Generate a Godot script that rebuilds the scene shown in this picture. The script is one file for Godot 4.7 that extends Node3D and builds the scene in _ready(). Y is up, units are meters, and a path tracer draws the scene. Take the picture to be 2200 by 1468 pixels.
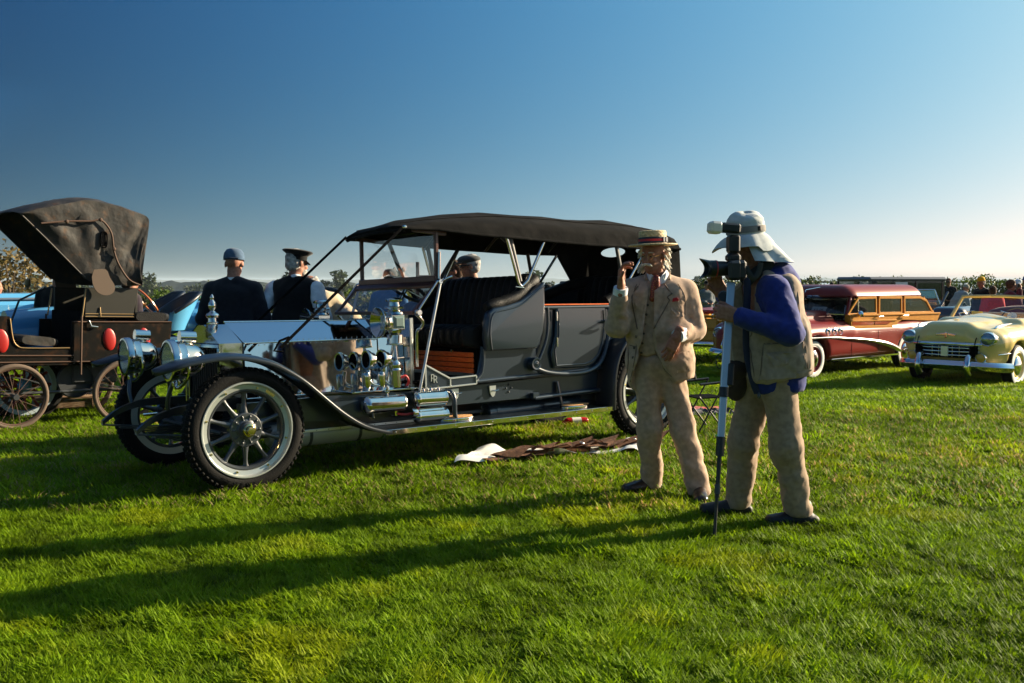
extends Node3D
# ---------------------------------------------------------------- mesh building
class Mb:
	var v := PackedVector3Array()
	var col := PackedColorArray()
	var tint := Color.WHITE
	var t := Transform3D()
	var crease := 0.75
	func tri(a: Vector3, b: Vector3, c: Vector3) -> void:
		v.append(t * a); v.append(t * b); v.append(t * c)
		col.append(tint); col.append(tint); col.append(tint)
	func quad(a: Vector3, b: Vector3, c: Vector3, d: Vector3) -> void:
		tri(a, b, c); tri(a, c, d)
	func grid(rows: Array, close_u := false, close_v := false) -> Mb:
		var nr := rows.size()
		var nc: int = rows[0].size()
		for i in (nr if close_v else nr - 1):
			var p: PackedVector3Array = rows[i]
			var q: PackedVector3Array = rows[(i + 1) % nr]
			for j in (nc if close_u else nc - 1):
				var k := (j + 1) % nc
				quad(p[j], q[j], q[k], p[k])
		return self
	func fan(ring: PackedVector3Array, flip := false) -> Mb:
		var m := Vector3.ZERO
		for p in ring: m += p
		m /= ring.size()
		for i in ring.size():
			if flip: tri(m, ring[(i + 1) % ring.size()], ring[i])
			else: tri(m, ring[i], ring[(i + 1) % ring.size()])
		return self
	func box(c: Vector3, s: Vector3, b := 0.0, bas := Basis()) -> Mb:
		var h := s * 0.5
		b = minf(b, minf(h.x, minf(h.y, h.z)) * 0.9)
		var keep := t
		t = t * Transform3D(bas, c)
		for ax in 3:
			var u := (ax + 1) % 3
			var w := (ax + 2) % 3
			for sg in [-1.0, 1.0]:
				var P := []
				for k in [[-1, -1], [1, -1], [1, 1], [-1, 1]]:
					var p := Vector3.ZERO
					p[ax] = sg * h[ax]; p[u] = k[0] * (h[u] - b); p[w] = k[1] * (h[w] - b)
					P.append(p)
				if sg > 0: quad(P[0], P[3], P[2], P[1])
				else: quad(P[0], P[1], P[2], P[3])
		if b > 0.0:
			for ax in 3:
				var u := (ax + 1) % 3
				var w := (ax + 2) % 3
				for su in [-1.0, 1.0]:
					for sw in [-1.0, 1.0]:
						var P := []
						for k in [[-1, 0], [1, 0], [1, 1], [-1, 1]]:
							var p := Vector3.ZERO
							p[ax] = k[0] * (h[ax] - b)
							p[u] = su * (h[u] - (b if k[1] == 1 else 0.0))
							p[w] = sw * (h[w] - (b if k[1] == 0 else 0.0))
							P.append(p)
						if su * sw > 0: quad(P[0], P[3], P[2], P[1])
						else: quad(P[0], P[1], P[2], P[3])
			for sx in [-1.0, 1.0]:
				for sy in [-1.0, 1.0]:
					for sz in [-1.0, 1.0]:
						var a := Vector3(sx * h.x, sy * (h.y - b), sz * (h.z - b))
						var d := Vector3(sx * (h.x - b), sy * h.y, sz * (h.z - b))
						var e := Vector3(sx * (h.x - b), sy * (h.y - b), sz * h.z)
						if sx * sy * sz > 0: tri(a, e, d)
						else: tri(a, d, e)
		t = keep
		return self
	static func frame(dir: Vector3, up := Vector3.UP) -> Basis:   # y axis along dir
		var y := dir.normalized()
		var x := up.cross(y)
		if x.length() < 0.01: x = Vector3.RIGHT.cross(y)
		if x.length() < 0.01: x = Vector3.FORWARD.cross(y)
		x = x.normalized()
		return Basis(x, y, x.cross(y))
	# tube through points; r: number or array of radii (or Vector2 for oval)
	func tube(path: Array, r, sides := 8, caps := true, up := Vector3.UP, round_end := false) -> Mb:
		var n := path.size()
		var rows := []
		var bx := Vector3.ZERO
		for i in n:
			var d: Vector3 = path[mini(i + 1, n - 1)] - path[maxi(i - 1, 0)]
			d = d.normalized()
			if i == 0:
				bx = frame(d, up).x
			else:
				bx = (bx - d * bx.dot(d)).normalized()
			var bz := bx.cross(d)
			var rr = r[i] if r is Array else r
			var rx: float = rr.x if rr is Vector2 else float(rr)
			var rz: float = rr.y if rr is Vector2 else float(rr)
			var ring := PackedVector3Array()
			for k in sides:
				var a := TAU * (k + 0.5) / sides
				ring.append(path[i] + bx * cos(a) * rx + bz * sin(a) * rz)
			rows.append(ring)
		grid(rows, true)
		if caps:
			fan(rows[0], true); fan(rows[n - 1])
		return self
	# profile: Vector2(radius, height along axis)
	func lathe(prof: Array, o: Vector3, axis := Vector3.UP, sides := 20, a0 := 0.0, a1 := TAU) -> Mb:
		var B := frame(axis)
		var rows := []
		var full := absf(a1 - a0 - TAU) < 0.001
		for p in prof:
			var ring := PackedVector3Array()
			for k in (sides if full else sides + 1):
				var a := a0 + (a1 - a0) * k / sides
				ring.append(o + B.y * p.y + (B.x * cos(a) + B.z * sin(a)) * p.x)
			rows.append(ring)
		return grid(rows, full)
	func ball(c: Vector3, r: Vector3, nu := 14, nv := 9, bas := Basis()) -> Mb:
		var rows := []
		for i in nv + 1:
			var ring := PackedVector3Array()
			var th := PI * i / nv
			for k in nu:
				var a := TAU * k / nu
				ring.append(c + bas * Vector3(r.x * sin(th) * cos(a), r.y * cos(th), r.z * sin(th) * sin(a)))
			rows.append(ring)
		return grid(rows, true)
	func torus(c: Vector3, axis: Vector3, R: float, r: float, n := 32, m := 8) -> Mb:
		var prof := []
		for k in m + 1:
			var a := TAU * k / m
			prof.append(Vector2(R + cos(a) * r, sin(a) * r))
		return lathe(prof, c, axis, n)
	# flat outline in the plane of (bx, by) pushed along their cross product, with thickness
	func slab(poly: Array, o: Vector3, bx: Vector3, by: Vector3, depth: float, bevel := 0.0) -> Mb:
		var bz := bx.cross(by).normalized()
		var P := PackedVector2Array(poly)
		var ix := Geometry2D.triangulate_polygon(P)
		var I := P
		if bevel > 0.0:
			var off := Geometry2D.offset_polygon(P, -bevel, Geometry2D.JOIN_MITER)
			if off.size() == 1 and off[0].size() == P.size():
				I = off[0]
				# offset may rotate the start: realign
				var best := 0
				for k in I.size():
					if I[k].distance_to(P[0]) < I[best].distance_to(P[0]): best = k
				var J := PackedVector2Array()
				for k in I.size(): J.append(I[(best + k) % I.size()])
				I = J
				if P.size() > 2 and I[1].distance_to(P[1]) > I[I.size() - 1].distance_to(P[1]):
					var K := PackedVector2Array([I[0]])
					for k in range(I.size() - 1, 0, -1): K.append(I[k])
					I = K
			else:
				bevel = 0.0
		var hd := depth * 0.5
		for k in range(0, ix.size(), 3):
			for s in [1.0, -1.0]:
				var q := []
				for m in 3: q.append(o + bx * I[ix[k + m]].x + by * I[ix[k + m]].y + bz * hd * s)
				if s > 0: tri(q[0], q[1], q[2])
				else: tri(q[0], q[2], q[1])
		var ra := PackedVector3Array(); var rb := PackedVector3Array(); var rc := PackedVector3Array(); var rd := PackedVector3Array()
		for k in P.size():
			ra.append(o + bx * I[k].x + by * I[k].y + bz * hd)
			rb.append(o + bx * P[k].x + by * P[k].y + bz * (hd - bevel))
			rc.append(o + bx * P[k].x + by * P[k].y - bz * (hd - bevel))
			rd.append(o + bx * I[k].x + by * I[k].y - bz * hd)
		grid([ra, rb, rc, rd] if bevel > 0.0 else [ra, rd], true)
		return self
	func add(m: Mesh, x: Transform3D) -> Mb:
		for s in m.get_surface_count():
			var arr := m.surface_get_arrays(s)
			var p: PackedVector3Array = arr[Mesh.ARRAY_VERTEX]
			var ix = arr[Mesh.ARRAY_INDEX]
			if ix == null or ix.size() == 0: ix = range(p.size())
			for k in range(0, ix.size() - 2, 3): tri(x * p[ix[k]], x * p[ix[k + 1]], x * p[ix[k + 2]])
		return self
	func mesh() -> ArrayMesh:
		var n := v.size()
		var fn := PackedVector3Array(); fn.resize(n / 3)
		var fu := PackedVector3Array(); fu.resize(n / 3)
		var head := {}
		var nxt := PackedInt32Array(); nxt.resize(n)
		var keys := []; keys.resize(n)
		for i in n / 3:
			var x := (v[3 * i + 2] - v[3 * i]).cross(v[3 * i + 1] - v[3 * i])
			fn[i] = x; fu[i] = x.normalized()
		for i in n:
			var k := Vector3i((v[i] * 20000.0).round())
			keys[i] = k
			nxt[i] = head.get(k, -1)
			head[k] = i
		var nm := PackedVector3Array(); nm.resize(n)
		for i in n:
			var f := fu[i / 3]
			var s := Vector3.ZERO
			var j: int = head[keys[i]]
			while j >= 0:
				if fu[j / 3].dot(f) > crease: s += fn[j / 3]
				j = nxt[j]
			nm[i] = s.normalized() if s.length_squared() > 1e-18 else (f if f.length_squared() > 0.5 else Vector3.UP)
		var arr := []; arr.resize(Mesh.ARRAY_MAX)
		arr[Mesh.ARRAY_VERTEX] = v; arr[Mesh.ARRAY_NORMAL] = nm; arr[Mesh.ARRAY_COLOR] = col
		var m := ArrayMesh.new()
		m.add_surface_from_arrays(Mesh.PRIMITIVE_TRIANGLES, arr)
		return m

# ---------------------------------------------------------------- distance fields for soft shapes
class Sdf:
	var c := 0.01
	var lo := Vector3.ZERO
	var n := Vector3i.ZERO
	var d := PackedFloat32Array()
	var V := PackedVector3Array(); var N := PackedVector3Array(); var I := PackedInt32Array()   # gathered surface
	func start(a: Vector3, b: Vector3, cell: float) -> Sdf:
		c = cell; lo = a - Vector3.ONE * cell * 2.0
		n = Vector3i(((b - a) / cell).ceil()) + Vector3i.ONE * 5
		d.resize(n.x * n.y * n.z); d.fill(9.0)
		return self
	func _rng(a: Vector3, b: Vector3) -> Array:
		var p := Vector3i(((a - lo) / c).floor()).clamp(Vector3i.ZERO, n)
		var q := Vector3i(((b - lo) / c).ceil() + Vector3.ONE).clamp(Vector3i.ZERO, n)
		return [p, q]
	static func smin(a: float, b: float, k: float) -> float:
		var h := maxf(k - absf(a - b), 0.0)
		return minf(a, b) - h * h * 0.25 / k
	# tapered capsule; wide: multiplies the width along the direction side
	func cap(a: Vector3, b: Vector3, ra: float, rb: float, k := 0.03, side := Vector3.ZERO, wide := 1.0, cut := false) -> Sdf:
		var m := maxf(ra, rb) * maxf(wide, 1.0) + k + c * 2.0
		var r := _rng(a.min(b) - Vector3.ONE * m, a.max(b) + Vector3.ONE * m)
		var p0: Vector3i = r[0]; var p1: Vector3i = r[1]
		var ab := b - a
		var sq := 1.0 - 1.0 / wide
		if wide != 1.0: ab -= side * ab.dot(side) * sq
		var il := 1.0 / maxf(ab.length_squared(), 1e-9)
		var dr := rb - ra
		for z in range(p0.z, p1.z):
			for y in range(p0.y, p1.y):
				var at := (z * n.y + y) * n.x
				var q := Vector3(p0.x * c, y * c, z * c) + lo - a
				for x in range(p0.x, p1.x):
					var w := q
					if wide != 1.0: w = q - side * (q.dot(side) * sq)
					var h := clampf(w.dot(ab) * il, 0.0, 1.0)
					var e := (w - ab * h).length() - ra - dr * h
					q.x += c
					if cut:
						e = -e
						var o := d[at + x]
						if e > o - k: d[at + x] = -smin(-o, -e, k)
					else:
						var o := d[at + x]
						if e < o + k: d[at + x] = smin(o, e, k)
		return self
	# rounded box (or ellipsoid when r < 0) in its own axes
	func blob(o: Vector3, h: Vector3, r: float, k := 0.03, bas := Basis(), cut := false) -> Sdf:
		var ext := Vector3.ZERO
		for ax in 3: ext += (bas[ax] * h[ax]).abs()
		ext += Vector3.ONE * (k + c * 2.0)
		var rg := _rng(o - ext, o + ext)
		var p0: Vector3i = rg[0]; var p1: Vector3i = rg[1]
		var inv := bas.transposed()
		var ih := Vector3.ONE / h
		var ih2 := ih * ih
		var hb := h - Vector3.ONE * r
		for z in range(p0.z, p1.z):
			for y in range(p0.y, p1.y):
				var at := (z * n.y + y) * n.x
				for x in range(p0.x, p1.x):
					var q := inv * (Vector3(x * c, y * c, z * c) + lo - o)
					var e := 0.0
					if r < 0.0:
						var k0 := (q * ih).length()
						var k1 := (q * ih2).length()
						e = k0 * (k0 - 1.0) / maxf(k1, 1e-6)
					else:
						var w := q.abs() - hb
						e = w.max(Vector3.ZERO).length() + minf(maxf(w.x, maxf(w.y, w.z)), 0.0) - r
					var ov := d[at + x]
					if cut: d[at + x] = -smin(-ov, e, k) if -e > ov - k else ov
					elif e < ov + k: d[at + x] = smin(ov, e, k)
		return self
	# keeps what lies on the side away from nrm beyond p
	func plane(p: Vector3, nrm: Vector3, k := 0.004) -> Sdf:
		var nn := nrm.normalized()
		for z in n.z:
			for y in n.y:
				var at := (z * n.y + y) * n.x
				var e := (Vector3(0, y * c, z * c) + lo - p).dot(nn)
				for x in n.x:
					var ov := d[at + x]
					if ov < 4.0 and e > ov - k: d[at + x] = -smin(-ov, -e, k)
					e += nn.x * c
		return self
	# wedge cut away: inside both half spaces
	func wedge(p: Vector3, n1: Vector3, n2: Vector3, n3 := Vector3.ZERO) -> Sdf:
		for z in n.z:
			for y in n.y:
				var at := (z * n.y + y) * n.x
				for x in n.x:
					var ov := d[at + x]
					if ov < 0.1:
						var q := Vector3(x * c, y * c, z * c) + lo - p
						var e := minf(q.dot(n1), q.dot(n2))
						if n3 != Vector3.ZERO: e = minf(e, q.dot(n3))
						d[at + x] = maxf(ov, e)
		return self
	func folds(noise: FastNoiseLite, amp: float, sc: Vector3, at_p := Vector3.ZERO, reach := 0.0, rot := Basis()) -> Sdf:
		for z in n.z:
			for y in n.y:
				var at := (z * n.y + y) * n.x
				for x in n.x:
					if absf(d[at + x]) < c * 2.5 + amp:
						var q := Vector3(x * c, y * c, z * c) + lo
						var a := amp
						if reach > 0.0: a *= clampf(1.5 - q.distance_to(at_p) / reach, 0.0, 1.0)
						d[at + x] += a * noise.get_noise_3dv((rot * q) * sc)
		return self
	func take(smooth := 1) -> Sdf:      # meshes the field and gathers it
		var idx := PackedInt32Array(); idx.resize(d.size()); idx.fill(-1)
		var P := PackedVector3Array()
		var nb := PackedInt32Array()
		var sx := 1; var sy := n.x; var sz := n.x * n.y
		var lim := c * 3.0
		for z in n.z - 1:
			for y in n.y - 1:
				var at := (z * n.y + y) * n.x
				for x in n.x - 1:
					var i := at + x
					var a := d[i]
					if a > lim or a < -lim: continue
					var e := [a, d[i + 1], d[i + sy], d[i + sy + 1], d[i + sz], d[i + sz + 1], d[i + sz + sy], d[i + sz + sy + 1]]
					var mask := 0
					for k in 8:
						if e[k] < 0.0: mask |= 1 << k
					if mask == 0 or mask == 255: continue
					var s := Vector3.ZERO
					var cnt := 0
					for k in 8:
						for b in [1, 2, 4]:
							var j: int = k | b
							if j != k and ((mask >> k) & 1) != ((mask >> j) & 1):
								var f: float = e[k] / (e[k] - e[j])
								var p := Vector3(k & 1, (k >> 1) & 1, k >> 2)
								if b == 1: p.x += f
								elif b == 2: p.y += f
								else: p.z += f
								s += p; cnt += 1
					idx[i] = P.size()
					P.append(lo + (Vector3(x, y, z) + s / cnt) * c)
		var Q := PackedInt32Array()
		for z in range(1, n.z - 1):
			for y in range(1, n.y - 1):
				var at := (z * n.y + y) * n.x
				for x in range(1, n.x - 1):
					var i := at + x
					var a := d[i]
					if a > lim or a < -lim: continue
					for ax in 3:
						var st := sx if ax == 0 else (sy if ax == 1 else sz)
						var b := d[i + st]
						if (a < 0.0) == (b < 0.0): continue
						var u := sy if ax == 0 else (sz if ax == 1 else sx)
						var w := sz if ax == 0 else (sx if ax == 1 else sy)
						var q0 := idx[i]; var q1 := idx[i - u]; var q2 := idx[i - u - w]; var q3 := idx[i - w]
						if q0 < 0 or q1 < 0 or q2 < 0 or q3 < 0: continue
						if a < 0.0: Q.append_array(PackedInt32Array([q0, q3, q2, q1]))
						else: Q.append_array(PackedInt32Array([q0, q1, q2, q3]))
		for it in smooth:
			var S := PackedVector3Array(); S.resize(P.size())
			var W := PackedInt32Array(); W.resize(P.size())
			for k in range(0, Q.size(), 4):
				var m := (P[Q[k]] + P[Q[k + 1]] + P[Q[k + 2]] + P[Q[k + 3]])
				for j in 4:
					S[Q[k + j]] += m; W[Q[k + j]] += 4
			for k in P.size():
				if W[k] > 0: P[k] = P[k].lerp(S[k] / W[k], 0.6)
		var NN := PackedVector3Array(); NN.resize(P.size())
		var base := V.size()
		for k in range(0, Q.size(), 4):
			var a := Q[k]; var b := Q[k + 1]; var e := Q[k + 2]; var f := Q[k + 3]
			var fnm := (P[f] - P[b]).cross(P[e] - P[a])
			NN[a] += fnm; NN[b] += fnm; NN[e] += fnm; NN[f] += fnm
			I.append_array(PackedInt32Array([base + a, base + e, base + b, base + a, base + f, base + e]))
		for k in NN.size(): NN[k] = -NN[k].normalized()
		V.append_array(P); N.append_array(NN)
		return self
	func mirror() -> Sdf:      # the gathered half at z <= 0 gains its other half
		var n0 := V.size(); var m0 := I.size()
		for k in n0:
			V[k].z = minf(V[k].z, 0.0)
		for k in n0:
			V.append(Vector3(V[k].x, V[k].y, -V[k].z)); N.append(Vector3(N[k].x, N[k].y, -N[k].z))
		for k in range(0, m0, 3): I.append_array(PackedInt32Array([I[k] + n0, I[k + 2] + n0, I[k + 1] + n0]))
		return self
	func mesh() -> ArrayMesh:
		var arr := []; arr.resize(Mesh.ARRAY_MAX)
		arr[Mesh.ARRAY_VERTEX] = V; arr[Mesh.ARRAY_NORMAL] = N; arr[Mesh.ARRAY_INDEX] = I
		var m := ArrayMesh.new()
		m.add_surface_from_arrays(Mesh.PRIMITIVE_TRIANGLES, arr)
		return m

# ---------------------------------------------------------------- naming
var names := {}
func numbered(called: String) -> String:
	var k: int = names.get(called, 0)
	names[called] = k + 1
	return called if k == 0 else "%s_%03d" % [called, k]
func thing(called: String, label: String, category: String, at := Vector3.ZERO, turn := 0.0, group := "") -> Node3D:
	var o := Node3D.new()
	o.name = numbered(called)
	add_child(o)
	o.position = at; o.rotation.y = deg_to_rad(turn)
	return tag(o, label, category, group)
func tag(o: Node3D, label: String, category: String, group := "") -> Node3D:
	o.set_meta("label", label); o.set_meta("category", category)
	if group: o.set_meta("group", group)
	return o
func part(called: String, m, mat: Material, parent: Node3D = null, at := Vector3.ZERO) -> MeshInstance3D:
	var o := MeshInstance3D.new()
	o.name = called if parent else numbered(called)
	o.mesh = m if m is Mesh else m.mesh()
	o.material_override = mat
	o.position = at
	(parent if parent else self).add_child(o, true)
	return o
func struct(called: String, m, mat: Material) -> MeshInstance3D:
	var o := part(called, m, mat)
	o.set_meta("kind", "structure")
	return o
func copy_of(o: Node3D, label: String, at: Vector3, turn: float, stem: String) -> Node3D:
	var r: Node3D = o.duplicate()
	r.name = numbered(stem)
	add_child(r)
	r.position = at; r.rotation = Vector3(0, deg_to_rad(turn), 0)
	r.set_meta("label", label)
	return r
# smooth curve through points
static func curve(pts: Array, per := 4) -> Array:
	var out := []
	var n := pts.size()
	for i in n - 1:
		var p0 = pts[maxi(i - 1, 0)]; var p1 = pts[i]; var p2 = pts[i + 1]; var p3 = pts[mini(i + 2, n - 1)]
		for k in per:
			out.append(p1.cubic_interpolate(p2, p0, p3, float(k) / per))
	out.append(pts[n - 1])
	return out
# ---------------------------------------------------------------- materials
var M := {}
func srgb(r: float, g: float, b: float) -> Color: return Color(r, g, b).linear_to_srgb()
func noise(sd: int, freq: float, oct := 4, kind := FastNoiseLite.TYPE_SIMPLEX_SMOOTH) -> FastNoiseLite:
	var f := FastNoiseLite.new()
	f.seed = sd; f.frequency = freq; f.fractal_octaves = oct; f.noise_type = kind
	return f
func mk(called: String, c: Color, rough: float, metal := 0.0) -> StandardMaterial3D:
	var m := StandardMaterial3D.new()
	m.resource_name = called
	m.albedo_color = c.linear_to_srgb(); m.roughness = rough; m.metallic = metal
	M[called] = m
	return m
func tri_map(m: StandardMaterial3D, sc: Vector3, world := false) -> void:
	m.uv1_triplanar = true; m.uv1_scale = sc; m.uv1_world_triplanar = world; m.uv1_triplanar_sharpness = 4.0
func bump(m: StandardMaterial3D, tex: Texture2D, h: float, sc := Vector3.ONE) -> void:
	m.heightmap_enabled = true; m.heightmap_texture = tex; m.heightmap_scale = h
	tri_map(m, sc)
func grey(sd: int, size: int, freq: float, oct: int, a := 0.0, b := 1.0, squash := 1.0) -> ImageTexture:   # seamless grey noise
	var f := noise(sd, freq, oct)
	var w := size
	var im := f.get_seamless_image(w, w)
	im.convert(Image.FORMAT_RGB8)
	if a != 0.0 or b != 1.0:
		for y in w:
			for x in w:
				var g := lerpf(a, b, clampf((im.get_pixel(x, y).r - 0.5) * squash + 0.5, 0, 1))
				im.set_pixel(x, y, Color(g, g, g))
	return ImageTexture.create_from_image(im)
func ramp(sd: int, size: int, freq: float, oct: int, cols: Array, stretch := 1.0, gain := 1.6) -> ImageTexture:   # linear colours mapped over noise
	var f := noise(sd, freq, oct)
	var im := Image.create(size, size, false, Image.FORMAT_RGB8)
	var src := f.get_seamless_image(size, size)
	for y in size:
		for x in size:
			var g := clampf((src.get_pixel(x, int(y * stretch) % size).r - 0.5) * gain + 0.5, 0, 0.999) * (cols.size() - 1)
			im.set_pixel(x, y, cols[int(g)].lerp(cols[int(g) + 1], g - int(g)).linear_to_srgb())
	return ImageTexture.create_from_image(im)
func weave(size: int) -> ImageTexture:
	var im := Image.create(size, size, false, Image.FORMAT_RGB8)
	var rng := RandomNumberGenerator.new(); rng.seed = 5
	for y in size:
		for x in size:
			var g := 0.5 + 0.22 * sin(x * TAU / 8.0) * (1 if (y / 4) % 2 == 0 else -1) + 0.18 * sin(y * TAU / 8.0) + rng.randf_range(-0.12, 0.12)
			im.set_pixel(x, y, Color(g, g, g))
	return ImageTexture.create_from_image(im)
func cloth(called: String, c: Color, vary := 0.10, rough := 0.95) -> StandardMaterial3D:
	var m := mk(called, Color(1, 1, 1), rough)
	m.albedo_texture = ramp(called.hash() % 1000, 128, 0.09, 3, [c * (1.0 - vary * 1.6), c, c * (1.0 + vary * 1.6)])
	m.rim_enabled = true; m.rim = 0.3; m.rim_tint = 0.6
	m.metallic_specular = 0.25
	bump(m, T_wrinkle, 0.10, Vector3.ONE * 1.7)
	return m
func paint(called: String, c: Color, rough := 0.3) -> StandardMaterial3D:
	var m := mk(called, c, rough)
	m.clearcoat_enabled = true; m.clearcoat = 0.7; m.clearcoat_roughness = 0.04
	return m
var M_weave: ImageTexture
var T_fine: ImageTexture
var T_coarse: ImageTexture
var T_wrinkle: ImageTexture
func materials() -> void:
	M_weave = weave(64)
	T_fine = grey(3, 256, 0.08, 4)
	T_coarse = grey(4, 256, 0.012, 5)
	var wn := noise(6, 0.011, 3)
	wn.fractal_type = FastNoiseLite.FRACTAL_RIDGED; wn.domain_warp_enabled = true; wn.domain_warp_amplitude = 25.0
	var wi := wn.get_seamless_image(256, 256)
	wi.convert(Image.FORMAT_RGB8)
	T_wrinkle = ImageTexture.create_from_image(wi)
	mk("nickel", Color(0.68, 0.655, 0.61), 0.07, 1.0)
	var rn := grey(8, 256, 0.02, 5, 0.03, 0.16, 1.6)
	M.nickel.roughness = 1.0; M.nickel.roughness_texture = rn; tri_map(M.nickel, Vector3.ONE * 2.0)
	mk("polish", Color(0.72, 0.71, 0.68), 0.035, 1.0)
	mk("chrome", Color(0.72, 0.74, 0.76), 0.08, 1.0)
	mk("brass", Color(0.75, 0.58, 0.25), 0.16, 1.0)
	mk("alloy", Color(0.62, 0.64, 0.62), 0.34, 1.0)
	mk("rim_silver", Color(0.50, 0.53, 0.50), 0.34, 0.55)
	mk("pan_metal", Color(0.42, 0.44, 0.43), 0.4, 0.35)
	mk("steel_dark", Color(0.06, 0.065, 0.07), 0.45, 0.4)
	paint("rolls_grey", Color(0.013, 0.024, 0.039))
	paint("rolls_wheel", Color(0.034, 0.040, 0.047), 0.4)
	paint("rolls_dark", Color(0.007, 0.010, 0.014)).clearcoat = 0.28
	var ru := mk("rubber", Color(0.0042, 0.004, 0.0038), 0.72); ru.metallic_specular = 0.3; bump(ru, T_fine, 0.12, Vector3.ONE * 3.0)
	var le := mk("leather", Color(0.0045, 0.0045, 0.005), 0.5); le.metallic_specular = 0.3; bump(le, T_fine, 0.3, Vector3.ONE * 4.0)
	var cv := mk("canvas", Color(1, 1, 1), 0.95); cv.albedo_texture = ramp(21, 256, 0.015, 5, [Color(0.008, 0.008, 0.008), Color(0.011, 0.0108, 0.0105), Color(0.016, 0.015, 0.0145)]); bump(cv, T_wrinkle, 0.5, Vector3.ONE * 0.9)
	cv.metallic_specular = 0.2; cv.metallic_specular = 0.15
	var ma := mk("mahogany", Color(1, 1, 1), 0.32); ma.albedo_texture = ramp(31, 256, 0.02, 4, [Color(0.04, 0.010, 0.006), Color(0.085, 0.021, 0.011), Color(0.13, 0.036, 0.018)], 8.0); tri_map(ma, Vector3(1.5, 6, 6)); ma.clearcoat_enabled = true; ma.clearcoat = 0.25
	var ow := mk("orange_wood", Color(1, 1, 1), 0.4); ow.albedo_texture = ramp(32, 256, 0.02, 4, [Color(0.60, 0.08, 0.010), Color(0.75, 0.12, 0.015), Color(0.8, 0.17, 0.02)], 6.0); tri_map(ow, Vector3(2, 2, 2))
	var ws := mk("weathered_wood", Color(1, 1, 1), 0.8); ws.albedo_texture = ramp(33, 256, 0.02, 5, [Color(0.16, 0.09, 0.045), Color(0.3, 0.19, 0.11), Color(0.42, 0.30, 0.19)], 6.0); tri_map(ws, Vector3(2, 2, 2))
	var g := mk("glass", Color(0.05, 0.06, 0.06, 0.004), 0.0); g.transparency = BaseMaterial3D.TRANSPARENCY_ALPHA
	var gd := mk("cabin_shade_glass", Color(0.01, 0.014, 0.015, 0.45), 0.0); gd.transparency = BaseMaterial3D.TRANSPARENCY_ALPHA  # clear glass darkened in colour to stand in for dim car interiors
	var gl := mk("lens", Color(0.9, 0.95, 1.0, 0.25), 0.05); gl.transparency = BaseMaterial3D.TRANSPARENCY_ALPHA
	var gp := mk("old_glass", Color(0.75, 0.85, 0.82, 0.06), 0.06); gp.transparency = BaseMaterial3D.TRANSPARENCY_ALPHA
	var am := mk("amber", Color(0.75, 0.42, 0.03), 0.1); am.clearcoat_enabled = true; am.clearcoat = 1.0
	var co := mk("cork", Color(0.55, 0.28, 0.10), 0.9); bump(co, T_fine, 0.4, Vector3.ONE * 6.0)
	mk("red_rubber", Color(0.42, 0.012, 0.015), 0.45)
	mk("white_paint", Color(0.78, 0.78, 0.75), 0.5)
	mk("dark", Color(0.003, 0.003, 0.0035), 0.8).metallic_specular = 0.1
	mk("black_plastic", Color(0.012, 0.012, 0.013), 0.42)
# ---------------------------------------------------------------- camera, sky, sun, ground
const SUN_TO := Vector3(0.876, 0.340, -0.387)   # towards the sun: low, ahead and to the right
const SLOPE_AT := Vector2(-1.816, -6.826)
const SLOPE_DIR := Vector2(-0.6137, -0.7896)
func gy(x: float, z: float) -> float:      # the lawn falls very gently away beyond the tourer
	var s := (Vector2(x, z) - SLOPE_AT).dot(SLOPE_DIR)
	return -0.0297 * clampf(s, 0.0, 3.0) - 0.16 * smoothstep(11.0, 16.0, -z)
func on(x: float, z: float) -> Vector3: return Vector3(x, gy(x, z), z)
func sky_light(dir: Vector3) -> Color:
	# brightness falls off from the sun and from the pale air along the horizon
	var h := exp(-asin(clampf(dir.y, 0.0, 1.0)) / 0.16)
	var g := acos(clampf(dir.dot(SUN_TO.normalized()), -1.0, 1.0))
	if g > 1.68: g = 1.68 - (g - 1.68) * 0.55
	var m := exp(-g / 0.9)
	var c := g * g
	var w := [[-3.044, 1.879, 4.249, 0.197, -1.086, 0.677], [-0.796, 0.85, 1.254, -0.143, -0.988, 0.382], [0.253, 0.203, -0.3, 0.1, -0.823, 0.117]]
	var o := [0.0, 0.0, 0.0]
	for k in 3:
		var l := exp(w[k][0] + w[k][1] * h + w[k][2] * m + w[k][3] * h * m + w[k][4] * c + w[k][5] * h * c) + 1.6 * exp(-g / 0.12)
		o[k] = l / pow(1.0 + pow(l / 3.0, 3.0), 0.3333)
	var up := smoothstep(0.3, 0.8, dir.y) * 0.085  # extra overhead brightness, added to pale the reflection in the bonnet top
	return Color(o[0] + up, o[1] + up * 1.1, o[2] + up * 1.1)
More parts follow.
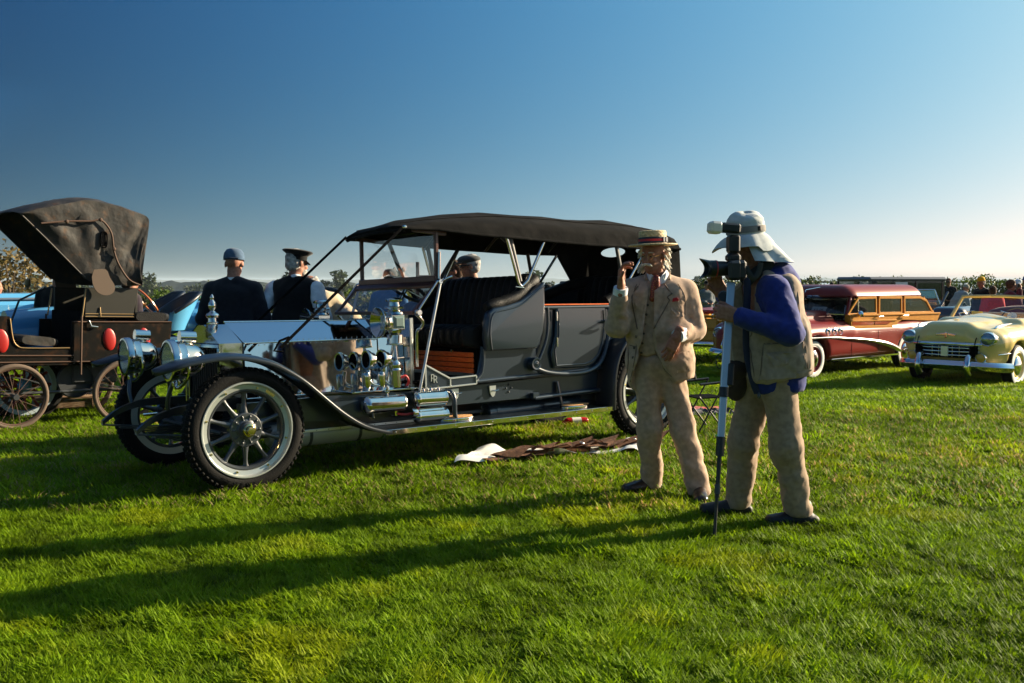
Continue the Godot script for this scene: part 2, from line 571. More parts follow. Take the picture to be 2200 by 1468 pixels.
func world() -> void:
	var cam := Camera3D.new()
	cam.name = "view_camera"
	cam.position = Vector3(0, 1.46, 0)
	cam.rotation_degrees = Vector3(-3.478, 0, 0)
	cam.fov = 37.88; cam.near = 0.05; cam.far = 20000.0
	add_child(cam)
	cam.current = true
	var w := 512; var h := 256
	var im := Image.create(w, h, false, Image.FORMAT_RGBF)
	for y in h:
		var el := PI * (0.5 - (y + 0.5) / h)
		for x in w:
			var az := TAU * (x + 0.5) / w       # the left edge of the picture looks along -z
			var dir := Vector3(sin(az) * cos(el), sin(el), -cos(az) * cos(el))
			var c := sky_light(dir)
			if el < 0.0:
				var k := clampf(-el / 0.06, 0, 1)
				c = c.lerp(Color(0.05, 0.08, 0.03), k)
			im.set_pixel(x, y, c)
	var pano := PanoramaSkyMaterial.new()
	pano.panorama = ImageTexture.create_from_image(im)
	pano.energy_multiplier = SKY_ENERGY
	var sky := Sky.new(); sky.sky_material = pano
	var env := Environment.new()
	env.background_mode = Environment.BG_SKY; env.sky = sky
	env.tonemap_mode = Environment.TONE_MAPPER_LINEAR
	env.tonemap_exposure = EXPOSURE
	env.sdfgi_enabled = true; env.ssao_enabled = true; env.ssil_enabled = true
	env.fog_enabled = FOG > 0.0; env.fog_density = FOG; env.fog_light_color = Color(0.80, 0.88, 0.95)
	var we := WorldEnvironment.new(); we.name = "environment"; we.environment = env
	add_child(we)
	var sun := DirectionalLight3D.new()
	sun.name = "sun"
	sun.light_energy = 1.6; sun.light_color = Color(1.0, 0.93, 0.80); sun.light_angular_distance = 0.53; sun.shadow_enabled = true
	add_child(sun)
	sun.look_at_from_position(Vector3.ZERO, -SUN_TO, Vector3.UP)
const EXPOSURE := 2.8
const SKY_ENERGY := 1.0 / EXPOSURE
const FOG := 0.00014
func lawn() -> void:
	var gm := mk("soil", Color(1, 1, 1), 1.0)
	gm.albedo_texture = ramp(41, 512, 0.02, 5, [Color(0.025, 0.04, 0.006), Color(0.045, 0.075, 0.009), Color(0.08, 0.10, 0.015)])
	gm.metallic_specular = 0.1
	tri_map(gm, Vector3.ONE * 1.7)
	var mb := Mb.new()
	var rows := []
	for i in 49:
		var z := lerpf(9.0, -41.5, i / 48.0)
		var r := PackedVector3Array()
		for j in 61:
			var x := lerpf(-45.0, 45.0, j / 60.0)
			r.append(on(x, z))
		rows.append(r)
	mb.grid(rows)
	struct("lawn", mb, gm)
	# land beyond, down to the shore, and far behind the viewer
	var far := Mb.new()
	far.grid([PackedVector3Array([Vector3(-900, -0.31, 700), Vector3(900, -0.31, 700)]), PackedVector3Array([Vector3(-900, -0.31, -39), Vector3(900, -0.31, -39)]), PackedVector3Array([Vector3(-900, -0.7, -46), Vector3(900, -0.7, -46)]), PackedVector3Array([Vector3(-900, -10, -75), Vector3(900, -10, -75)])])
	var fm := mk("far_turf", Color(0.05, 0.09, 0.012), 1.0)
	fm.metallic_specular = 0.1
	struct("ground", far, fm)
	# turf: blades with their own light and dark, mown short
	var bm := mk("grass_blade", Color(1, 1, 1), 0.55)
	bm.vertex_color_use_as_albedo = true; bm.metallic_specular = 0.2
	bm.backlight_enabled = true; bm.backlight = Color(1, 1, 1)
	var sea := Mb.new()
	sea.grid([PackedVector3Array([Vector3(-9000, -8, -60), Vector3(9000, -8, -60)]), PackedVector3Array([Vector3(-9000, -8, -9500), Vector3(9000, -8, -9500)])])
	var wm := mk("water", Color(0.02, 0.05, 0.07), 0.12)
	bump(wm, T_fine, 6.0, Vector3.ONE * 0.12)
	struct("sea", sea, wm)
	var rng := RandomNumberGenerator.new(); rng.seed = 77
	var patch := noise(9, 0.45, 3); var fine := noise(10, 1.6, 2); var tuft := noise(11, 6.5, 2)
	var flow := noise(12, 0.9, 2)
	var tiers := [      # from, to, spacing, blades, tuft radius, half width, length
		[2.9, 6.2, 0.031, 14, 0.030, 0.0021, 0.058],
		[6.2, 11.0, 0.044, 14, 0.042, 0.0031, 0.060],
		[11.0, 20.0, 0.074, 18, 0.085, 0.0048, 0.068],
		[20.0, 41.0, 0.16, 20, 0.18, 0.011, 0.08]]
	for ti in 4:
		var T: Array = tiers[ti]
		for variant in 2:
			var V := PackedVector3Array(); var N := PackedVector3Array(); var C := PackedColorArray()
			for b in T[3]:
				var a := rng.randf() * TAU; var rr: float = sqrt(rng.randf()) * T[4]
				var p := Vector3(cos(a) * rr, -0.006, sin(a) * rr)
				var d := rng.randfn() * 0.9
				var L: float = T[6] * rng.randf_range(0.55, 1.15)
				var tilt := rng.randf_range(0.25, 0.75)
				var dir := Vector3(cos(d), 0, sin(d))
				var s: Vector3 = Vector3(-sin(d), rng.randf_range(-0.3, 0.3), cos(d)) * T[5] * rng.randf_range(0.8, 1.3)
				var q := [p]
				for k in 3:
					var e := tilt + k * rng.randf_range(0.15, 0.45)
					q.append(q[k] + (Vector3.UP * cos(e) + dir * sin(e)) * L * 0.34)
				var g := rng.randf_range(0.75, 1.3)
				var cc := Color(0.158 * g, 0.256 * g, 0.008 * g)
				if rng.randf() < 0.035: cc = Color(0.24, 0.20, 0.08) * g
				for k in 3:
					var w0: float = [0.8, 1.0, 0.75][k]; var w1: float = [1.0, 0.75, 0.0][k]
					var nn: Vector3 = (q[k + 1] - q[k]).cross(s).normalized()
					var fs := s
					if nn.y < 0:
						nn = -nn; fs = -s
					for v in [q[k] - fs * w0, q[k] + fs * w0, q[k + 1] + fs * w1, q[k] - fs * w0, q[k + 1] + fs * w1, q[k + 1] - fs * w1].slice(0, 6 if k < 2 else 3):
						V.append(v); N.append(nn); C.append(cc)
			var arr := []; arr.resize(Mesh.ARRAY_MAX)
			arr[Mesh.ARRAY_VERTEX] = V; arr[Mesh.ARRAY_NORMAL] = N; arr[Mesh.ARRAY_COLOR] = C
			var am := ArrayMesh.new(); am.add_surface_from_arrays(Mesh.PRIMITIVE_TRIANGLES, arr)
			var buf := PackedFloat32Array()
			var cnt := 0
			var step: float = T[2] * 1.414
			var z: float = T[0]
			while z < T[1]:
				var half: float = z * 0.60 + 1.7
				var x := -half + (0.5 if variant else 0.0) * step
				while x < half:
					var px := x + rng.randf_range(-0.5, 0.5) * step
					var pz := -z - rng.randf_range(0.0, 1.0) * step
					var q1 := patch.get_noise_2d(px, pz); var q2 := fine.get_noise_2d(px, pz)
					var sc: float = clampf(1.0 + q2 * 0.5 + tuft.get_noise_2d(px, pz) * 0.95 + rng.randf_range(-0.2, 0.2), 0.45, 1.8)
					var br := 1.0 + q1 * 0.45 + q2 * 0.4 + tuft.get_noise_2d(px + 40.0, pz) * 0.45
					var dry := clampf((q1 + q2 * 0.6) * 1.1 - 0.28, 0.0, 0.25)
					var ang: float = 2.2 + flow.get_noise_2d(px, pz) * 3.2 + rng.randfn() * 0.7
					var ca := cos(ang) * sc; var sa := sin(ang) * sc
					var y := gy(px, pz)
					buf.append_array(PackedFloat32Array([ca, 0, sa, px, 0, sc, 0, y, -sa, 0, ca, pz, br * (1.0 + dry * 0.9), br * (1.0 - dry * 0.15), br, 1.0]))
					cnt += 1
					x += step
				z += step
			var mm := MultiMesh.new()
			mm.transform_format = MultiMesh.TRANSFORM_3D; mm.use_colors = true
			mm.mesh = am; mm.instance_count = cnt; mm.buffer = buf
			var o := MultiMeshInstance3D.new()
			o.name = numbered("grass"); o.multimesh = mm; o.material_override = bm
			o.set_meta("kind", "stuff"); tag(o, "short mown green turf growing over the whole show field" , "grass")
			add_child(o)
# ---------------------------------------------------------------- the big grey and polished metal touring car
func letters(txt: String, size: float, depth: float, font_name := "Droid Sans", bold := 400) -> TextMesh:
	var f := SystemFont.new(); f.font_names = PackedStringArray([font_name]); f.font_weight = bold
	var tm := TextMesh.new()
	tm.text = txt; tm.font = f; tm.font_size = 32; tm.pixel_size = size / 32.0; tm.depth = depth
	return tm
func artillery_wheel() -> Node3D:     # axle along z, outer face towards -z
	var w := Node3D.new(); w.name = "wheel"
	var R := 0.44
	var ty := Mb.new(); ty.crease = 0.6
	var prof := [Vector2(0.325, 0.045), Vector2(0.335, 0.058), Vector2(0.36, 0.066), Vector2(0.385, 0.0655), Vector2(0.408, 0.058), Vector2(0.425, 0.044), Vector2(0.432, 0.022), Vector2(0.434, 0)]
	var full := []
	for p in prof: full.append(p)
	for k in range(prof.size() - 2, -1, -1): full.append(Vector2(prof[k].x, -prof[k].y))
	ty.lathe(full, Vector3.ZERO, Vector3.BACK, 72)
	for k in 64:      # shoulder lugs and tread blocks
		for s in [-1.0, 1.0]:
			var a: float = TAU * (k + (0.5 if s > 0 else 0.0)) / 64
			var B := Basis(Vector3.BACK, a)
			ty.box(B * Vector3(0.418, 0, s * 0.046), Vector3(0.026, 0.024, 0.026), 0.004, B * Basis(Vector3.UP, s * 0.8))
			ty.box(B * Vector3(0.432, 0, s * 0.020), Vector3(0.010, 0.028, 0.028), 0.003, B)
	var tyre := part("tyre", ty, M.rubber, w)
	var lt := Mb.new()
	var arc := [["35 x 5 SS CORD", -PI * 0.42, 0.05], ["CORD", PI * 0.80, 0.055]]
	for it in arc:
		var txt: String = it[0]
		for k in txt.length():
			if txt[k] == " ": continue
			var a: float = it[1] + (k - txt.length() * 0.5) * it[2] * (1 if it[1] < 0 else -1)
			var out := -1.0 if it[1] < 0 else 1.0
			var pos := Vector3(cos(a), sin(a), 0) * 0.372
			var up := Vector3(cos(a), sin(a), 0) * out
			# seen from -z: right-hand direction is -x
			var rt := up.cross(Vector3(0, 0, -1)).normalized()
			lt.add(letters(txt[k], 0.026, 0.004, "Droid Sans", 700), Transform3D(Basis(rt, up, Vector3(0, 0, -1)), pos + Vector3(0, 0, -0.0665)))
	part("sidewall_lettering", lt, M.rubber, tyre)
	var rim := Mb.new(); rim.crease = 0.8
	rim.lathe([Vector2(0.300, 0.05), Vector2(0.336, 0.05), Vector2(0.337, -0.056), Vector2(0.332, -0.066), Vector2(0.324, -0.066), Vector2(0.316, -0.054), Vector2(0.312, -0.044), Vector2(0.284, -0.040), Vector2(0.282, -0.034), Vector2(0.278, 0.05), Vector2(0.300, 0.05)], Vector3.ZERO, Vector3.BACK, 72)
	var rm := part("rim", rim, M.rim_silver, w)
	for k in 8:
		var a := TAU * (k + 0.35) / 8
		var bo := Mb.new(); bo.lathe([Vector2(0, -0.056), Vector2(0.006, -0.056), Vector2(0.008, -0.048), Vector2(0.009, -0.038), Vector2(0.009, -0.03)], Vector3(cos(a) * 0.298, sin(a) * 0.298, 0), Vector3.BACK, 8)
		part("rim_bolt", bo, M.brass, rm)
	var pl := Mb.new(); pl.box(Vector3.ZERO, Vector3(0.075, 0.02, 0.004), 0.001, Basis(Vector3.BACK, 0.62)); 
	part("rim_plate", pl, M.brass, rm, Vector3(0.3 * cos(PI * 0.70), 0.3 * sin(PI * 0.70), -0.043))
	var inner := Mb.new(); inner.lathe([Vector2(0.279, -0.036), Vector2(0.272, -0.036), Vector2(0.262, -0.024), Vector2(0.255, -0.010), Vector2(0.255, 0.03), Vector2(0.28, 0.034)], Vector3.ZERO, Vector3.BACK, 64)
	part("felloe", inner, M.rolls_wheel, w)
	var sp := Mb.new(); sp.crease = 0.5
	sp.tube([Vector3(0.075, 0, 0), Vector3(0.105, 0, 0), Vector3(0.13, 0, 0), Vector3(0.17, 0, 0), Vector3(0.21, 0, 0), Vector3(0.24, 0, 0), Vector3(0.262, 0, 0)],
		[Vector2(0.034, 0.02), Vector2(0.033, 0.022), Vector2(0.024, 0.021), Vector2(0.017, 0.018), Vector2(0.014, 0.016), Vector2(0.016, 0.017), Vector2(0.026, 0.018)], 10, true, Vector3.BACK)
	var spm := sp.mesh()
	for k in 10:
		var s: Node3D = part("spoke", spm, M.rolls_wheel, w)
		s.rotation.z = TAU * (k + 0.5) / 10
	var hb := Mb.new(); hb.crease = 0.8
	hb.lathe([Vector2(0.118, 0.03), Vector2(0.118, -0.026), Vector2(0.112, -0.031), Vector2(0.075, -0.031), Vector2(0.07, -0.036), Vector2(0.06, -0.04), Vector2(0.055, -0.07), Vector2(0.045, -0.075)], Vector3.ZERO, Vector3.BACK, 32)
	var hub := part("hub", hb, M.rolls_wheel, w)
	for k in 10:
		var a := TAU * k / 10
		var bo := Mb.new()
		bo.ball(Vector3(cos(a) * 0.095, sin(a) * 0.095, -0.032), Vector3(0.011, 0.011, 0.012), 8, 5)
		bo.tube([Vector3(cos(a) * 0.088, sin(a) * 0.088, -0.031), Vector3(cos(a) * 0.066, sin(a) * 0.066, -0.033)], 0.008, 6)
		part("hub_bolt", bo, M.rolls_wheel, hub)
	var cp := Mb.new(); cp.crease = 0.8
	cp.lathe([Vector2(0.046, -0.07), Vector2(0.046, -0.092), Vector2(0.04, -0.098), Vector2(0.034, -0.1)], Vector3.ZERO, Vector3.BACK, 20)
	cp.lathe([Vector2(0.034, -0.098), Vector2(0.034, -0.12), Vector2(0.028, -0.126), Vector2(0, -0.128)], Vector3.ZERO, Vector3.BACK, 6)
	part("hub_cap", cp, M.brass, w)
	return w
func put_wheel(proto: Node3D, parent: Node3D, at: Vector3, face: float, spin := 0.0) -> void:
	var w: Node3D = proto.duplicate()
	w.name = "wheel"
	parent.add_child(w, true)
	w.position = at
	w.basis = Basis(Vector3.UP, 0.0 if face < 0 else PI) * Basis(Vector3.BACK, spin)
func sweep(path: Array, sect: Callable, m: Mb) -> void:   # rows of closed sections
	var rows := []
	for i in path.size(): rows.append(PackedVector3Array(sect.call(path[i], i)))
	m.grid(rows, true); m.fan(rows[0], true); m.fan(rows[rows.size() - 1])
func fender(pts: Array, z0: float, z1: float, tip: Array) -> Mb:     # pts: Vector2 along the side; z0 outer, z1 inner
	var m := Mb.new(); m.crease = 0.5
	var P := curve(pts, 4)
	var n := P.size()
	sweep(P, func(p, i):
		var d: Vector2 = (P[mini(i + 1, n - 1)] - P[maxi(i - 1, 0)]).normalized()
		var u := Vector2(d.y, -d.x)
		if u.y < 0: u = -u
		if tip.size() > 2: u = Vector2(-d.y, d.x) * tip[2]
		var f := float(i) / (n - 1)
		var wf := 1.0
		if f < tip[0]: wf = sqrt(clampf(1.0 - pow(1.0 - f / tip[0], 2.0), 0.02, 1.0))
		var zm := (z0 + z1) * 0.5
		var out := []
		for q in [[-1.0, -0.028], [-1.02, -0.012], [-0.97, -0.002], [-0.85, 0.004], [-0.45, 0.016], [0.0, 0.020], [0.45, 0.016], [0.9, 0.004], [1.0, -0.012], [1.0, -0.024], [0.9, -0.008], [0.0, 0.006], [-0.9, -0.010]]:
			var z: float = zm + (z1 - z0) * 0.5 * q[0] * wf
			out.append(Vector3(p.x + u.x * q[1], p.y + u.y * q[1], z))
		return out, m)
	return m
func tube_part(called: String, pts: Array, r, mat: Material, parent: Node3D, sides := 8) -> MeshInstance3D:
	var m := Mb.new(); m.crease = 0.4
	m.tube(pts, r, sides)
	return part(called, m, mat, parent)
func box_part(called: String, c: Vector3, s: Vector3, mat: Material, parent: Node3D, b := 0.005, bas := Basis()) -> MeshInstance3D:
	var m := Mb.new()
	m.box(Vector3.ZERO, s, b, bas)
	return part(called, m, mat, parent, c)
func lathe_part(called: String, prof: Array, o: Vector3, ax: Vector3, mat: Material, parent: Node3D, sides := 24, crease := 0.8) -> MeshInstance3D:
	var m := Mb.new(); m.crease = crease
	m.lathe(prof, Vector3.ZERO, ax, sides)
	return part(called, m, mat, parent, o)
func v2s(f: Array) -> Array:
	var o := []
	for k in range(0, f.size(), 2): o.append(Vector2(f[k], f[k + 1]))
	return o
func v3z(f: Array, z: float) -> Array:
	var o := []
	for k in range(0, f.size(), 2): o.append(Vector3(f[k], f[k + 1], z))
	return o
func tufted(w: float, h: float, d: float, nu: int) -> Mb:     # a pleated, rolled cushion: width along z, height along y, thickness along x
	var m := Mb.new(); m.crease = 0.2
	var rows := []
	for i in nu * 6 + 1:
		var u := float(i) / (nu * 6)
		var ring := PackedVector3Array()
		var b := 0.72 + 0.28 * sqrt(absf(sin(u * nu * PI)))
		for k in 20:
			var a := TAU * k / 20
			var x := cos(a); var y := sin(a)
			ring.append(Vector3(signf(x) * pow(absf(x), 0.6) * d * 0.5 * b, signf(y) * pow(absf(y), 0.5) * h * 0.5, (u - 0.5) * w))
		rows.append(ring)
	m.grid(rows, true); m.fan(rows[0], true); m.fan(rows[rows.size() - 1])
	return m
func tourer() -> void:
	var t := thing("touring_car", "grey and polished metal open touring car with black canvas roof, largest car here", "vintage car")
	var a := deg_to_rad(1.7)
	var f := Vector3(-0.7895615, 0, 0.61367144); var r := Vector3(-0.61367144, 0, -0.7895615)
	var u := Vector3.UP * cos(a) + r * sin(a)
	r = r * cos(a) - Vector3.UP * sin(a)
	t.transform = Transform3D(Basis(f, u, r), Vector3(-2.29472654, -0.02313967, -7.44179726))
	var wh := artillery_wheel()
	for x in [0.0, -3.93]:
		for s in [-1.0, 1.0]: put_wheel(wh, t, Vector3(x, 0.43, s * (0.80 if s > 0 and x == 0.0 else 0.715)), s, 0.2 * x)
	wh.queue_free()
	var nk: Material = M.nickel; var gr: Material = M.rolls_grey; var dk: Material = M.rolls_dark
	# axles, springs and frame
	tube_part("front_axle", [Vector3(0, 0.42, -0.66), Vector3(0, 0.34, -0.42), Vector3(0, 0.32, 0), Vector3(0, 0.34, 0.42), Vector3(0, 0.42, 0.66)], 0.034, M.steel_dark, t)
	tube_part("rear_axle", [Vector3(-3.93, 0.43, -0.66), Vector3(-3.93, 0.43, 0.66)], 0.05, M.steel_dark, t)
	part("differential", Mb.new().ball(Vector3.ZERO, Vector3(0.17, 0.16, 0.15)), M.steel_dark, t, Vector3(-3.93, 0.43, 0))
	for s in [-1.0, 1.0]:
		var z: float = 0.40 * s
		var di := Mb.new(); di.crease = 0.5
		sweep(curve([Vector2(0.645, 0.44), Vector2(0.56, 0.505), Vector2(0.45, 0.555), Vector2(0.3, 0.585), Vector2(0.0, 0.585)], 4), func(p, i): return [Vector3(p.x, p.y + 0.014, z - 0.022), Vector3(p.x, p.y + 0.014, z + 0.022), Vector3(p.x, p.y - 0.016 - 0.002 * i, z + 0.022), Vector3(p.x, p.y - 0.016 - 0.002 * i, z - 0.022)], di)
		part("dumb_iron", di, dk, t)
		for k in 5:
			tube_part("spring_leaf", curve([Vector3(0.64 - 0.12 * k, 0.425 - 0.030 * k, z), Vector3(0.3, 0.385 - 0.016 * k, z), Vector3(0.0, 0.375 - 0.014 * k, z), Vector3(-0.3, 0.385 - 0.016 * k, z), Vector3(-0.64 + 0.12 * k, 0.425 - 0.03 * k, z)], 4), Vector2(0.026, 0.007), M.steel_dark, t, 6)
		tube_part("rear_spring", curve([Vector3(-3.3, 0.42, z * 1.3), Vector3(-3.93, 0.34, z * 1.3), Vector3(-4.5, 0.5, z * 1.3)], 5), Vector2(0.03, 0.035), M.steel_dark, t, 6)
		tube_part("lamp_bracket", curve([Vector3(0.42, 0.55, z), Vector3(0.43, 0.66, z * 1.08), Vector3(0.40, 0.79, z * 1.2)], 4), 0.016, gr, t)
		# chassis side member and the valance under the body
		var fr := Mb.new()
		fr.slab(v2s([0.0, 0.60, -0.6, 0.605, -1.55, 0.59, -2.0, 0.60, -3.5, 0.64, -4.4, 0.66, -4.4, 0.52, -3.45, 0.455, -2.2, 0.455, -1.4, 0.45, -0.7, 0.42, 0.0, 0.47]), Vector3(0, 0, 0.60 * s if true else 0.0), Vector3.RIGHT, Vector3.UP, 0.04, 0.008)
		part("chassis_member", fr, gr, t)
	tube_part("track_rod", [Vector3(0.12, 0.40, -0.6), Vector3(0.12, 0.40, 0.6)], 0.013, M.steel_dark, t)
	tube_part("starting_handle", [Vector3(0.05, 0.5, 0), Vector3(0.3, 0.5, 0), Vector3(0.31, 0.5, 0.16), Vector3(0.42, 0.5, 0.16)], 0.012, nk, t)
	box_part("undertray", Vector3(-1.6, 0.36, 0), Vector3(3.2, 0.03, 0.9), M.steel_dark, t)
	var pan := Mb.new(); pan.crease = 0.5
	pan.tube([Vector3(-0.30, 0.31, -0.40), Vector3(-0.34, 0.31, -0.40), Vector3(-1.25, 0.315, -0.40), Vector3(-1.28, 0.315, -0.40)], [0.05, 0.092, 0.092, 0.05], 24)
	part("oil_pan", pan, M.pan_metal, t)
	for k in 2: lathe_part("pan_strap", [Vector2(0.094, -0.012), Vector2(0.096, -0.012), Vector2(0.096, 0.012), Vector2(0.094, 0.012)], Vector3(-0.62 - 0.42 * k, 0.313, -0.40), Vector3.RIGHT, M.steel_dark, t)
	box_part("lower_valance", Vector3(-0.95, 0.42, -0.50), Vector3(1.15, 0.13, 0.02), dk, t)
	var pv := box_part("pierced_strip", Vector3(-0.95, 0.345, -0.512), Vector3(1.15, 0.022, 0.008), M.alloy, t, 0.002)
	for k in 9: part("rivet", Mb.new().ball(Vector3.ZERO, Vector3(0.004, 0.004, 0.003), 6, 4), M.steel_dark, pv, Vector3(-0.4 + 0.1 * k, 0, -0.005))
	var mu := Mb.new(); mu.crease = 0.6
	mu.tube([Vector3(-2.26, 0.345, -0.46), Vector3(-2.27, 0.345, -0.46), Vector3(-3.5, 0.365, -0.46), Vector3(-3.51, 0.365, -0.46)], [0.05, 0.075, 0.075, 0.05], 20)
	part("silencer", mu, gr, t)
	for k in 3: lathe_part("silencer_band", [Vector2(0.0765, -0.02), Vector2(0.079, -0.02), Vector2(0.079, 0.02), Vector2(0.0765, 0.02)], Vector3(-2.36 - 0.52 * k, 0.347 + 0.008 * k, -0.46), Vector3.RIGHT, gr, t)
	tube_part("brake_rod", [Vector3(-2.65, 0.455, -0.66), Vector3(-3.5, 0.475, -0.66)], 0.02, gr, t)
	tube_part("tail_pipe", [Vector3(-2.9, 0.27, -0.3), Vector3(-3.6, 0.26, -0.3)], 0.05, M.steel_dark, t)
	# wings and running boards
	for s in [-1.0, 1.0]:
		part("front_wing", fender(v2s([0.62, 0.862, 0.53, 0.892, 0.42, 0.922, 0.21, 0.948, 0.046, 0.945, -0.156, 0.902, -0.294, 0.836, -0.434, 0.744, -0.578, 0.622, -0.726, 0.50, -0.897, 0.393, -1.075, 0.334, -1.12, 0.328]), 0.835 * s, 0.585 * s, [0.16, 1.0]), dk, t)
		part("rear_wing", fender(v2s([-3.42, 0.30, -3.425, 0.45, -3.44, 0.62, -3.50, 0.80, -3.62, 0.935, -3.80, 1.01, -3.98, 1.02, -4.15, 0.98, -4.32, 0.87, -4.45, 0.70, -4.53, 0.52]), 0.84 * s, 0.585 * s, [0.0, 1.0, -1.0 if true else 1.0]), dk, t)
		var va := Mb.new()
		va.slab(v2s([-3.425, 0.31, -3.44, 0.62, -3.50, 0.80, -3.62, 0.935, -3.80, 1.01, -4.1, 1.0, -4.0, 0.7, -3.5, 0.66, -3.46, 0.31]), Vector3(0, 0, 0.60 * s), Vector3.RIGHT, Vector3.UP, 0.012)
		part("wing_valance", va, dk, t)
		var rb := box_part("running_board", Vector3(-2.25, 0.318, 0.655 * s), Vector3(2.35, 0.026, 0.33), dk, t, 0.004)
		var ed := box_part("edge_strip", Vector3(0, -0.004, 0.168 * s), Vector3(2.36, 0.040, 0.008), nk, rb, 0.002)
		for k in 13: part("screw", Mb.new().ball(Vector3(-1.1 + k * 0.183, 0, 0.004 * s), Vector3(0.006, 0.006, 0.004), 8, 4), nk, ed)
		for x in [-1.80, -3.08]:
			var sp := lathe_part("step_pad", [Vector2(0, 0.03), Vector2(0.97, 0.03), Vector2(1.0, 0.022), Vector2(1.0, 0.0), Vector2(0, 0)], Vector3(x, 0.334, 0.70 * s), Vector3.UP, nk, t)
			sp.scale = Vector3(0.165, 1.0, 0.07)
			lathe_part("cork_mat", [Vector2(0, 0.04), Vector2(0.9, 0.04), Vector2(0.93, 0.031)], Vector3.ZERO, Vector3.UP, M.cork, sp)
	# radiator
	var ra := Mb.new(); ra.crease = 0.9
	var w0 := 0.355
	var ring := func(x: float, g: float) -> PackedVector3Array: return PackedVector3Array([Vector3(x, 0.56, -w0 - g), Vector3(x, 1.02 + g * 0.3, -w0 - g), Vector3(x, 1.155 + g, -0.07), Vector3(x, 1.155 + g, 0.07), Vector3(x, 1.02 + g * 0.3, w0 + g), Vector3(x, 0.56, w0 + g)])
	ra.grid([ring.call(0.02, -0.004), ring.call(0.025, 0.0), ring.call(-0.15, 0.0)])
	ra.quad(Vector3(0.02, 1.155, -0.07), Vector3(0.02, 1.02, -w0), Vector3(0.02, 1.02, w0), Vector3(0.02, 1.155, 0.07))
	ra.box(Vector3(0.01, 0.78, -w0 + 0.03), Vector3(0.02, 0.46, 0.06), 0.004); ra.box(Vector3(0.01, 0.78, w0 - 0.03), Vector3(0.02, 0.46, 0.06), 0.004)
	ra.box(Vector3(0.01, 0.575, 0), Vector3(0.02, 0.03, 0.6), 0.004); ra.box(Vector3(0.016, 1.0, 0), Vector3(0.02, 0.03, 0.68), 0.004)
	part("radiator_shell", ra, nk, t)
	var core := box_part("radiator_core", Vector3(-0.05, 0.785, 0), Vector3(0.06, 0.42, 0.63), M.dark, t, 0.0)
	for k in 14: box_part("cooling_fin", Vector3(0.035, 0, -0.3 + k * 0.046), Vector3(0.01, 0.42, 0.006), M.steel_dark, core, 0.0)
	var cap := lathe_part("radiator_cap", [Vector2(0.045, 0), Vector2(0.045, 0.012), Vector2(0.034, 0.018), Vector2(0.032, 0.045), Vector2(0.046, 0.052), Vector2(0.05, 0.066), Vector2(0.044, 0.078), Vector2(0.026, 0.088), Vector2(0.02, 0.098), Vector2(0, 0.10)], Vector3(-0.07, 1.158, 0), Vector3.UP, nk, t, 16)
	lathe_part("mascot", [Vector2(0.018, 0), Vector2(0.024, 0.01), Vector2(0.014, 0.022), Vector2(0.026, 0.045), Vector2(0.03, 0.068), Vector2(0.026, 0.095), Vector2(0.014, 0.118), Vector2(0.012, 0.13), Vector2(0.017, 0.143), Vector2(0.012, 0.158), Vector2(0.004, 0.176), Vector2(0, 0.178)], Vector3(0, 0.085, 0), Vector3.UP, M.nickel, cap, 12, 0.5).scale = Vector3(1, 0.8, 1)
	# bonnet: flat polished panels and riveted seams
	var x0 := -0.155; var x1 := -1.27
	for s in [-1.0, 1.0]:
		var sd := Mb.new()
		sd.slab(v2s([x0, 1.012, x1, 1.006, x1, 0.618, x0, 0.60]), Vector3(0, 0, 0), Vector3.RIGHT, Vector3.UP, 0.008, 0.002)
		part("bonnet_side", sd, M.polish, t, Vector3(0, -0.001, 0.365 * s)).transform = Transform3D(Basis(Vector3.RIGHT, -0.07 * s), Vector3(0, 0.0035, 0.436 * s))
		var tp := Mb.new()
		var q := [Vector3(x0, 1.022, 0.365 * s), Vector3(x1, 1.016, 0.37 * s), Vector3(x1, 1.155, 0.016 * s), Vector3(x0 - 0.0, 1.168, 0.016 * s)]
		if s < 0: q.reverse()
		tp.quad(q[0], q[1], q[2], q[3])
		for k in 4: q[k] = q[k] - Vector3(0, 0.008, 0)
		tp.quad(q[3], q[2], q[1], q[0])
		part("bonnet_top", tp, M.polish, t)
		var hg := tube_part("bonnet_hinge", [Vector3(x0, 1.019, 0.369 * s), Vector3(x1, 1.012, 0.373 * s)], 0.007, nk, t)
		for k in 24:
			for yy in [0.016, -0.016]: part("rivet", Mb.new().ball(Vector3(lerpf(x0, x1, (k + 0.5) / 24), 1.0155 + yy, (0.371 if yy < 0 else 0.345) * s), Vector3(0.005, 0.005, 0.004), 6, 4), nk, hg)
		box_part("bonnet_sill", Vector3(-0.71, 0.612, 0.40 * s), Vector3(1.15, 0.014, 0.10), nk, t, 0.003)
		for k in 4: lathe_part("bonnet_catch", [Vector2(0, 0.04), Vector2(0.008, 0.038), Vector2(0.01, 0.02), Vector2(0.018, 0.012), Vector2(0.018, 0)], Vector3(-0.30 - 0.28 * k, 0.62, 0.40 * s), Vector3.UP, nk, t, 10)
	tube_part("centre_hinge", [Vector3(x0, 1.172, 0), Vector3(x1, 1.158, 0)], 0.008, nk, t)
	# scuttle with the dash
	var sc := Mb.new(); sc.crease = 0.9
	var sr := func(x: float, w: float, dy: float) -> PackedVector3Array: return PackedVector3Array([Vector3(x, 0.61, -w - 0.03), Vector3(x, 1.016 + dy, -w), Vector3(x, 1.16 + dy, -0.02), Vector3(x, 1.16 + dy, 0.02), Vector3(x, 1.016 + dy, w), Vector3(x, 0.61, w + 0.03)])
	sc.grid([sr.call(-1.275, 0.378, 0.002), sr.call(-1.50, 0.385, 0.002)])
	part("scuttle", sc, M.polish, t)
	box_part("dashboard", Vector3(-1.515, 0.88, 0), Vector3(0.02, 0.58, 1.04), nk, t, 0.004)
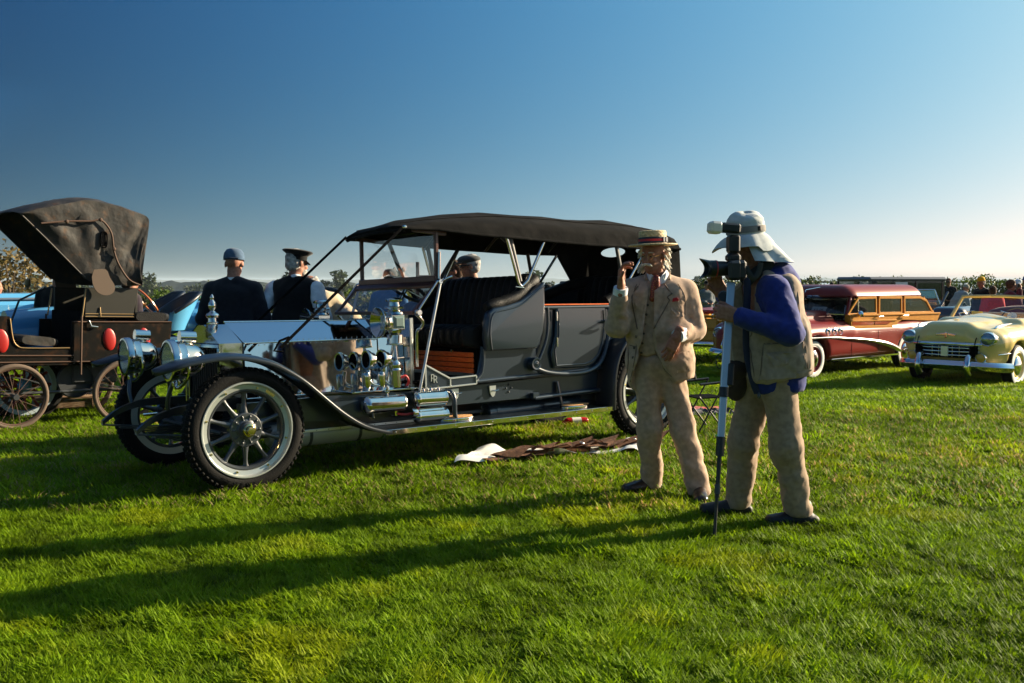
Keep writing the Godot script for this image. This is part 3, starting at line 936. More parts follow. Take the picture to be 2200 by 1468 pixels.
	box_part("dash_edge", Vector3(-1.50, 0.88, -0.525), Vector3(0.03, 0.585, 0.012), M.alloy, t, 0.003)
	for s in [-1.0, 1.0]:
		# front corner plate with its beading
		var tp := Mb.new()
		tp.slab(v2s([-1.53, 0.60, -1.53, 0.80, -1.78, 0.675, -2.03, 0.682, -2.03, 0.615]), Vector3(0, 0, 0.655 * s), Vector3.RIGHT, Vector3.UP, 0.02, 0.003)
		part("corner_plate", tp, gr, t)
		for e in [[-1.53, 0.80, -1.77, 0.675], [-1.77, 0.678, -2.03, 0.686], [-1.53, 0.603, -2.03, 0.618], [-1.77, 0.67, -1.77, 0.61], [-2.03, 0.684, -2.03, 0.62], [-1.535, 0.80, -1.535, 0.60]]:
			var ln := Mb.new()
			var p := Vector3(e[0], e[1], 0.668 * s); var qq := Vector3(e[2], e[3], 0.668 * s)
			ln.box((p + qq) * 0.5, Vector3((qq - p).length(), 0.014, 0.010), 0.002, Basis(Vector3.BACK, atan2(qq.y - p.y, qq.x - p.x)))
			part("beading", ln, M.alloy, t)
	var mono := Mb.new()
	mono.add(letters("R", 0.075, 0.006), Transform3D(Basis(Vector3.LEFT, Vector3.UP, Vector3.FORWARD), Vector3(-1.60, 0.69, -0.668)))
	mono.add(letters("R", 0.075, 0.006), Transform3D(Basis(Vector3.LEFT, Vector3.UP, Vector3.FORWARD), Vector3(-1.622, 0.677, -0.671)))
	part("monogram", mono, M.alloy, t)
	# windscreen: lower raked light and upper upright light in mahogany
	var mh: Material = M.mahogany
	var A := Vector3(-1.45, 1.215, 0); var B := Vector3(-1.665, 1.435, 0)
	var rk := Basis(Vector3.BACK, atan2(B.y - A.y, B.x - A.x))
	var ws := Node3D.new(); ws.name = "windscreen"; t.add_child(ws)
	box_part("bottom_rail", A, Vector3(0.034, 0.03, 1.30), mh, ws, 0.006)
	box_part("middle_rail", B, Vector3(0.055, 0.03, 1.28), mh, ws, 0.006, rk)
	box_part("upper_rail", B + Vector3(-0.02, 0.05, 0), Vector3(0.03, 0.05, 1.24), mh, ws, 0.006)
	for s in [-1.0, 1.0]:
		box_part("raked_stile", (A + B) * 0.5 + Vector3(0, 0, 0.635 * s), Vector3(0.30, 0.022, 0.03), mh, ws, 0.005, rk)
		box_part("upright_stile", Vector3(-1.70, 1.67, 0.605 * s), Vector3(0.03, 0.46, 0.034), mh, ws, 0.005)
		var st := tube_part("chrome_stay", [A + Vector3(-0.02, 0.0, 0.66 * s), B + Vector3(0.0, 0.02, 0.66 * s), Vector3(-1.70, 1.48, 0.65 * s)], 0.011, nk, ws)
		lathe_part("wing_nut", [Vector2(0, -0.03), Vector2(0.022, -0.03), Vector2(0.03, -0.01), Vector2(0.03, 0.01), Vector2(0.02, 0.03), Vector2(0, 0.03)], A + Vector3(-0.03, 0.0, 0.66 * s), Vector3.BACK, nk, ws, 12)
		lathe_part("wing_nut", [Vector2(0, -0.03), Vector2(0.018, -0.03), Vector2(0.024, 0), Vector2(0.018, 0.03), Vector2(0, 0.03)], Vector3(-1.69, 1.46, 0.655 * s), Vector3.BACK, nk, ws, 12)
		tube_part("lever", [Vector3(-1.69, 1.46, 0.68 * s), Vector3(-1.74, 1.485, 0.69 * s), Vector3(-1.79, 1.50, 0.69 * s)], [0.006, 0.008, 0.012], nk, ws)
		tube_part("post", [Vector3(-1.705, 1.47, 0.632 * s), Vector3(-1.715, 1.70, 0.632 * s)], 0.012, nk, ws)
		tube_part("swan_neck", curve([Vector3(-1.47, 1.20, 0.66 * s), Vector3(-1.53, 1.14, 0.655 * s), Vector3(-1.53, 1.09, 0.62 * s), Vector3(-1.52, 1.06, 0.58 * s), Vector3(-1.53, 0.90, 0.555 * s), Vector3(-1.53, 0.78, 0.555 * s)], 4), 0.013, nk, ws)
	box_part("lower_pane", (A + B) * 0.5, Vector3(0.29, 0.004, 1.24), M.glass, ws, 0.0, rk)
	box_part("upper_pane", Vector3(-1.70, 1.67, 0), Vector3(0.004, 0.40, 1.18), M.glass, ws, 0.0)
	box_part("apron_pane", Vector3(-1.45, 1.185, 0), Vector3(0.006, 0.05, 1.1), M.old_glass, ws, 0.0)
	var br := tube_part("brace_rod", [Vector3(-1.70, 1.455, -0.66), Vector3(-1.455, 0.60, -0.70)], 0.0125, M.alloy, t)
	tube_part("brace_rod", [Vector3(-1.70, 1.455, 0.66), Vector3(-1.455, 0.60, 0.70)], 0.0125, M.alloy, t)
	# lamps
	for s in [-1.0, 1.0]:
		var hl := Node3D.new(); hl.name = "headlamp"; t.add_child(hl, true); hl.position = Vector3(0.44, 0.922, 0.49 * s)
		lathe_part("shell", [Vector2(0.128, 0.012), Vector2(0.142, 0.01), Vector2(0.147, 0), Vector2(0.147, -0.035), Vector2(0.138, -0.042), Vector2(0.132, -0.05), Vector2(0.132, -0.095), Vector2(0.126, -0.1), Vector2(0.118, -0.15), Vector2(0.10, -0.195), Vector2(0.07, -0.23), Vector2(0.035, -0.25), Vector2(0, -0.256)], Vector3.ZERO, Vector3.RIGHT, nk, hl, 36, 0.7)
		lathe_part("reflector", [Vector2(0.128, 0.0), Vector2(0.115, -0.05), Vector2(0.08, -0.1), Vector2(0.04, -0.125), Vector2(0, -0.13)], Vector3.ZERO, Vector3.RIGHT, nk, hl, 28, 0.3)
		lathe_part("lens", [Vector2(0.129, 0.004), Vector2(0, 0.006)], Vector3.ZERO, Vector3.RIGHT, M.lens, hl, 28)
		var vt := Mb.new(); vt.crease = 0.5
		vt.tube([Vector3(-0.08, 0.165, -0.0), Vector3(-0.19, 0.155, 0)], 0.04, 20)
		vt.tube([Vector3(-0.135, 0.10, 0), Vector3(-0.135, 0.15, 0)], 0.03, 12)
		part("vent", vt, nk, hl)
		var fk := Mb.new(); fk.crease = 0.5
		fk.tube(curve([Vector3(-0.09, 0.0, -0.14), Vector3(-0.09, -0.10, -0.14), Vector3(-0.07, -0.17, -0.06), Vector3(-0.05, -0.19, 0), Vector3(-0.07, -0.17, 0.06), Vector3(-0.09, -0.10, 0.14), Vector3(-0.09, 0, 0.14)], 4), 0.012, 8)
		part("fork", fk, nk, hl)
		for k in 3: lathe_part("knob", [Vector2(0, -0.02), Vector2(0.01, -0.02), Vector2(0.012, 0), Vector2(0.01, 0.02), Vector2(0, 0.02)], Vector3(-0.02 - 0.05 * k, -0.155 + 0.01 * k, 0.03 * (k - 1)), Vector3.UP, nk, hl, 8)
		# side lamp on the scuttle
		var sl := Node3D.new(); sl.name = "side_lamp"; t.add_child(sl, true); sl.position = Vector3(-1.29, 1.145, 0.62 * s)
		box_part("lantern", Vector3.ZERO, Vector3(0.13, 0.13, 0.12), nk, sl, 0.012)
		var gf := Mb.new()
		for p in [[Vector3(-0.05, -0.05, -0.062), Vector3(0.05, -0.05, -0.062), Vector3(0.03, -0.03, -0.08), Vector3(-0.03, -0.03, -0.08)], [Vector3(-0.05, 0.05, -0.062), Vector3(0.05, 0.05, -0.062), Vector3(0.03, 0.03, -0.08), Vector3(-0.03, 0.03, -0.08)], [Vector3(-0.05, -0.05, -0.062), Vector3(-0.05, 0.05, -0.062), Vector3(-0.03, 0.03, -0.08), Vector3(-0.03, -0.03, -0.08)], [Vector3(0.05, -0.05, -0.062), Vector3(0.05, 0.05, -0.062), Vector3(0.03, 0.03, -0.08), Vector3(0.03, -0.03, -0.08)], [Vector3(-0.03, -0.03, -0.08), Vector3(0.03, -0.03, -0.08), Vector3(0.03, 0.03, -0.08), Vector3(-0.03, 0.03, -0.08)]]:
			if s > 0: for k in 4: p[k].z = -p[k].z
			gf.quad(p[0], p[1], p[2], p[3])
		part("bevelled_glass", gf, mk("lamp_glass", Color(0.16, 0.22, 0.20), 0.06), sl)
		lathe_part("hood", [Vector2(0.115, 0.155), Vector2(0.122, 0.152), Vector2(0.118, 0.145), Vector2(0.085, 0.10), Vector2(0.07, 0.075), Vector2(0.07, 0.055), Vector2(0.0, 0.055)], Vector3.ZERO, Vector3.RIGHT, nk, sl, 28, 0.7)
		lathe_part("front_lens", [Vector2(0.068, 0.085), Vector2(0.04, 0.098), Vector2(0, 0.102)], Vector3.ZERO, Vector3.RIGHT, M.lens, sl, 20)
		lathe_part("chimney", [Vector2(0.075, 0.06), Vector2(0.072, 0.078), Vector2(0.05, 0.084), Vector2(0.045, 0.098), Vector2(0.075, 0.104), Vector2(0.078, 0.114), Vector2(0.07, 0.122), Vector2(0.045, 0.126), Vector2(0.042, 0.155), Vector2(0.068, 0.162), Vector2(0.07, 0.175), Vector2(0.06, 0.185), Vector2(0.03, 0.192), Vector2(0, 0.195)], Vector3(-0.0, 0, 0), Vector3.UP, nk, sl, 20)
		lathe_part("oil_font", [Vector2(0.055, -0.06), Vector2(0.05, -0.085), Vector2(0.035, -0.09), Vector2(0.062, -0.10), Vector2(0.065, -0.165), Vector2(0.07, -0.17), Vector2(0.07, -0.178), Vector2(0, -0.18)], Vector3.ZERO, Vector3.UP, nk, sl, 20)
		tube_part("stem", [Vector3(0, -0.17, 0), Vector3(0, -0.34, 0.02 * s)], 0.01, nk, sl)
	# horns and generator below the near lamp
	for k in 2:
		var hn := Node3D.new(); hn.name = "horn"; t.add_child(hn, true); hn.position = Vector3(-1.04 - 0.13 * k, 0.86, -0.60)
		lathe_part("bell", [Vector2(0.062, 0.004), Vector2(0.074, 0.006), Vector2(0.078, -0.004), Vector2(0.074, -0.022), Vector2(0.06, -0.03), Vector2(0.055, -0.06), Vector2(0.03, -0.085), Vector2(0.014, -0.10)], Vector3.ZERO, Vector3.RIGHT, nk, hn, 24)
		lathe_part("mesh_screen", [Vector2(0.064, -0.004), Vector2(0, -0.004)], Vector3.ZERO, Vector3.RIGHT, M.dark, hn, 24)
		tube_part("coiled_pipe", curve([Vector3(-0.08, 0, 0), Vector3(-0.14, -0.03, 0.0), Vector3(-0.15, -0.12, 0), Vector3(-0.10, -0.20, 0), Vector3(-0.03, -0.17, 0.0), Vector3(-0.03, -0.08, 0.02)], 4), 0.016, nk, hn)
		lathe_part("bulb_can", [Vector2(0, -0.24), Vector2(0.02, -0.235), Vector2(0.034, -0.20), Vector2(0.036, -0.12), Vector2(0.03, -0.10), Vector2(0, -0.095)], Vector3.ZERO, Vector3.UP, nk, hn, 14)
	lathe_part("acetylene_can", [Vector2(0, 0.0), Vector2(0.045, 0.0), Vector2(0.047, 0.012), Vector2(0.047, 0.13), Vector2(0.051, 0.134), Vector2(0.051, 0.142), Vector2(0.046, 0.15), Vector2(0.05, 0.17), Vector2(0.05, 0.19), Vector2(0.034, 0.215), Vector2(0.014, 0.225), Vector2(0.01, 0.24), Vector2(0.01, 0.34), Vector2(0, 0.34)], Vector3(-1.29, 0.635, -0.61), Vector3.UP, nk, t, 22)
	tube_part("pump_bracket", [Vector3(-1.40, 0.86, -0.56), Vector3(-1.24, 0.86, -0.60), Vector3(-1.22, 0.72, -0.60)], 0.009, nk, t)
	lathe_part("rear_reflector", [Vector2(0.0, 0.0), Vector2(0.06, 0.01), Vector2(0.085, 0.04), Vector2(0.09, 0.045), Vector2(0.075, 0.07), Vector2(0.03, 0.1)], Vector3(-1.38, 0.78, -0.54), Vector3.RIGHT, nk, t, 20)
	tube_part("pressure_hose", curve([Vector3(-1.32, 0.70, -0.62), Vector3(-1.37, 0.72, -0.63), Vector3(-1.40, 0.68, -0.63), Vector3(-1.39, 0.64, -0.62)], 4), 0.010, M.red_rubber, t)
	box_part("shelf", Vector3(-1.18, 0.618, -0.53), Vector3(0.6, 0.014, 0.26), nk, t, 0.003)
	var gen := Node3D.new(); gen.name = "gas_cylinder"; t.add_child(gen); gen.position = Vector3(-1.15, 0.52, -0.68)
	lathe_part("drum", [Vector2(0, 0.20), Vector2(0.03, 0.197), Vector2(0.055, 0.185), Vector2(0.066, 0.165), Vector2(0.068, 0.15), Vector2(0.066, 0.145), Vector2(0.066, -0.145), Vector2(0.069, -0.15), Vector2(0.066, -0.165), Vector2(0.05, -0.18), Vector2(0, -0.188)], Vector3.ZERO, Vector3.RIGHT, nk, gen, 28)
	lathe_part("valve", [Vector2(0, 0.05), Vector2(0.01, 0.05), Vector2(0.01, 0.035), Vector2(0.022, 0.03), Vector2(0.022, 0.02), Vector2(0.01, 0.015), Vector2(0.012, 0)], Vector3(-0.02, 0.062, 0), Vector3.UP, nk, gen, 10)
	for k in 2: box_part("foot", Vector3(-0.1 + 0.2 * k, -0.075, 0.03), Vector3(0.02, 0.06, 0.07), nk, gen)
	var tw := Node3D.new(); tw.name = "air_pump"; t.add_child(tw); tw.position = Vector3(-1.55, 0.535, -0.70)
	for q in [[0.0, 0.0, 0.062, 0.14], [0.0, -0.10, 0.03, 0.12], [-0.01, -0.135, 0.05, 0.145]]:
		var rr: float = q[2]; var L: float = q[3]
		lathe_part("barrel", [Vector2(0, L + 0.02), Vector2(rr * 0.6, L + 0.018), Vector2(rr, L), Vector2(rr * 1.05, L - 0.005), Vector2(rr * 1.05, L - 0.02), Vector2(rr, L - 0.025), Vector2(rr, -L + 0.025), Vector2(rr * 1.05, -L + 0.02), Vector2(rr * 1.05, -L + 0.005), Vector2(rr * 0.9, -L), Vector2(0, -L - 0.005)], Vector3(q[0], q[1], 0), Vector3.RIGHT, nk, tw, 24)
	for k in 3: lathe_part("tap", [Vector2(0, 0.04), Vector2(0.012, 0.038), Vector2(0.006, 0.025), Vector2(0.014, 0.012), Vector2(0.014, 0)], Vector3(0.06 - 0.07 * k, 0.058, 0), Vector3.UP, nk, tw, 8)
	lathe_part("gauge", [Vector2(0, 0.02), Vector2(0.035, 0.018), Vector2(0.038, 0), Vector2(0.034, -0.03)], Vector3(0.17, -0.10, -0.02), Vector3.RIGHT, nk, tw, 18)
	tube_part("red_hose", curve([Vector3(-1.25, 0.435, -0.69), Vector3(-1.34, 0.425, -0.70), Vector3(-1.41, 0.45, -0.71), Vector3(-1.45, 0.50, -0.72)], 4), 0.009, M.red_rubber, t)
	# fittings along the frame
	for x in [-1.84, -2.22]:
		var sh := Mb.new()
		sh.slab(v2s([-0.035, 0.045, 0.035, 0.045, 0.032, -0.01, 0.02, -0.04, 0.0, -0.055, -0.02, -0.04, -0.032, -0.01]), Vector3.ZERO, Vector3.RIGHT, Vector3.UP, 0.012, 0.003)
		var p := part("shield_plate", sh, M.alloy, t, Vector3(x, 0.545, -0.632))
		tube_part("knob", [Vector3(0, 0, 0), Vector3(0.0, 0, -0.03), Vector3(-0.04, 0.005, -0.035)], 0.006, nk, p)
	tube_part("board_bracket", curve([Vector3(-1.70, 0.56, -0.63), Vector3(-1.74, 0.575, -0.70), Vector3(-1.755, 0.52, -0.74), Vector3(-1.755, 0.40, -0.745), Vector3(-1.77, 0.335, -0.75)], 4), 0.021, gr, t)
	for k in 4: part("stud", Mb.new().ball(Vector3.ZERO, Vector3(0.009, 0.009, 0.009), 8, 5), gr, t, Vector3(-2.40 + [0.03, -0.03, 0.0, 0.0][k], 0.555 + [0.0, 0.0, 0.03, -0.03][k], -0.622))
	tube_part("spring_hanger", [Vector3(-2.93, 0.58, -0.64), Vector3(-2.94, 0.46, -0.66), Vector3(-2.96, 0.36, -0.66)], Vector2(0.022, 0.014), gr, t)
	box_part("rod_block", Vector3(-2.66, 0.475, -0.65), Vector3(0.07, 0.05, 0.05), gr, t)
	# body
	for s in [-1.0, 1.0]:
		var zz: float = 0.63 * s
		var tub := Mb.new()
		tub.slab(v2s([-2.03, 0.64, -2.07, 0.70, -2.10, 0.82, -2.11, 0.92, -2.70, 0.92, -2.72, 1.24, -3.5, 1.235, -3.75, 1.32, -4.2, 1.42, -4.5, 1.40, -4.60, 1.1, -4.5, 0.78, -4.4, 0.68, -3.5, 0.665]), Vector3(0, 0, zz), Vector3.RIGHT, Vector3.UP, 0.04, 0.01)
		part("body_side", tub, gr, t)
		tube_part("sill_moulding", curve([Vector3(-2.04, 0.635, zz * 1.04), Vector3(-2.6, 0.648, zz * 1.04), Vector3(-3.45, 0.675, zz * 1.04)], 3), 0.018, gr, t)
		tube_part("floor_moulding", curve([Vector3(-2.03, 0.655, zz * 1.05), Vector3(-2.085, 0.70, zz * 1.05), Vector3(-2.11, 0.80, zz * 1.05), Vector3(-2.115, 0.90, zz * 1.05)], 4), 0.014, gr, t)
		var fs := Mb.new()
		fs.crease = 0.6
		var outl := [-2.125, 0.885, -2.105, 1.0, -2.12, 1.12, -2.145, 1.20, -2.20, 1.24, -2.34, 1.258, -2.48, 1.295, -2.60, 1.37, -2.70, 1.435, -2.75, 1.455, -2.755, 1.2, -2.725, 1.02, -2.66, 0.885]
		fs.slab(v2s(outl), Vector3(0, 0, 0.672 * s), Vector3.RIGHT, Vector3.UP, 0.075, 0.016)
		var fsp := part("front_seat_panel", fs, gr, t)
		tube_part("beading", curve(v3z([-2.165, 0.89, -2.15, 1.02, -2.16, 1.13, -2.19, 1.19, -2.24, 1.213, -2.34, 1.228, -2.48, 1.262, -2.60, 1.335, -2.70, 1.40, -2.74, 1.415], 0.71 * s), 3), 0.008, gr, fsp)
		var dr := Mb.new()
		dr.slab(v2s([-2.90, 1.245, -3.48, 1.24, -3.495, 1.06, -3.46, 0.90, -3.40, 0.78, -3.32, 0.715, -3.22, 0.69, -2.86, 0.70, -2.83, 0.84, -2.88, 0.98]), Vector3(0, 0, 0.668 * s), Vector3.RIGHT, Vector3.UP, 0.04, 0.012)
		var door := part("rear_door", dr, gr, t)
		tube_part("beading", v3z([-2.92, 1.20, -2.915, 0.98, -2.865, 0.86, -2.88, 0.725, -3.21, 0.722, -3.30, 0.742, -3.38, 0.80, -3.43, 0.91, -3.462, 1.06, -3.45, 1.20], 0.690 * s), 0.007, gr, door)
		for y in [1.155, 0.93]:
			var hi := tube_part("hinge", [Vector3(-2.89, y - 0.04, 0.695 * s), Vector3(-2.89, y + 0.04, 0.695 * s)], 0.009, nk, door)
		var hd := tube_part("handle", [Vector3(-3.45, 1.10, 0.69 * s), Vector3(-3.45, 1.10, 0.735 * s), Vector3(-3.43, 1.095, 0.75 * s), Vector3(-3.53, 1.085, 0.75 * s), Vector3(-3.55, 1.085, 0.735 * s)], 0.012, nk, door)
		tube_part("top_roll", [Vector3(-2.74, 1.235, 0.668 * s), Vector3(-3.52, 1.228, 0.668 * s)], 0.022, gr, t)
		box_part("wood_capping", Vector3(-3.12, 1.256, 0.655 * s), Vector3(0.80, 0.012, 0.07), M.orange_wood, t, 0.003, Basis(Vector3.BACK, 0.006))
		var sw := Mb.new(); sw.crease = 0.4
		var path := curve([Vector3(-2.79, 1.235, 0.69 * s), Vector3(-2.79, 1.08, 0.69 * s), Vector3(-2.77, 0.96, 0.69 * s), Vector3(-2.72, 0.85, 0.69 * s), Vector3(-2.68, 0.78, 0.69 * s)], 4)
		sw.tube(path, 0.014, 8)
		part("scroll_moulding", sw, gr, t)
		tube_part("scroll_moulding", curve([Vector3(-2.66, 0.71, 0.685 * s), Vector3(-2.78, 0.67, 0.685 * s), Vector3(-2.98, 0.645, 0.685 * s), Vector3(-3.2, 0.645, 0.685 * s), Vector3(-3.36, 0.69, 0.685 * s), Vector3(-3.45, 0.79, 0.685 * s), Vector3(-3.50, 0.93, 0.685 * s), Vector3(-3.53, 1.08, 0.685 * s), Vector3(-3.53, 1.22, 0.685 * s)], 4), 0.022, gr, t)
		lathe_part("scroll_boss", [Vector2(0.058, -0.03), Vector2(0.058, 0.03), Vector2(0.05, 0.042), Vector2(0.036, 0.04), Vector2(0.032, 0.034), Vector2(0.028, 0.04), Vector2(0.016, 0.042), Vector2(0.013, 0.034), Vector2(0.01, 0.042), Vector2(0, 0.045)], Vector3(-2.64, 0.752, 0.672 * s), Vector3(0, 0, s), gr, t, 24)
		tube_part("wing_beading", [Vector3(-3.54, 0.93, 0.655 * s), Vector3(-3.62, 0.935, 0.655 * s), Vector3(-3.57, 0.82, 0.655 * s)], 0.007, gr, t)
	box_part("floor", Vector3(-3.0, 0.655, 0), Vector3(3.0, 0.03, 1.22), M.dark, t)
	var tl := Mb.new()
	tl.box(Vector3(-4.55, 1.05, 0), Vector3(0.05, 0.75, 1.24), 0.01)
	part("tail_panel", tl, gr, t)
	# seats
	part("front_backrest", tufted(1.24, 0.52, 0.20, 13), M.leather, t, Vector3(-2.62, 1.26, 0)).rotation.z = 0.20
	part("front_seat_cushion", tufted(1.20, 0.20, 0.62, 11), M.leather, t, Vector3(-2.27, 1.0, 0))
	box_part("front_seat_riser", Vector3(-2.33, 0.78, 0.0), Vector3(0.5, 0.25, 1.2), M.dark, t)
	for s in [-1.0, 1.0]:
		tube_part("arm_roll", curve([Vector3(-2.16, 1.245, 0.635 * s), Vector3(-2.34, 1.285, 0.64 * s), Vector3(-2.48, 1.33, 0.64 * s), Vector3(-2.62, 1.42, 0.62 * s), Vector3(-2.73, 1.475, 0.58 * s), Vector3(-2.76, 1.49, 0.4 * s)], 5), [0.035, 0.045, 0.05, 0.055, 0.052, 0.05, 0.056, 0.05, 0.056, 0.05, 0.056, 0.05, 0.056, 0.052, 0.056, 0.05, 0.055, 0.055, 0.055, 0.055, 0.05, 0.05, 0.05, 0.05, 0.05, 0.05], M.leather, t, 12)
		tube_part("rear_arm_roll", curve([Vector3(-3.55, 1.27, 0.6 * s), Vector3(-3.85, 1.36, 0.6 * s), Vector3(-4.2, 1.46, 0.58 * s), Vector3(-4.45, 1.50, 0.45 * s)], 5), 0.06, M.leather, t, 10)
	part("rear_backrest", tufted(1.26, 0.58, 0.22, 12), M.leather, t, Vector3(-4.38, 1.25, 0)).rotation.z = 0.16
	part("rear_seat_cushion", tufted(1.2, 0.22, 0.6, 11), M.leather, t, Vector3(-4.05, 0.98, 0))
	# slatted tool locker under the front seat
	for k in 4:
		box_part("locker_slat", Vector3(-2.07, 0.715 + 0.045 * k, -0.1), Vector3(0.02, 0.04, 0.95), M.orange_wood, t, 0.006)
	box_part("kick_board", Vector3(-2.065, 0.682, -0.1), Vector3(0.018, 0.03, 0.95), M.alloy, t, 0.002)
	lathe_part("locker_catch", [Vector2(0, 0.02), Vector2(0.014, 0.018), Vector2(0.014, 0)], Vector3(-2.055, 0.88, -0.3), Vector3.RIGHT, nk, t, 8)
	# controls on the far side
	var sw2 := Mb.new(); sw2.crease = 0.3
	var ax := Vector3(-0.55, 0.83, 0).normalized()
	sw2.torus(Vector3.ZERO, ax, 0.20, 0.016, 36, 8)
	var stw := part("steering_wheel", sw2, M.black_plastic, t, Vector3(-1.98, 1.42, 0.32))
	var spk := Mb.new()
	for k in 4:
		var d := Mb.frame(ax) * Vector3(cos(k * PI / 2 + 0.5), 0, sin(k * PI / 2 + 0.5))
		spk.tube([Vector3.ZERO, d * 0.2], 0.009, 6)
	part("spokes", spk, nk, stw)
	tube_part("steering_column", [Vector3(-1.98, 1.42, 0.32), Vector3(-1.45, 0.62, 0.32)], 0.02, nk, t)
	for k in 2: tube_part("hand_lever", [Vector3(-1.95, 0.7, 0.60 + 0.05 * k), Vector3(-2.0 - 0.03 * k, 1.15, 0.66 + 0.04 * k)], 0.011, nk, t)
	# folding hood
	var ho := Mb.new(); ho.crease = 0.3
	var cols := [[-1.47, 1.915, 1.875], [-1.52, 1.945, 1.873], [-1.72, 2.00, 1.868], [-2.1, 2.055, 1.845], [-2.43, 2.085, 1.825], [-2.8, 2.088, 1.805], [-3.1, 2.085, 1.795], [-3.4, 2.065, 1.785], [-3.65, 2.07, 1.778], [-3.93, 2.075, 1.775], [-4.2, 2.05, 1.772], [-4.38, 2.02, 1.77], [-4.46, 1.975, 1.77], [-4.50, 1.90, 1.765]]
	var hn1 := noise(51, 2.2, 3)
	var rows := []
	for i in cols.size():
		var c: Array = cols[i]
		var ring2 := PackedVector3Array()
		for k in 25:
			var v := -1.0 + k / 12.0
			var av := absf(v)
			var yy: float
			var z := v * 0.67
			if av > 0.8:
				var g := (av - 0.8) / 0.2
				yy = lerpf(c[2] + (c[1] - c[2]) * 0.55, c[2], g * g * 0.6 + g * 0.4); z = signf(v) * (0.60 + 0.07 * sqrt(g))
			else:
				yy = c[2] + (c[1] - c[2]) * (0.55 + 0.45 * (1.0 - pow(av / 0.8, 2.2))); z = v / 0.8 * 0.60
			yy += hn1.get_noise_2d(c[0], z) * 0.012
			ring2.append(Vector3(c[0] - 0.11 * v * (1.0 - clampf(float(i) / 3.0, 0, 1)), yy, z))
		rows.append(ring2)
	ho.grid(rows)
	var inner := []
	for rrow in rows:
		var q2 := PackedVector3Array()
		for p in rrow: q2.append(p + Vector3(0, -0.008, -signf(p.z) * 0.008 if absf(p.z) > 0.6 else 0.0))
		inner.append(q2)
	var hi2 := Mb.new(); hi2.crease = 0.3
	ho.grid(inner)
	var roof := part("roof", ho, M.canvas, t)
	# front valance, rear curtain with two oval lights
	var fv := Mb.new(); fv.crease = 0.4
	var up := PackedVector3Array(); var lo := PackedVector3Array()
	for p in rows[0]: up.append(p); lo.append(Vector3(p.x - 0.012, minf(p.y - 0.03, 1.862 + 0.02 * (1.0 - absf(p.z))), p.z))
	fv.grid([up, lo]); fv.tube(Array(lo).slice(2, 23), 0.014, 8)
	part("front_hem", fv, M.canvas, roof)
	for s in [-1.0, 1.0]:
		var hm := []
		for rrow in rows: hm.append(rrow[0 if s < 0 else 24] + Vector3(0, 0.004, 0.003 * s))
		tube_part("side_hem", hm, Vector2(0.009, 0.013), M.canvas, roof, 6)
		var sq := []
		for rrow in rows.slice(1, rows.size() - 1): sq.append(rrow[5 if s < 0 else 19] + Vector3(0, 0.003, 0))
		tube_part("roof_seam", sq, Vector2(0.008, 0.004), M.canvas, roof, 6)
		box_part("cant_rail", Vector3(-1.64 if s < 0 else -1.80, 1.862, 0.60 * s), Vector3(0.32, 0.035, 0.03), mh, roof, 0.004, Basis(Vector3.BACK, 0.08))
	var cu := Mb.new(); cu.crease = 0.5
	var outline := PackedVector2Array(v2s([-0.63, 1.40, 0.63, 1.40, 0.655, 1.77, 0.60, 1.86, 0.3, 1.95, 0.0, 1.97, -0.3, 1.95, -0.60, 1.86, -0.655, 1.77]))
	var pcs := [outline]
	for zc in [-0.26, 0.26]:
		var ov := PackedVector2Array()
		for k in 20: ov.append(Vector2(zc + 0.19 * cos(TAU * k / 20), 1.79 + 0.055 * sin(TAU * k / 20)))
		# cut each light out by splitting the curtain through it
		var nx := []
		for pc in pcs:
			for half in [PackedVector2Array([Vector2(zc, 0), Vector2(3, 0), Vector2(3, 3), Vector2(zc, 3)]), PackedVector2Array([Vector2(-3, 0), Vector2(zc, 0), Vector2(zc, 3), Vector2(-3, 3)])]:
				for h2 in Geometry2D.intersect_polygons(pc, half):
					for h3 in Geometry2D.clip_polygons(h2, ov): nx.append(h3)
		pcs = nx
	for pc in pcs: cu.slab(Array(pc), Vector3(-4.49, 0, 0), Vector3.BACK, Vector3.UP, 0.008)
	part("rear_curtain", cu, M.canvas, roof)
	for zc in [-0.26, 0.26]:
		var fr2 := Mb.new(); fr2.crease = 0.2
		var lp := []
		for k in 25: lp.append(Vector3(-4.485, 1.79 + 0.057 * sin(TAU * k / 24), zc + 0.192 * cos(TAU * k / 24)))
		fr2.tube(lp, 0.008, 6)
		part("oval_light", fr2, M.canvas, roof)
	# rear quarter side curtains
	for s in [-1.0, 1.0]:
		var qc := Mb.new()
		qc.slab(v2s([-4.04, 1.78, -4.50, 1.78, -4.52, 1.38, -4.30, 1.41]), Vector3(0, 0, 0.655 * s), Vector3.RIGHT, Vector3.UP, 0.008)
		part("quarter_curtain", qc, M.canvas, roof)
		# hood irons: a V above the front seat, with black bows
		var V0 := Vector3(-2.53, 1.415, 0.66 * s)
		tube_part("hood_iron", curve([Vector3(-2.385, 1.83, 0.655 * s), Vector3(-2.47, 1.55, 0.66 * s), Vector3(-2.50, 1.45, 0.66 * s), V0], 4), Vector2(0.011, 0.016), nk, roof)
		tube_part("hood_iron", [V0, Vector3(-2.60, 1.47, 0.66 * s), Vector3(-2.79, 1.80, 0.655 * s)], Vector2(0.011, 0.015), nk, roof)
		tube_part("hood_bow", [Vector3(-2.43, 1.83, 0.64 * s), Vector3(-2.52, 1.46, 0.65 * s)], Vector2(0.012, 0.024), M.black_plastic, roof)
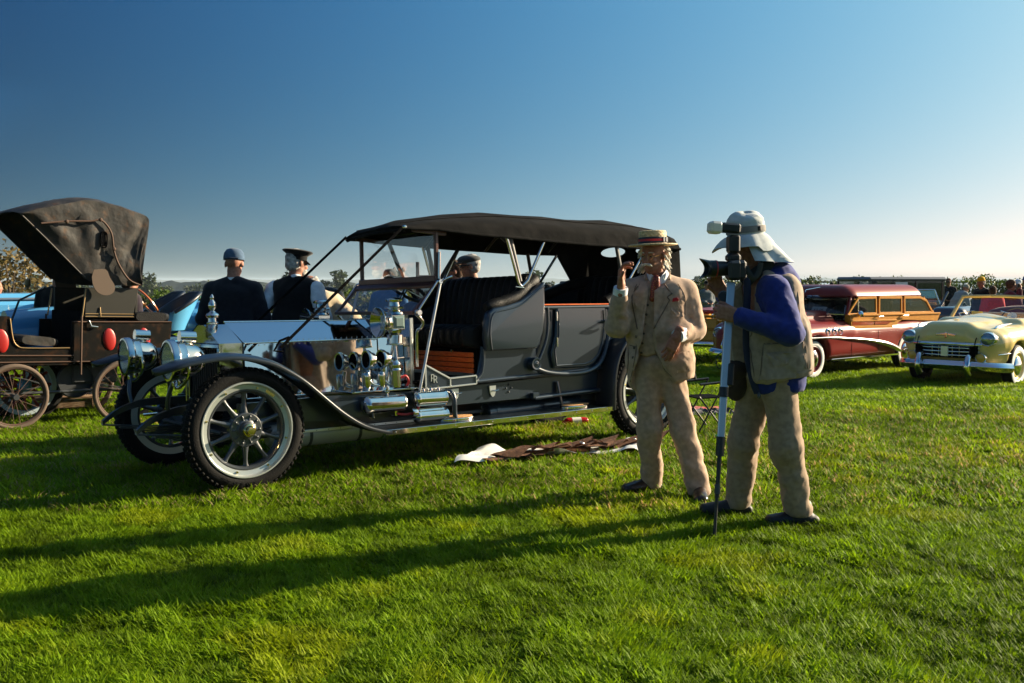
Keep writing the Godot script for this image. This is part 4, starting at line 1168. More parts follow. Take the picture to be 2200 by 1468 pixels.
		if s > 0:
			tube_part("hood_bow", [Vector3(-1.98, 1.86, 0.60), Vector3(-2.15, 1.50, 0.62), Vector3(-2.30, 1.30, 0.62)], Vector2(0.012, 0.022), M.black_plastic, roof)
			tube_part("hood_bow", [Vector3(-2.75, 1.80, 0.60), Vector3(-2.42, 1.34, 0.62)], Vector2(0.012, 0.020), M.black_plastic, roof)
		tube_part("hood_iron", [Vector3(-4.05, 1.77, 0.655 * s), Vector3(-3.75, 1.40, 0.66 * s)], Vector2(0.010, 0.015), nk, roof)
		tube_part("hood_iron", [Vector3(-3.66, 1.78, 0.655 * s), Vector3(-3.74, 1.40, 0.66 * s)], Vector2(0.012, 0.022), M.black_plastic, roof)
		tube_part("hood_socket", [V0, Vector3(-2.53, 1.27, 0.67 * s), Vector3(-2.515, 1.25, 0.67 * s)], 0.011, gr, roof)
		tube_part("clamp_screw", [V0 + Vector3(0.07, 0.0, 0.01 * s), V0 + Vector3(-0.02, -0.01, 0.01 * s)], 0.006, nk, roof)
	for x in [-2.4, -3.1, -3.9]:
		var bow := []
		for k in 9:
			var v := -1.0 + k * 0.25
			bow.append(Vector3(x, 1.80 + 0.21 * (1.0 - pow(absf(v), 2.4)), v * 0.62))
		tube_part("roof_bow", bow, 0.014, M.black_plastic, roof)
	# straps that hold the hood down to the frame
	var strap := func(p: Vector3, q: Vector3) -> void:
		var s := Mb.new()
		var d := (q - p).normalized()
		s.box((p + q) * 0.5, Vector3((q - p).length(), 0.022, 0.006), 0.001, Basis(d, Vector3.BACK.cross(d).normalized(), d.cross(Vector3.BACK.cross(d).normalized())))
		part("hood_strap", s, M.dark, roof)
	strap.call(Vector3(-1.33, 1.878, -0.70), Vector3(-0.31, 0.985, -0.66))
	strap.call(Vector3(-1.59, 1.90, 0.68), Vector3(-0.45, 0.95, 0.62))
	tube_part("strap_buckle", [Vector3(-0.37, 1.06, -0.68), Vector3(-0.30, 1.035, -0.67), Vector3(-0.26, 0.965, -0.66), Vector3(-0.33, 0.955, -0.665)], 0.009, M.dark, roof)
	for s in [-1.0, 1.0]: lathe_part("strap_stud", [Vector2(0, 0.03), Vector2(0.012, 0.028), Vector2(0.014, 0)], Vector3(-1.36 if s < 0 else -1.59, 1.885, 0.67 * s), Vector3(0, 0, s), nk, roof, 8)
# ---------------------------------------------------------------- people
# head field in its own axes: face towards basis.z
func head_field(S: Sdf, o: Vector3, B: Basis, neck: Vector3, sc := 0.93) -> void:
	var w := func(x: float, y: float, z: float) -> Vector3: return o + B * (Vector3(x, y, z) * sc)
	S.blob(w.call(0, 0.03, -0.015), Vector3(0.076, 0.092, 0.098) * sc, -1.0, 0.02, B)
	S.blob(w.call(0, -0.035, 0.022), Vector3(0.060, 0.085, 0.072) * sc, -1.0, 0.02, B)
	S.cap(w.call(-0.042, -0.072, 0.012), w.call(0, -0.098, 0.052), 0.024 * sc, 0.026 * sc, 0.025)
	S.cap(w.call(0.042, -0.072, 0.012), w.call(0, -0.098, 0.052), 0.024 * sc, 0.026 * sc, 0.025)
	S.cap(w.call(0, -0.08, -0.02), neck, 0.056 * sc, 0.062, 0.03)
	S.cap(w.call(-0.036, 0.020, 0.078), w.call(0.036, 0.020, 0.078), 0.012 * sc, 0.012 * sc, 0.014)
	S.cap(w.call(0, 0.012, 0.086), w.call(0, -0.034, 0.106), 0.009 * sc, 0.013 * sc, 0.012)
	for s in [-1.0, 1.0]:
		S.blob(w.call(0.032 * s, 0.002, 0.092), Vector3(0.016, 0.011, 0.012) * sc, -1.0, 0.008, B, true)
		S.cap(w.call(0.034 * s, -0.03, 0.068), w.call(0.028 * s, -0.05, 0.070), 0.020 * sc, 0.016 * sc, 0.015)
		S.cap(w.call(0.009 * s, -0.038, 0.098), w.call(0.009 * s, -0.036, 0.094), 0.008 * sc, 0.008 * sc, 0.006)
		S.blob(w.call(0.080 * s, -0.008, -0.012), Vector3(0.013, 0.034, 0.022) * sc, -1.0, 0.008, B * Basis(Vector3.UP, 0.35 * s))
	S.cap(w.call(-0.018, -0.062, 0.084), w.call(0.018, -0.062, 0.084), 0.0075 * sc, 0.0075 * sc, 0.006)
	S.cap(w.call(-0.015, -0.072, 0.082), w.call(0.015, -0.072, 0.082), 0.008 * sc, 0.008 * sc, 0.006)
# hand: f towards the fingers, n out of the palm, s towards the thumb
func hand_field(S: Sdf, wr: Vector3, f: Vector3, n: Vector3, curl: Array, thumb := 0.6, sc := 1.0) -> void:
	f = f.normalized(); n = (n - f * n.dot(f)).normalized()
	var s := n.cross(f) * thumb_side
	S.cap(wr - f * 0.05, wr + f * 0.01, 0.026 * sc, 0.024 * sc, 0.02, s, 1.25)
	var B := Basis(s, f, s.cross(f))
	S.blob(wr + f * 0.052 * sc, Vector3(0.042, 0.052, 0.0155) * sc, 0.013 * sc, 0.014, B)
	S.cap(wr + f * 0.015 + s * 0.022 * sc + n * 0.006, wr + f * 0.05 + s * 0.036 * sc + n * 0.008, 0.016 * sc, 0.013 * sc, 0.012)
	for k in 4:
		var L: float = [0.074, 0.083, 0.077, 0.060][k] * sc
		var r: float = [0.0092, 0.0095, 0.009, 0.008][k] * sc
		var p = wr + f * ([0.096, 0.101, 0.097, 0.088][k] * sc) + s * ([0.031, 0.0105, -0.0105, -0.030][k] * sc)
		var d = (f + s * [0.10, 0.03, -0.04, -0.12][k]).normalized()
		S.cap(p - d * 0.02 * sc, p, r * 1.15, r * 1.1, 0.006)
		var a := 0.0
		for j in 3:
			a += curl[j] * (1.0 + 0.08 * k)
			var q: Vector3 = p + (d * cos(a) + n * sin(a)) * L * [0.45, 0.31, 0.24][j]
			S.cap(p, q, r * (1.04 - 0.06 * j), r * (1.0 - 0.08 * j), 0.003)
			p = q
	var t0 := wr + f * 0.045 * sc + s * 0.036 * sc + n * 0.006
	var t1: Vector3 = t0 + (f * 0.65 + s * thumb + n * 0.35).normalized() * 0.034 * sc
	var t2: Vector3 = t1 + (f * 0.85 + s * thumb * 0.35 + n * 0.5).normalized() * 0.028 * sc
	S.cap(t0, t1, 0.0125 * sc, 0.0105 * sc, 0.006); S.cap(t1, t2, 0.0105 * sc, 0.009 * sc, 0.004)
var thumb_side := 1.0
func lookup(S: Sdf, p: Vector3) -> float:
	var q := Vector3i(((p - S.lo) / S.c).round()).clamp(Vector3i.ZERO, S.n - Vector3i.ONE)
	return S.d[(q.z * S.n.y + q.y) * S.n.x + q.x]
# drops a patch onto the surface of a field, looking along dir
func drape(S: Sdf, poly: Array, dir: Vector3, off: float, nu := 8, nv := 8, thick := 0.0) -> Mb:     # poly: four corners
	var m := Mb.new(); m.crease = 0.5
	var rows := []
	var under := []
	for i in nv + 1:
		var r := PackedVector3Array(); var r2 := PackedVector3Array()
		for j in nu + 1:
			var a: Vector3 = poly[0].lerp(poly[1], float(j) / nu); var b: Vector3 = poly[3].lerp(poly[2], float(j) / nu)
			var p := a.lerp(b, float(i) / nv) - dir * 0.35
			var p0 := p
			var hit := false
			for k in 160:
				var e := lookup(S, p)
				if e < 0.0:
					hit = true
					break
				p += dir * clampf(e * 0.7, 0.002, 0.05)
			if not hit: p = p0 + dir * 0.35
			r.append(p - dir * off); r2.append(p + dir * 0.006)
		rows.append(r); under.append(r2)
	m.grid(rows)
	var rim := PackedVector3Array(); var rim2 := PackedVector3Array()
	for j in nu + 1: rim.append(rows[0][j]); rim2.append(under[0][j])
	for i in range(1, nv + 1): rim.append(rows[i][nu]); rim2.append(under[i][nu])
	for j in range(nu - 1, -1, -1): rim.append(rows[nv][j]); rim2.append(under[nv][j])
	for i in range(nv - 1, 0, -1): rim.append(rows[i][0]); rim2.append(under[i][0])
	m.grid([rim, rim2], true)
	return m
func skin_mat() -> Material:
	if not M.has("skin"):
		var m := mk("skin", Color(1, 1, 1), 0.66)
		m.albedo_texture = ramp(61, 128, 0.05, 4, [Color(0.26, 0.105, 0.06), Color(0.33, 0.14, 0.085), Color(0.38, 0.175, 0.11)])
		tri_map(m, Vector3.ONE * 5.0)
		m.subsurf_scatter_enabled = true; m.subsurf_scatter_strength = 0.15
	return M.skin
func shoe(p: Vector3, toe: Vector3, mat: Material, parent: Node3D, sc := 1.0) -> void:
	var d := toe - p; d.y = 0.0; d = d.normalized()
	var s := d.cross(Vector3.UP)
	var S := Sdf.new().start(p - Vector3(0.3, 0.14, 0.3), p + Vector3(0.3, 0.16, 0.3), 0.011)
	var B := Basis(s, Vector3.UP, -d)
	var g := Vector3(p.x, p.y - 0.075 * sc, p.z)
	S.blob(g + Vector3.UP * 0.03 + d * 0.07 * sc, Vector3(0.047, 0.032, 0.15) * sc, 0.03, 0.02, B)
	S.cap(g + d * 0.15 * sc + Vector3.UP * 0.03, g + d * 0.19 * sc + Vector3.UP * 0.026, 0.04 * sc, 0.028 * sc, 0.03)
	S.cap(g + Vector3.UP * 0.05, g + Vector3.UP * 0.11 * sc, 0.045, 0.045, 0.03)
	S.cap(g + Vector3.UP * 0.06 + d * 0.02, g + d * 0.11 * sc + Vector3.UP * 0.045, 0.045, 0.034, 0.03)
	S.plane(g, Vector3.DOWN)
	S.take()
	var o := part("shoe", S.mesh(), mat, parent)
func trouser_field(S: Sdf, J: Dictionary, w := 1.0) -> void:
	S.cap(J.hipL.lerp(J.hipR, 0.2) + Vector3(0, 0.06, 0), J.hipR.lerp(J.hipL, 0.2) + Vector3(0, 0.06, 0), 0.118 * w, 0.118 * w, 0.05)
	for s in ["L", "R"]:
		var h: Vector3 = J["hip" + s]; var k: Vector3 = J["k" + s]; var a: Vector3 = J["a" + s]
		S.cap(h, k, 0.102 * w, 0.083 * w, 0.04)
		S.cap(k, a + Vector3(0, -0.02, 0), 0.083 * w, 0.076 * w, 0.04)
		S.plane(a + Vector3(0, -0.055, 0), Vector3.DOWN) if false else S
	S.plane(Vector3(0, minf(J.aL.y, J.aR.y) - 0.045, 0), Vector3.DOWN)
func buttons(S: Sdf, pts: Array, dir: Vector3, mat: Material, parent: Node3D, r := 0.009) -> void:
	for p in pts:
		var q: Vector3 = p - dir * 0.35
		for k in 160:
			var e := lookup(S, q)
			if e < 0.0: break
			q += dir * clampf(e * 0.7, 0.002, 0.05)
		var m := Mb.new()
		m.ball(Vector3.ZERO, Vector3(r, r, 0.004), 10, 5, Basis.looking_at(dir, Vector3.UP))
		part("button", m, mat, parent, q - dir * 0.002)

func ridges(sd: int, fr: float) -> FastNoiseLite:
	var f := noise(sd, fr, 2)
	f.fractal_type = FastNoiseLite.FRACTAL_RIDGED
	return f
# a line of stitching or an edge, laid on the cloth
func seam(S: Sdf, pts: Array, dir: Vector3, r: float, mat: Material, parent: Node3D, called := "seam") -> void:
	var path := []
	for p in curve(pts, 5):
		var q: Vector3 = p - dir * 0.35
		var hit := false
		for k in 160:
			var e := lookup(S, q)
			if e < 0.0:
				hit = true
				break
			q += dir * clampf(e * 0.7, 0.002, 0.05)
		if hit: path.append(q - dir * r * 0.55)
	if path.size() > 3: tube_part(called, path, r, mat, parent, 6)
func boater_man() -> void:
	var base := Vector3(1.05, 0.0, -6.75)
	var t := thing("person", "white-haired man in beige three-piece suit and straw boater hat raising one hand", "person", base)
	var J := {"neck": Vector3(-0.062, 1.47, -0.01), "head": Vector3(-0.103, 1.632, 0.03), "sR": Vector3(-0.262, 1.385, 0.02), "eR": Vector3(-0.352, 1.15, 0.10), "wR": Vector3(-0.335, 1.425, 0.215),
		"sL": Vector3(0.132, 1.385, -0.02), "eL": Vector3(0.192, 1.13, 0.0), "wL": Vector3(0.035, 1.095, 0.20), "hipR": Vector3(-0.135, 0.84, 0.0), "hipL": Vector3(0.035, 0.84, 0.0),
		"kR": Vector3(-0.112, 0.46, 0.03), "kL": Vector3(0.108, 0.455, 0.06), "aR": Vector3(-0.085, 0.09, -0.09), "aL": Vector3(0.212, 0.075, 0.13)}
	var sk := skin_mat()
	# body: one surface, head and hands finer
	var S := Sdf.new().start(Vector3(-0.45, 0.0, -0.2), Vector3(0.3, 1.56, 0.35), 0.016)
	S.cap(J.neck, J.neck - Vector3(0, 0.06, 0), 0.055, 0.06, 0.03)
	S.blob(Vector3(-0.065, 1.25, 0), Vector3(0.15, 0.22, 0.09), 0.08, 0.04); S.blob(Vector3(-0.05, 0.92, 0), Vector3(0.14, 0.14, 0.09), 0.08, 0.05)
	for s in ["L", "R"]:
		S.cap(J["s" + s], J["e" + s], 0.045, 0.038, 0.03); S.cap(J["e" + s], J["w" + s], 0.037, 0.026, 0.02)
		S.cap(J["hip" + s], J["k" + s], 0.075, 0.055, 0.03); S.cap(J["k" + s], J["a" + s], 0.05, 0.038, 0.02)
	S.take()
	var HB := Basis(Vector3.UP, -0.62) * Basis(Vector3.RIGHT, 0.12)
	S.start(J.head - Vector3(0.13, 0.17, 0.13), J.head + Vector3(0.13, 0.15, 0.16), 0.005)
	head_field(S, J.head, HB, J.neck)
	S.take()
	S.start(J.wR - Vector3(0.12, 0.08, 0.12), J.wR + Vector3(0.14, 0.2, 0.14), 0.0042)
	thumb_side = 1.0
	hand_field(S, J.wR, Vector3(0.05, 1.0, 0.05), Vector3(0.85, 0.1, 0.35), [0.45, 0.7, 0.4], 0.9, 1.12)
	S.take()
	S.start(J.wL - Vector3(0.18, 0.2, 0.12), J.wL + Vector3(0.1, 0.1, 0.14), 0.0042)
	thumb_side = -1.0
	hand_field(S, J.wL, Vector3(-0.42, -0.85, 0.15), Vector3(-0.2, 0.0, -1.0), [0.25, 0.35, 0.25], 0.35)
	S.take()
	thumb_side = 1.0
	var body := part("body", S.mesh(), sk, t)
	var suit := cloth("suit_linen", Color(0.43, 0.30, 0.215))
	var suit2 := suit
	var shirt := cloth("shirt_white", Color(0.74, 0.75, 0.78), 0.06)
	var rg := ridges(73, 4.0)
	var fold := noise(71, 5.0, 3); var fold2 := noise(72, 3.0, 2, FastNoiseLite.TYPE_SIMPLEX)
	# waistcoat and shirt
	var W := Sdf.new().start(Vector3(-0.32, 0.85, -0.2), Vector3(0.2, 1.55, 0.25), 0.012)
	W.blob(Vector3(-0.07, 1.24, -0.012), Vector3(0.17, 0.24, 0.112), 0.10, 0.05); W.blob(Vector3(-0.065, 1.03, -0.004), Vector3(0.165, 0.13, 0.118), 0.10, 0.06)
	W.cap(Vector3(-0.2, 1.39, 0), Vector3(0.06, 1.39, 0), 0.07, 0.07, 0.05)
	W.wedge(Vector3(-0.135, 0.955, 0), Vector3(0.35, -0.94, 0), Vector3(0, 0, 1)); W.wedge(Vector3(-0.155, 0.955, 0), Vector3(-0.35, -0.94, 0), Vector3(0, 0, 1))
	W.folds(fold, 0.005, Vector3(1, 1.4, 1))
	W.take(); 
	var wc := part("waistcoat", W.mesh(), suit2, t)
	var fw := Vector3(0.35, 0, -1).normalized()
	var bl := []
	for k in 6: bl.append(Vector3(-0.108 - 0.008 * k, 1.30 - 0.064 * k, 0.0))
	buttons(W, bl, fw, mk("horn_button", Color(0.09, 0.06, 0.04), 0.4), wc)
	# trousers
	var T := Sdf.new().start(Vector3(-0.32, 0.0, -0.25), Vector3(0.36, 1.0, 0.32), 0.0125)
	trouser_field(T, J, 0.94)
	T.folds(fold, 0.008, Vector3(1.1, 0.7, 1.1)); T.folds(rg, -0.0150, Vector3(0.7, 1.5, 0.7), Vector3(0.07, 0.12, 0.0), 0.36, Basis(Vector3.BACK, 0.35)); T.folds(rg, -0.0165, Vector3(1.0, 0.55, 1.0), Vector3(0.0, 0.6, 0.0), 0.4, Basis(Vector3.BACK, -0.45))
	T.take()
	part("trousers", T.mesh(), suit, t)
	# jacket
	var K := Sdf.new().start(Vector3(-0.46, 0.68, -0.24), Vector3(0.32, 1.55, 0.36), 0.012)
	K.blob(Vector3(-0.065, 1.25, -0.01), Vector3(0.205, 0.22, 0.135), 0.12, 0.06)
	K.blob(Vector3(-0.055, 1.02, 0.0), Vector3(0.20, 0.2, 0.145), 0.13, 0.08)
	K.blob(Vector3(-0.04, 0.85, 0.005), Vector3(0.222, 0.17, 0.155), 0.13, 0.09)
	K.cap(Vector3(-0.235, 1.40, -0.01), Vector3(-0.09, 1.465, -0.03), 0.072, 0.055, 0.05); K.cap(Vector3(0.105, 1.40, -0.03), Vector3(-0.04, 1.465, -0.035), 0.072, 0.055, 0.05)
	for s in ["L", "R"]:
		var w: Vector3 = J["w" + s]; var e: Vector3 = J["e" + s]
		K.cap(J["s" + s], e, 0.081, 0.068, 0.035); K.cap(e, w + (e - w).normalized() * 0.075, 0.066, 0.050, 0.022)
	K.cap(Vector3(-0.068, 1.55, 0.05), Vector3(-0.068, 1.43, 0.04), 0.07, 0.055, 0.02, Vector3.ZERO, 1.0, true)
	K.wedge(Vector3(-0.10, 1.62, 0.03), Vector3(0.985, -0.17, 0), Vector3(-1, 0.0, 0), Vector3(0.2, 0, 1))
	K.wedge(Vector3(-0.105, 1.0, 0.03), Vector3(0.985, -0.17, 0), Vector3(-0.83, -0.55, 0), Vector3(0.2, 0, 1))
	K.plane(Vector3(-0.26, 0.715, 0), Vector3(0.22, -1, 0.05)) 
	K.folds(fold, 0.007, Vector3(1.2, 0.6, 1.2)); K.folds(rg, -0.0225, Vector3(1.0, 2.2, 1.0), J.eL + Vector3(-0.03, 0.0, 0.06), 0.2, Basis(Vector3.BACK, -0.5)); K.folds(rg, -0.0195, Vector3(0.9, 2.0, 0.9), J.eR, 0.2, Basis(Vector3.BACK, 0.3)); K.folds(rg, -0.0120, Vector3(0.9, 0.6, 0.9), Vector3(0, 1.1, 0), 0.4, Basis(Vector3.BACK, 0.6))
	K.take()
	var jk := part("jacket", K.mesh(), suit, t)
	var fz := Vector3(0.12, 0, -1).normalized()
	part("lapel", drape(K, [Vector3(-0.10, 1.47, 0), Vector3(-0.025, 1.45, 0), Vector3(-0.03, 1.32, 0), Vector3(-0.10, 1.13, 0)], fz, 0.007, 6, 10), suit, jk)
	part("lapel", drape(K, [Vector3(-0.125, 1.47, 0), Vector3(-0.20, 1.43, 0), Vector3(-0.235, 1.32, 0), Vector3(-0.185, 1.14, 0)], fz, 0.007, 6, 10), suit, jk)
	part("collar", Mb.new().tube(curve([Vector3(-0.15, 1.455, 0.055), Vector3(-0.14, 1.495, -0.01), Vector3(-0.065, 1.515, -0.065), Vector3(0.01, 1.50, -0.02), Vector3(0.005, 1.455, 0.05)], 4), Vector2(0.012, 0.03), 8), suit, jk)
	var pk := part("breast_pocket", drape(K, [Vector3(0.02, 1.325, 0), Vector3(0.105, 1.335, 0), Vector3(0.11, 1.225, 0), Vector3(0.03, 1.22, 0)], fz, 0.006), suit, jk)
	part("hip_pocket", drape(K, [Vector3(0.06, 0.98, 0), Vector3(0.17, 1.0, 0), Vector3(0.175, 0.865, 0), Vector3(0.065, 0.85, 0)], fz, 0.006), suit, jk)
	part("pocket_square", drape(K, [Vector3(0.035, 1.345, 0), Vector3(0.06, 1.352, 0), Vector3(0.08, 1.328, 0), Vector3(0.03, 1.322, 0)], fz, 0.010, 4, 4), mk("red_silk", Color(0.50, 0.012, 0.02), 0.5), jk)
	buttons(K, [Vector3(-0.205, 1.09, 0), Vector3(-0.218, 1.015, 0), Vector3(-0.225, 0.95, 0)], fz, M.horn_button, jk, 0.011)
	var sm := mk("suit_seam", Color(0.16, 0.11, 0.075), 0.95)
	for q in [[Vector3(-0.155, 1.30, 0), Vector3(-0.19, 1.13, 0), Vector3(-0.215, 0.95, 0), Vector3(-0.245, 0.78, 0)], [Vector3(-0.092, 1.16, 0), Vector3(-0.088, 1.02, 0), Vector3(-0.03, 0.89, 0), Vector3(0.03, 0.825, 0)], [Vector3(-0.205, 1.44, 0), Vector3(-0.235, 1.36, 0), Vector3(-0.225, 1.26, 0)], [Vector3(0.07, 1.44, 0), Vector3(0.115, 1.36, 0), Vector3(0.12, 1.26, 0), Vector3(0.125, 1.18, 0)], [Vector3(0.125, 1.10, 0), Vector3(0.13, 0.95, 0), Vector3(0.135, 0.82, 0)], [Vector3(-0.265, 1.05, 0), Vector3(-0.26, 0.92, 0), Vector3(-0.275, 0.80, 0)], [Vector3(-0.20, 1.02, 0), Vector3(-0.255, 1.03, 0)]]:
		seam(K, q, fz, 0.0026, sm, jk)
	for q in [[Vector3(-0.03, 1.455, 0), Vector3(0.005, 1.405, 0), Vector3(0.03, 1.375, 0)], [Vector3(0.03, 1.375, 0), Vector3(0.0, 1.355, 0), Vector3(0.015, 1.335, 0)], [Vector3(0.015, 1.335, 0), Vector3(-0.02, 1.27, 0), Vector3(-0.06, 1.20, 0), Vector3(-0.092, 1.14, 0)], [Vector3(-0.185, 1.44, 0), Vector3(-0.235, 1.37, 0), Vector3(-0.232, 1.30, 0), Vector3(-0.20, 1.14, 0)]]: seam(K, q, fz, 0.0042, sm, jk, "lapel_edge")
	# collar, cravat, cuffs
	var hf := HB.z
	part("shirt_collar", Mb.new().tube(curve([Vector3(-0.115, 1.475, 0.075), Vector3(-0.135, 1.50, 0.03), Vector3(-0.12, 1.52, -0.03), Vector3(-0.062, 1.525, -0.06), Vector3(-0.005, 1.52, -0.02), Vector3(-0.005, 1.51, 0.03), Vector3(-0.04, 1.475, 0.085)], 4), Vector2(0.007, 0.026), 8), shirt, t)
	part("shirt_collar_wing", Mb.new().slab(v2s([0, 0, 0.06, 0.035, 0.05, -0.03, 0.015, -0.04]), Vector3(-0.075, 1.475, 0.10), Vector3(0.9, 0.1, -0.35).normalized(), Vector3(0, 1, 0.1).normalized(), 0.005), shirt, t)
	var cr := Sdf.new().start(Vector3(-0.2, 1.2, -0.02), Vector3(0.05, 1.52, 0.18), 0.007)
	cr.cap(Vector3(-0.085, 1.475, 0.095), Vector3(-0.085, 1.46, 0.1), 0.026, 0.024, 0.01); cr.cap(Vector3(-0.088, 1.45, 0.100), Vector3(-0.098, 1.345, 0.092), 0.022, 0.030, 0.01, Vector3.RIGHT, 1.25)
	cr.folds(fold, 0.006, Vector3(3, 1.5, 3)); cr.take()
	var cravat := mk("cravat_silk", Color(1, 1, 1), 0.45)
	cravat.albedo_texture = ramp(75, 128, 0.09, 1, [Color(0.16, 0.008, 0.016), Color(0.16, 0.008, 0.016), Color(0.2, 0.01, 0.02), Color(0.42, 0.16, 0.03)], 1.0, 1.8); tri_map(cravat, Vector3.ONE * 8)
	part("cravat", cr.mesh(), cravat, t)
	for s in ["L", "R"]:
		var w: Vector3 = J["w" + s]; var d: Vector3 = (w - J["e" + s]).normalized()
		part("shirt_cuff", Mb.new().tube([w - d * 0.12, w - d * 0.03, w - d * 0.008, w - d * 0.008], [0.050, 0.049, 0.047, 0.02], 16), shirt, t)
	var lea := mk("shoe_leather", Color(0.022, 0.012, 0.008), 0.28)
	shoe(J.aR + Vector3(0, -0.012, 0.0), J.aR + Vector3(-0.75, 0, 0.3), lea, t)
	shoe(J.aL + Vector3(0, 0.0, 0.0), J.aL + Vector3(-0.12, 0, 0.9), lea, t)
	# hat
	var hc: Vector3 = J.head + HB * Vector3(0, 0.068, -0.008)
	var HT := Basis(Vector3.UP, -0.62) * Basis(Vector3.RIGHT, 0.02) * Basis(Vector3.BACK, 0.03)
	var straw := mk("straw", Color(1, 1, 1), 0.7); straw.albedo_texture = ramp(77, 128, 0.06, 3, [Color(0.40, 0.27, 0.12), Color(0.56, 0.41, 0.20), Color(0.66, 0.51, 0.28)], 1.0); bump(straw, M_weave, 0.35, Vector3.ONE * 5.0)
	var cwn := Mb.new(); cwn.crease = 0.7
	var pr := [Vector2(0.093, -0.004)]
	for k in 8: pr.append(Vector2(0.093 + (k + 0.5) * 0.0085, (-0.004 if k % 2 else -0.001))); pr.append(Vector2(0.093 + (k + 1) * 0.0085, (-0.002 if k % 2 else -0.003)))
	pr.append(Vector2(0.161, 0.003)); pr.append(Vector2(0.158, 0.006))
	for k in 8: pr.append(Vector2(0.158 - (k + 0.5) * 0.0078, 0.0075 if k % 2 else 0.0055)); pr.append(Vector2(0.158 - (k + 1) * 0.0078, 0.006))
	pr.append(Vector2(0.092, 0.012)); pr.append(Vector2(0.090, 0.085)); pr.append(Vector2(0.086, 0.094)); pr.append(Vector2(0.078, 0.097)); pr.append(Vector2(0, 0.098))
	cwn.lathe(pr, Vector3.ZERO, Vector3.UP, 40)
	var hat := part("boater_hat", cwn, straw, t, hc); hat.basis = HT * Basis.from_scale(Vector3(1, 1, 1.1))
	var navy := mk("navy_ribbon", Color(0.012, 0.014, 0.03), 0.6)
	for b in [[0.012, 0.026, navy], [0.026, 0.040, M.red_silk], [0.040, 0.053, navy]]:
		lathe_part("hat_ribbon", [Vector2(0.0935, b[0]), Vector2(0.0938, b[0]), Vector2(0.0934, b[1]), Vector2(0.093, b[1])], Vector3.ZERO, Vector3.UP, b[2], hat, 40)
	var bow := Mb.new(); bow.box(Vector3(0.095, 0.034, 0.0), Vector3(0.006, 0.034, 0.06), 0.002); bow.box(Vector3(0.098, 0.034, 0), Vector3(0.008, 0.03, 0.014), 0.002)
	part("ribbon_bow", bow, navy, hat)
	# hair, moustache, brows, spectacles
	var hair := cloth("white_hair", Color(0.62, 0.58, 0.50), 0.3)
	var H := Sdf.new().start(J.head - Vector3(0.2, 0.18, 0.2), J.head + Vector3(0.2, 0.12, 0.2), 0.006)
	var rng := RandomNumberGenerator.new(); rng.seed = 4
	var hw := func(x: float, y: float, z: float) -> Vector3: return J.head + HB * Vector3(x, y, z)
	for k in 64:
		var a := rng.randf_range(-1.75, 1.75) + PI
		var y := rng.randf_range(-0.08, 0.055)
		var rr := 0.085 + rng.randf_range(-0.004, 0.014)
		var q: Vector3 = hw.call(sin(a) * rr * 0.92, y, cos(a) * rr * 1.12 - 0.012)
		var q2: Vector3 = hw.call(sin(a + 0.2) * (rr + rng.randf_range(0.004, 0.030)), y - rng.randf_range(0.02, 0.05), cos(a + 0.2) * (rr + 0.012) * 1.1 - 0.012)
		H.cap(q, q2, rng.randf_range(0.009, 0.014), 0.006, 0.006)
	H.folds(fold, 0.005, Vector3(9, 5, 9)); H.take()
	part("hair", H.mesh(), hair, t)
	var U := Sdf.new().start(J.head - Vector3(0.13, 0.12, 0.1), J.head + Vector3(0.13, 0.06, 0.16), 0.0045)
	for s in [-1.0, 1.0]:
		U.cap(hw.call(0.004 * s, -0.049, 0.097), hw.call(0.022 * s, -0.055, 0.090), 0.008, 0.009, 0.005); U.cap(hw.call(0.022 * s, -0.055, 0.09), hw.call(0.032 * s, -0.066, 0.078), 0.0085, 0.005, 0.005)
		U.cap(hw.call(0.018 * s, 0.026, 0.088), hw.call(0.046 * s, 0.026, 0.074), 0.005, 0.004, 0.004)
	U.folds(fold, 0.003, Vector3(14, 8, 14)); U.take()
	part("moustache", U.mesh(), hair, t)
	var sp := Mb.new()
	for s in [-1.0, 1.0]:
		sp.torus(hw.call(0.031 * s, -0.004, 0.097), HB.z, 0.0175, 0.0009, 20, 6)
		sp.tube([hw.call(0.053 * s, 0.0, 0.094), hw.call(0.074 * s, 0.004, 0.0)], 0.0014, 5)
	sp.tube([hw.call(-0.011, 0.0, 0.1), hw.call(0.011, 0, 0.1)], 0.0016, 5)
	part("spectacles", sp, M.brass, t)
	for s in [-1.0, 1.0]: part("eye", Mb.new().ball(Vector3.ZERO, Vector3(0.011, 0.004, 0.006), 10, 6, HB), mk("eye_shade", Color(0.03, 0.02, 0.015), 0.2), t, hw.call(0.031 * s, 0.001, 0.082))

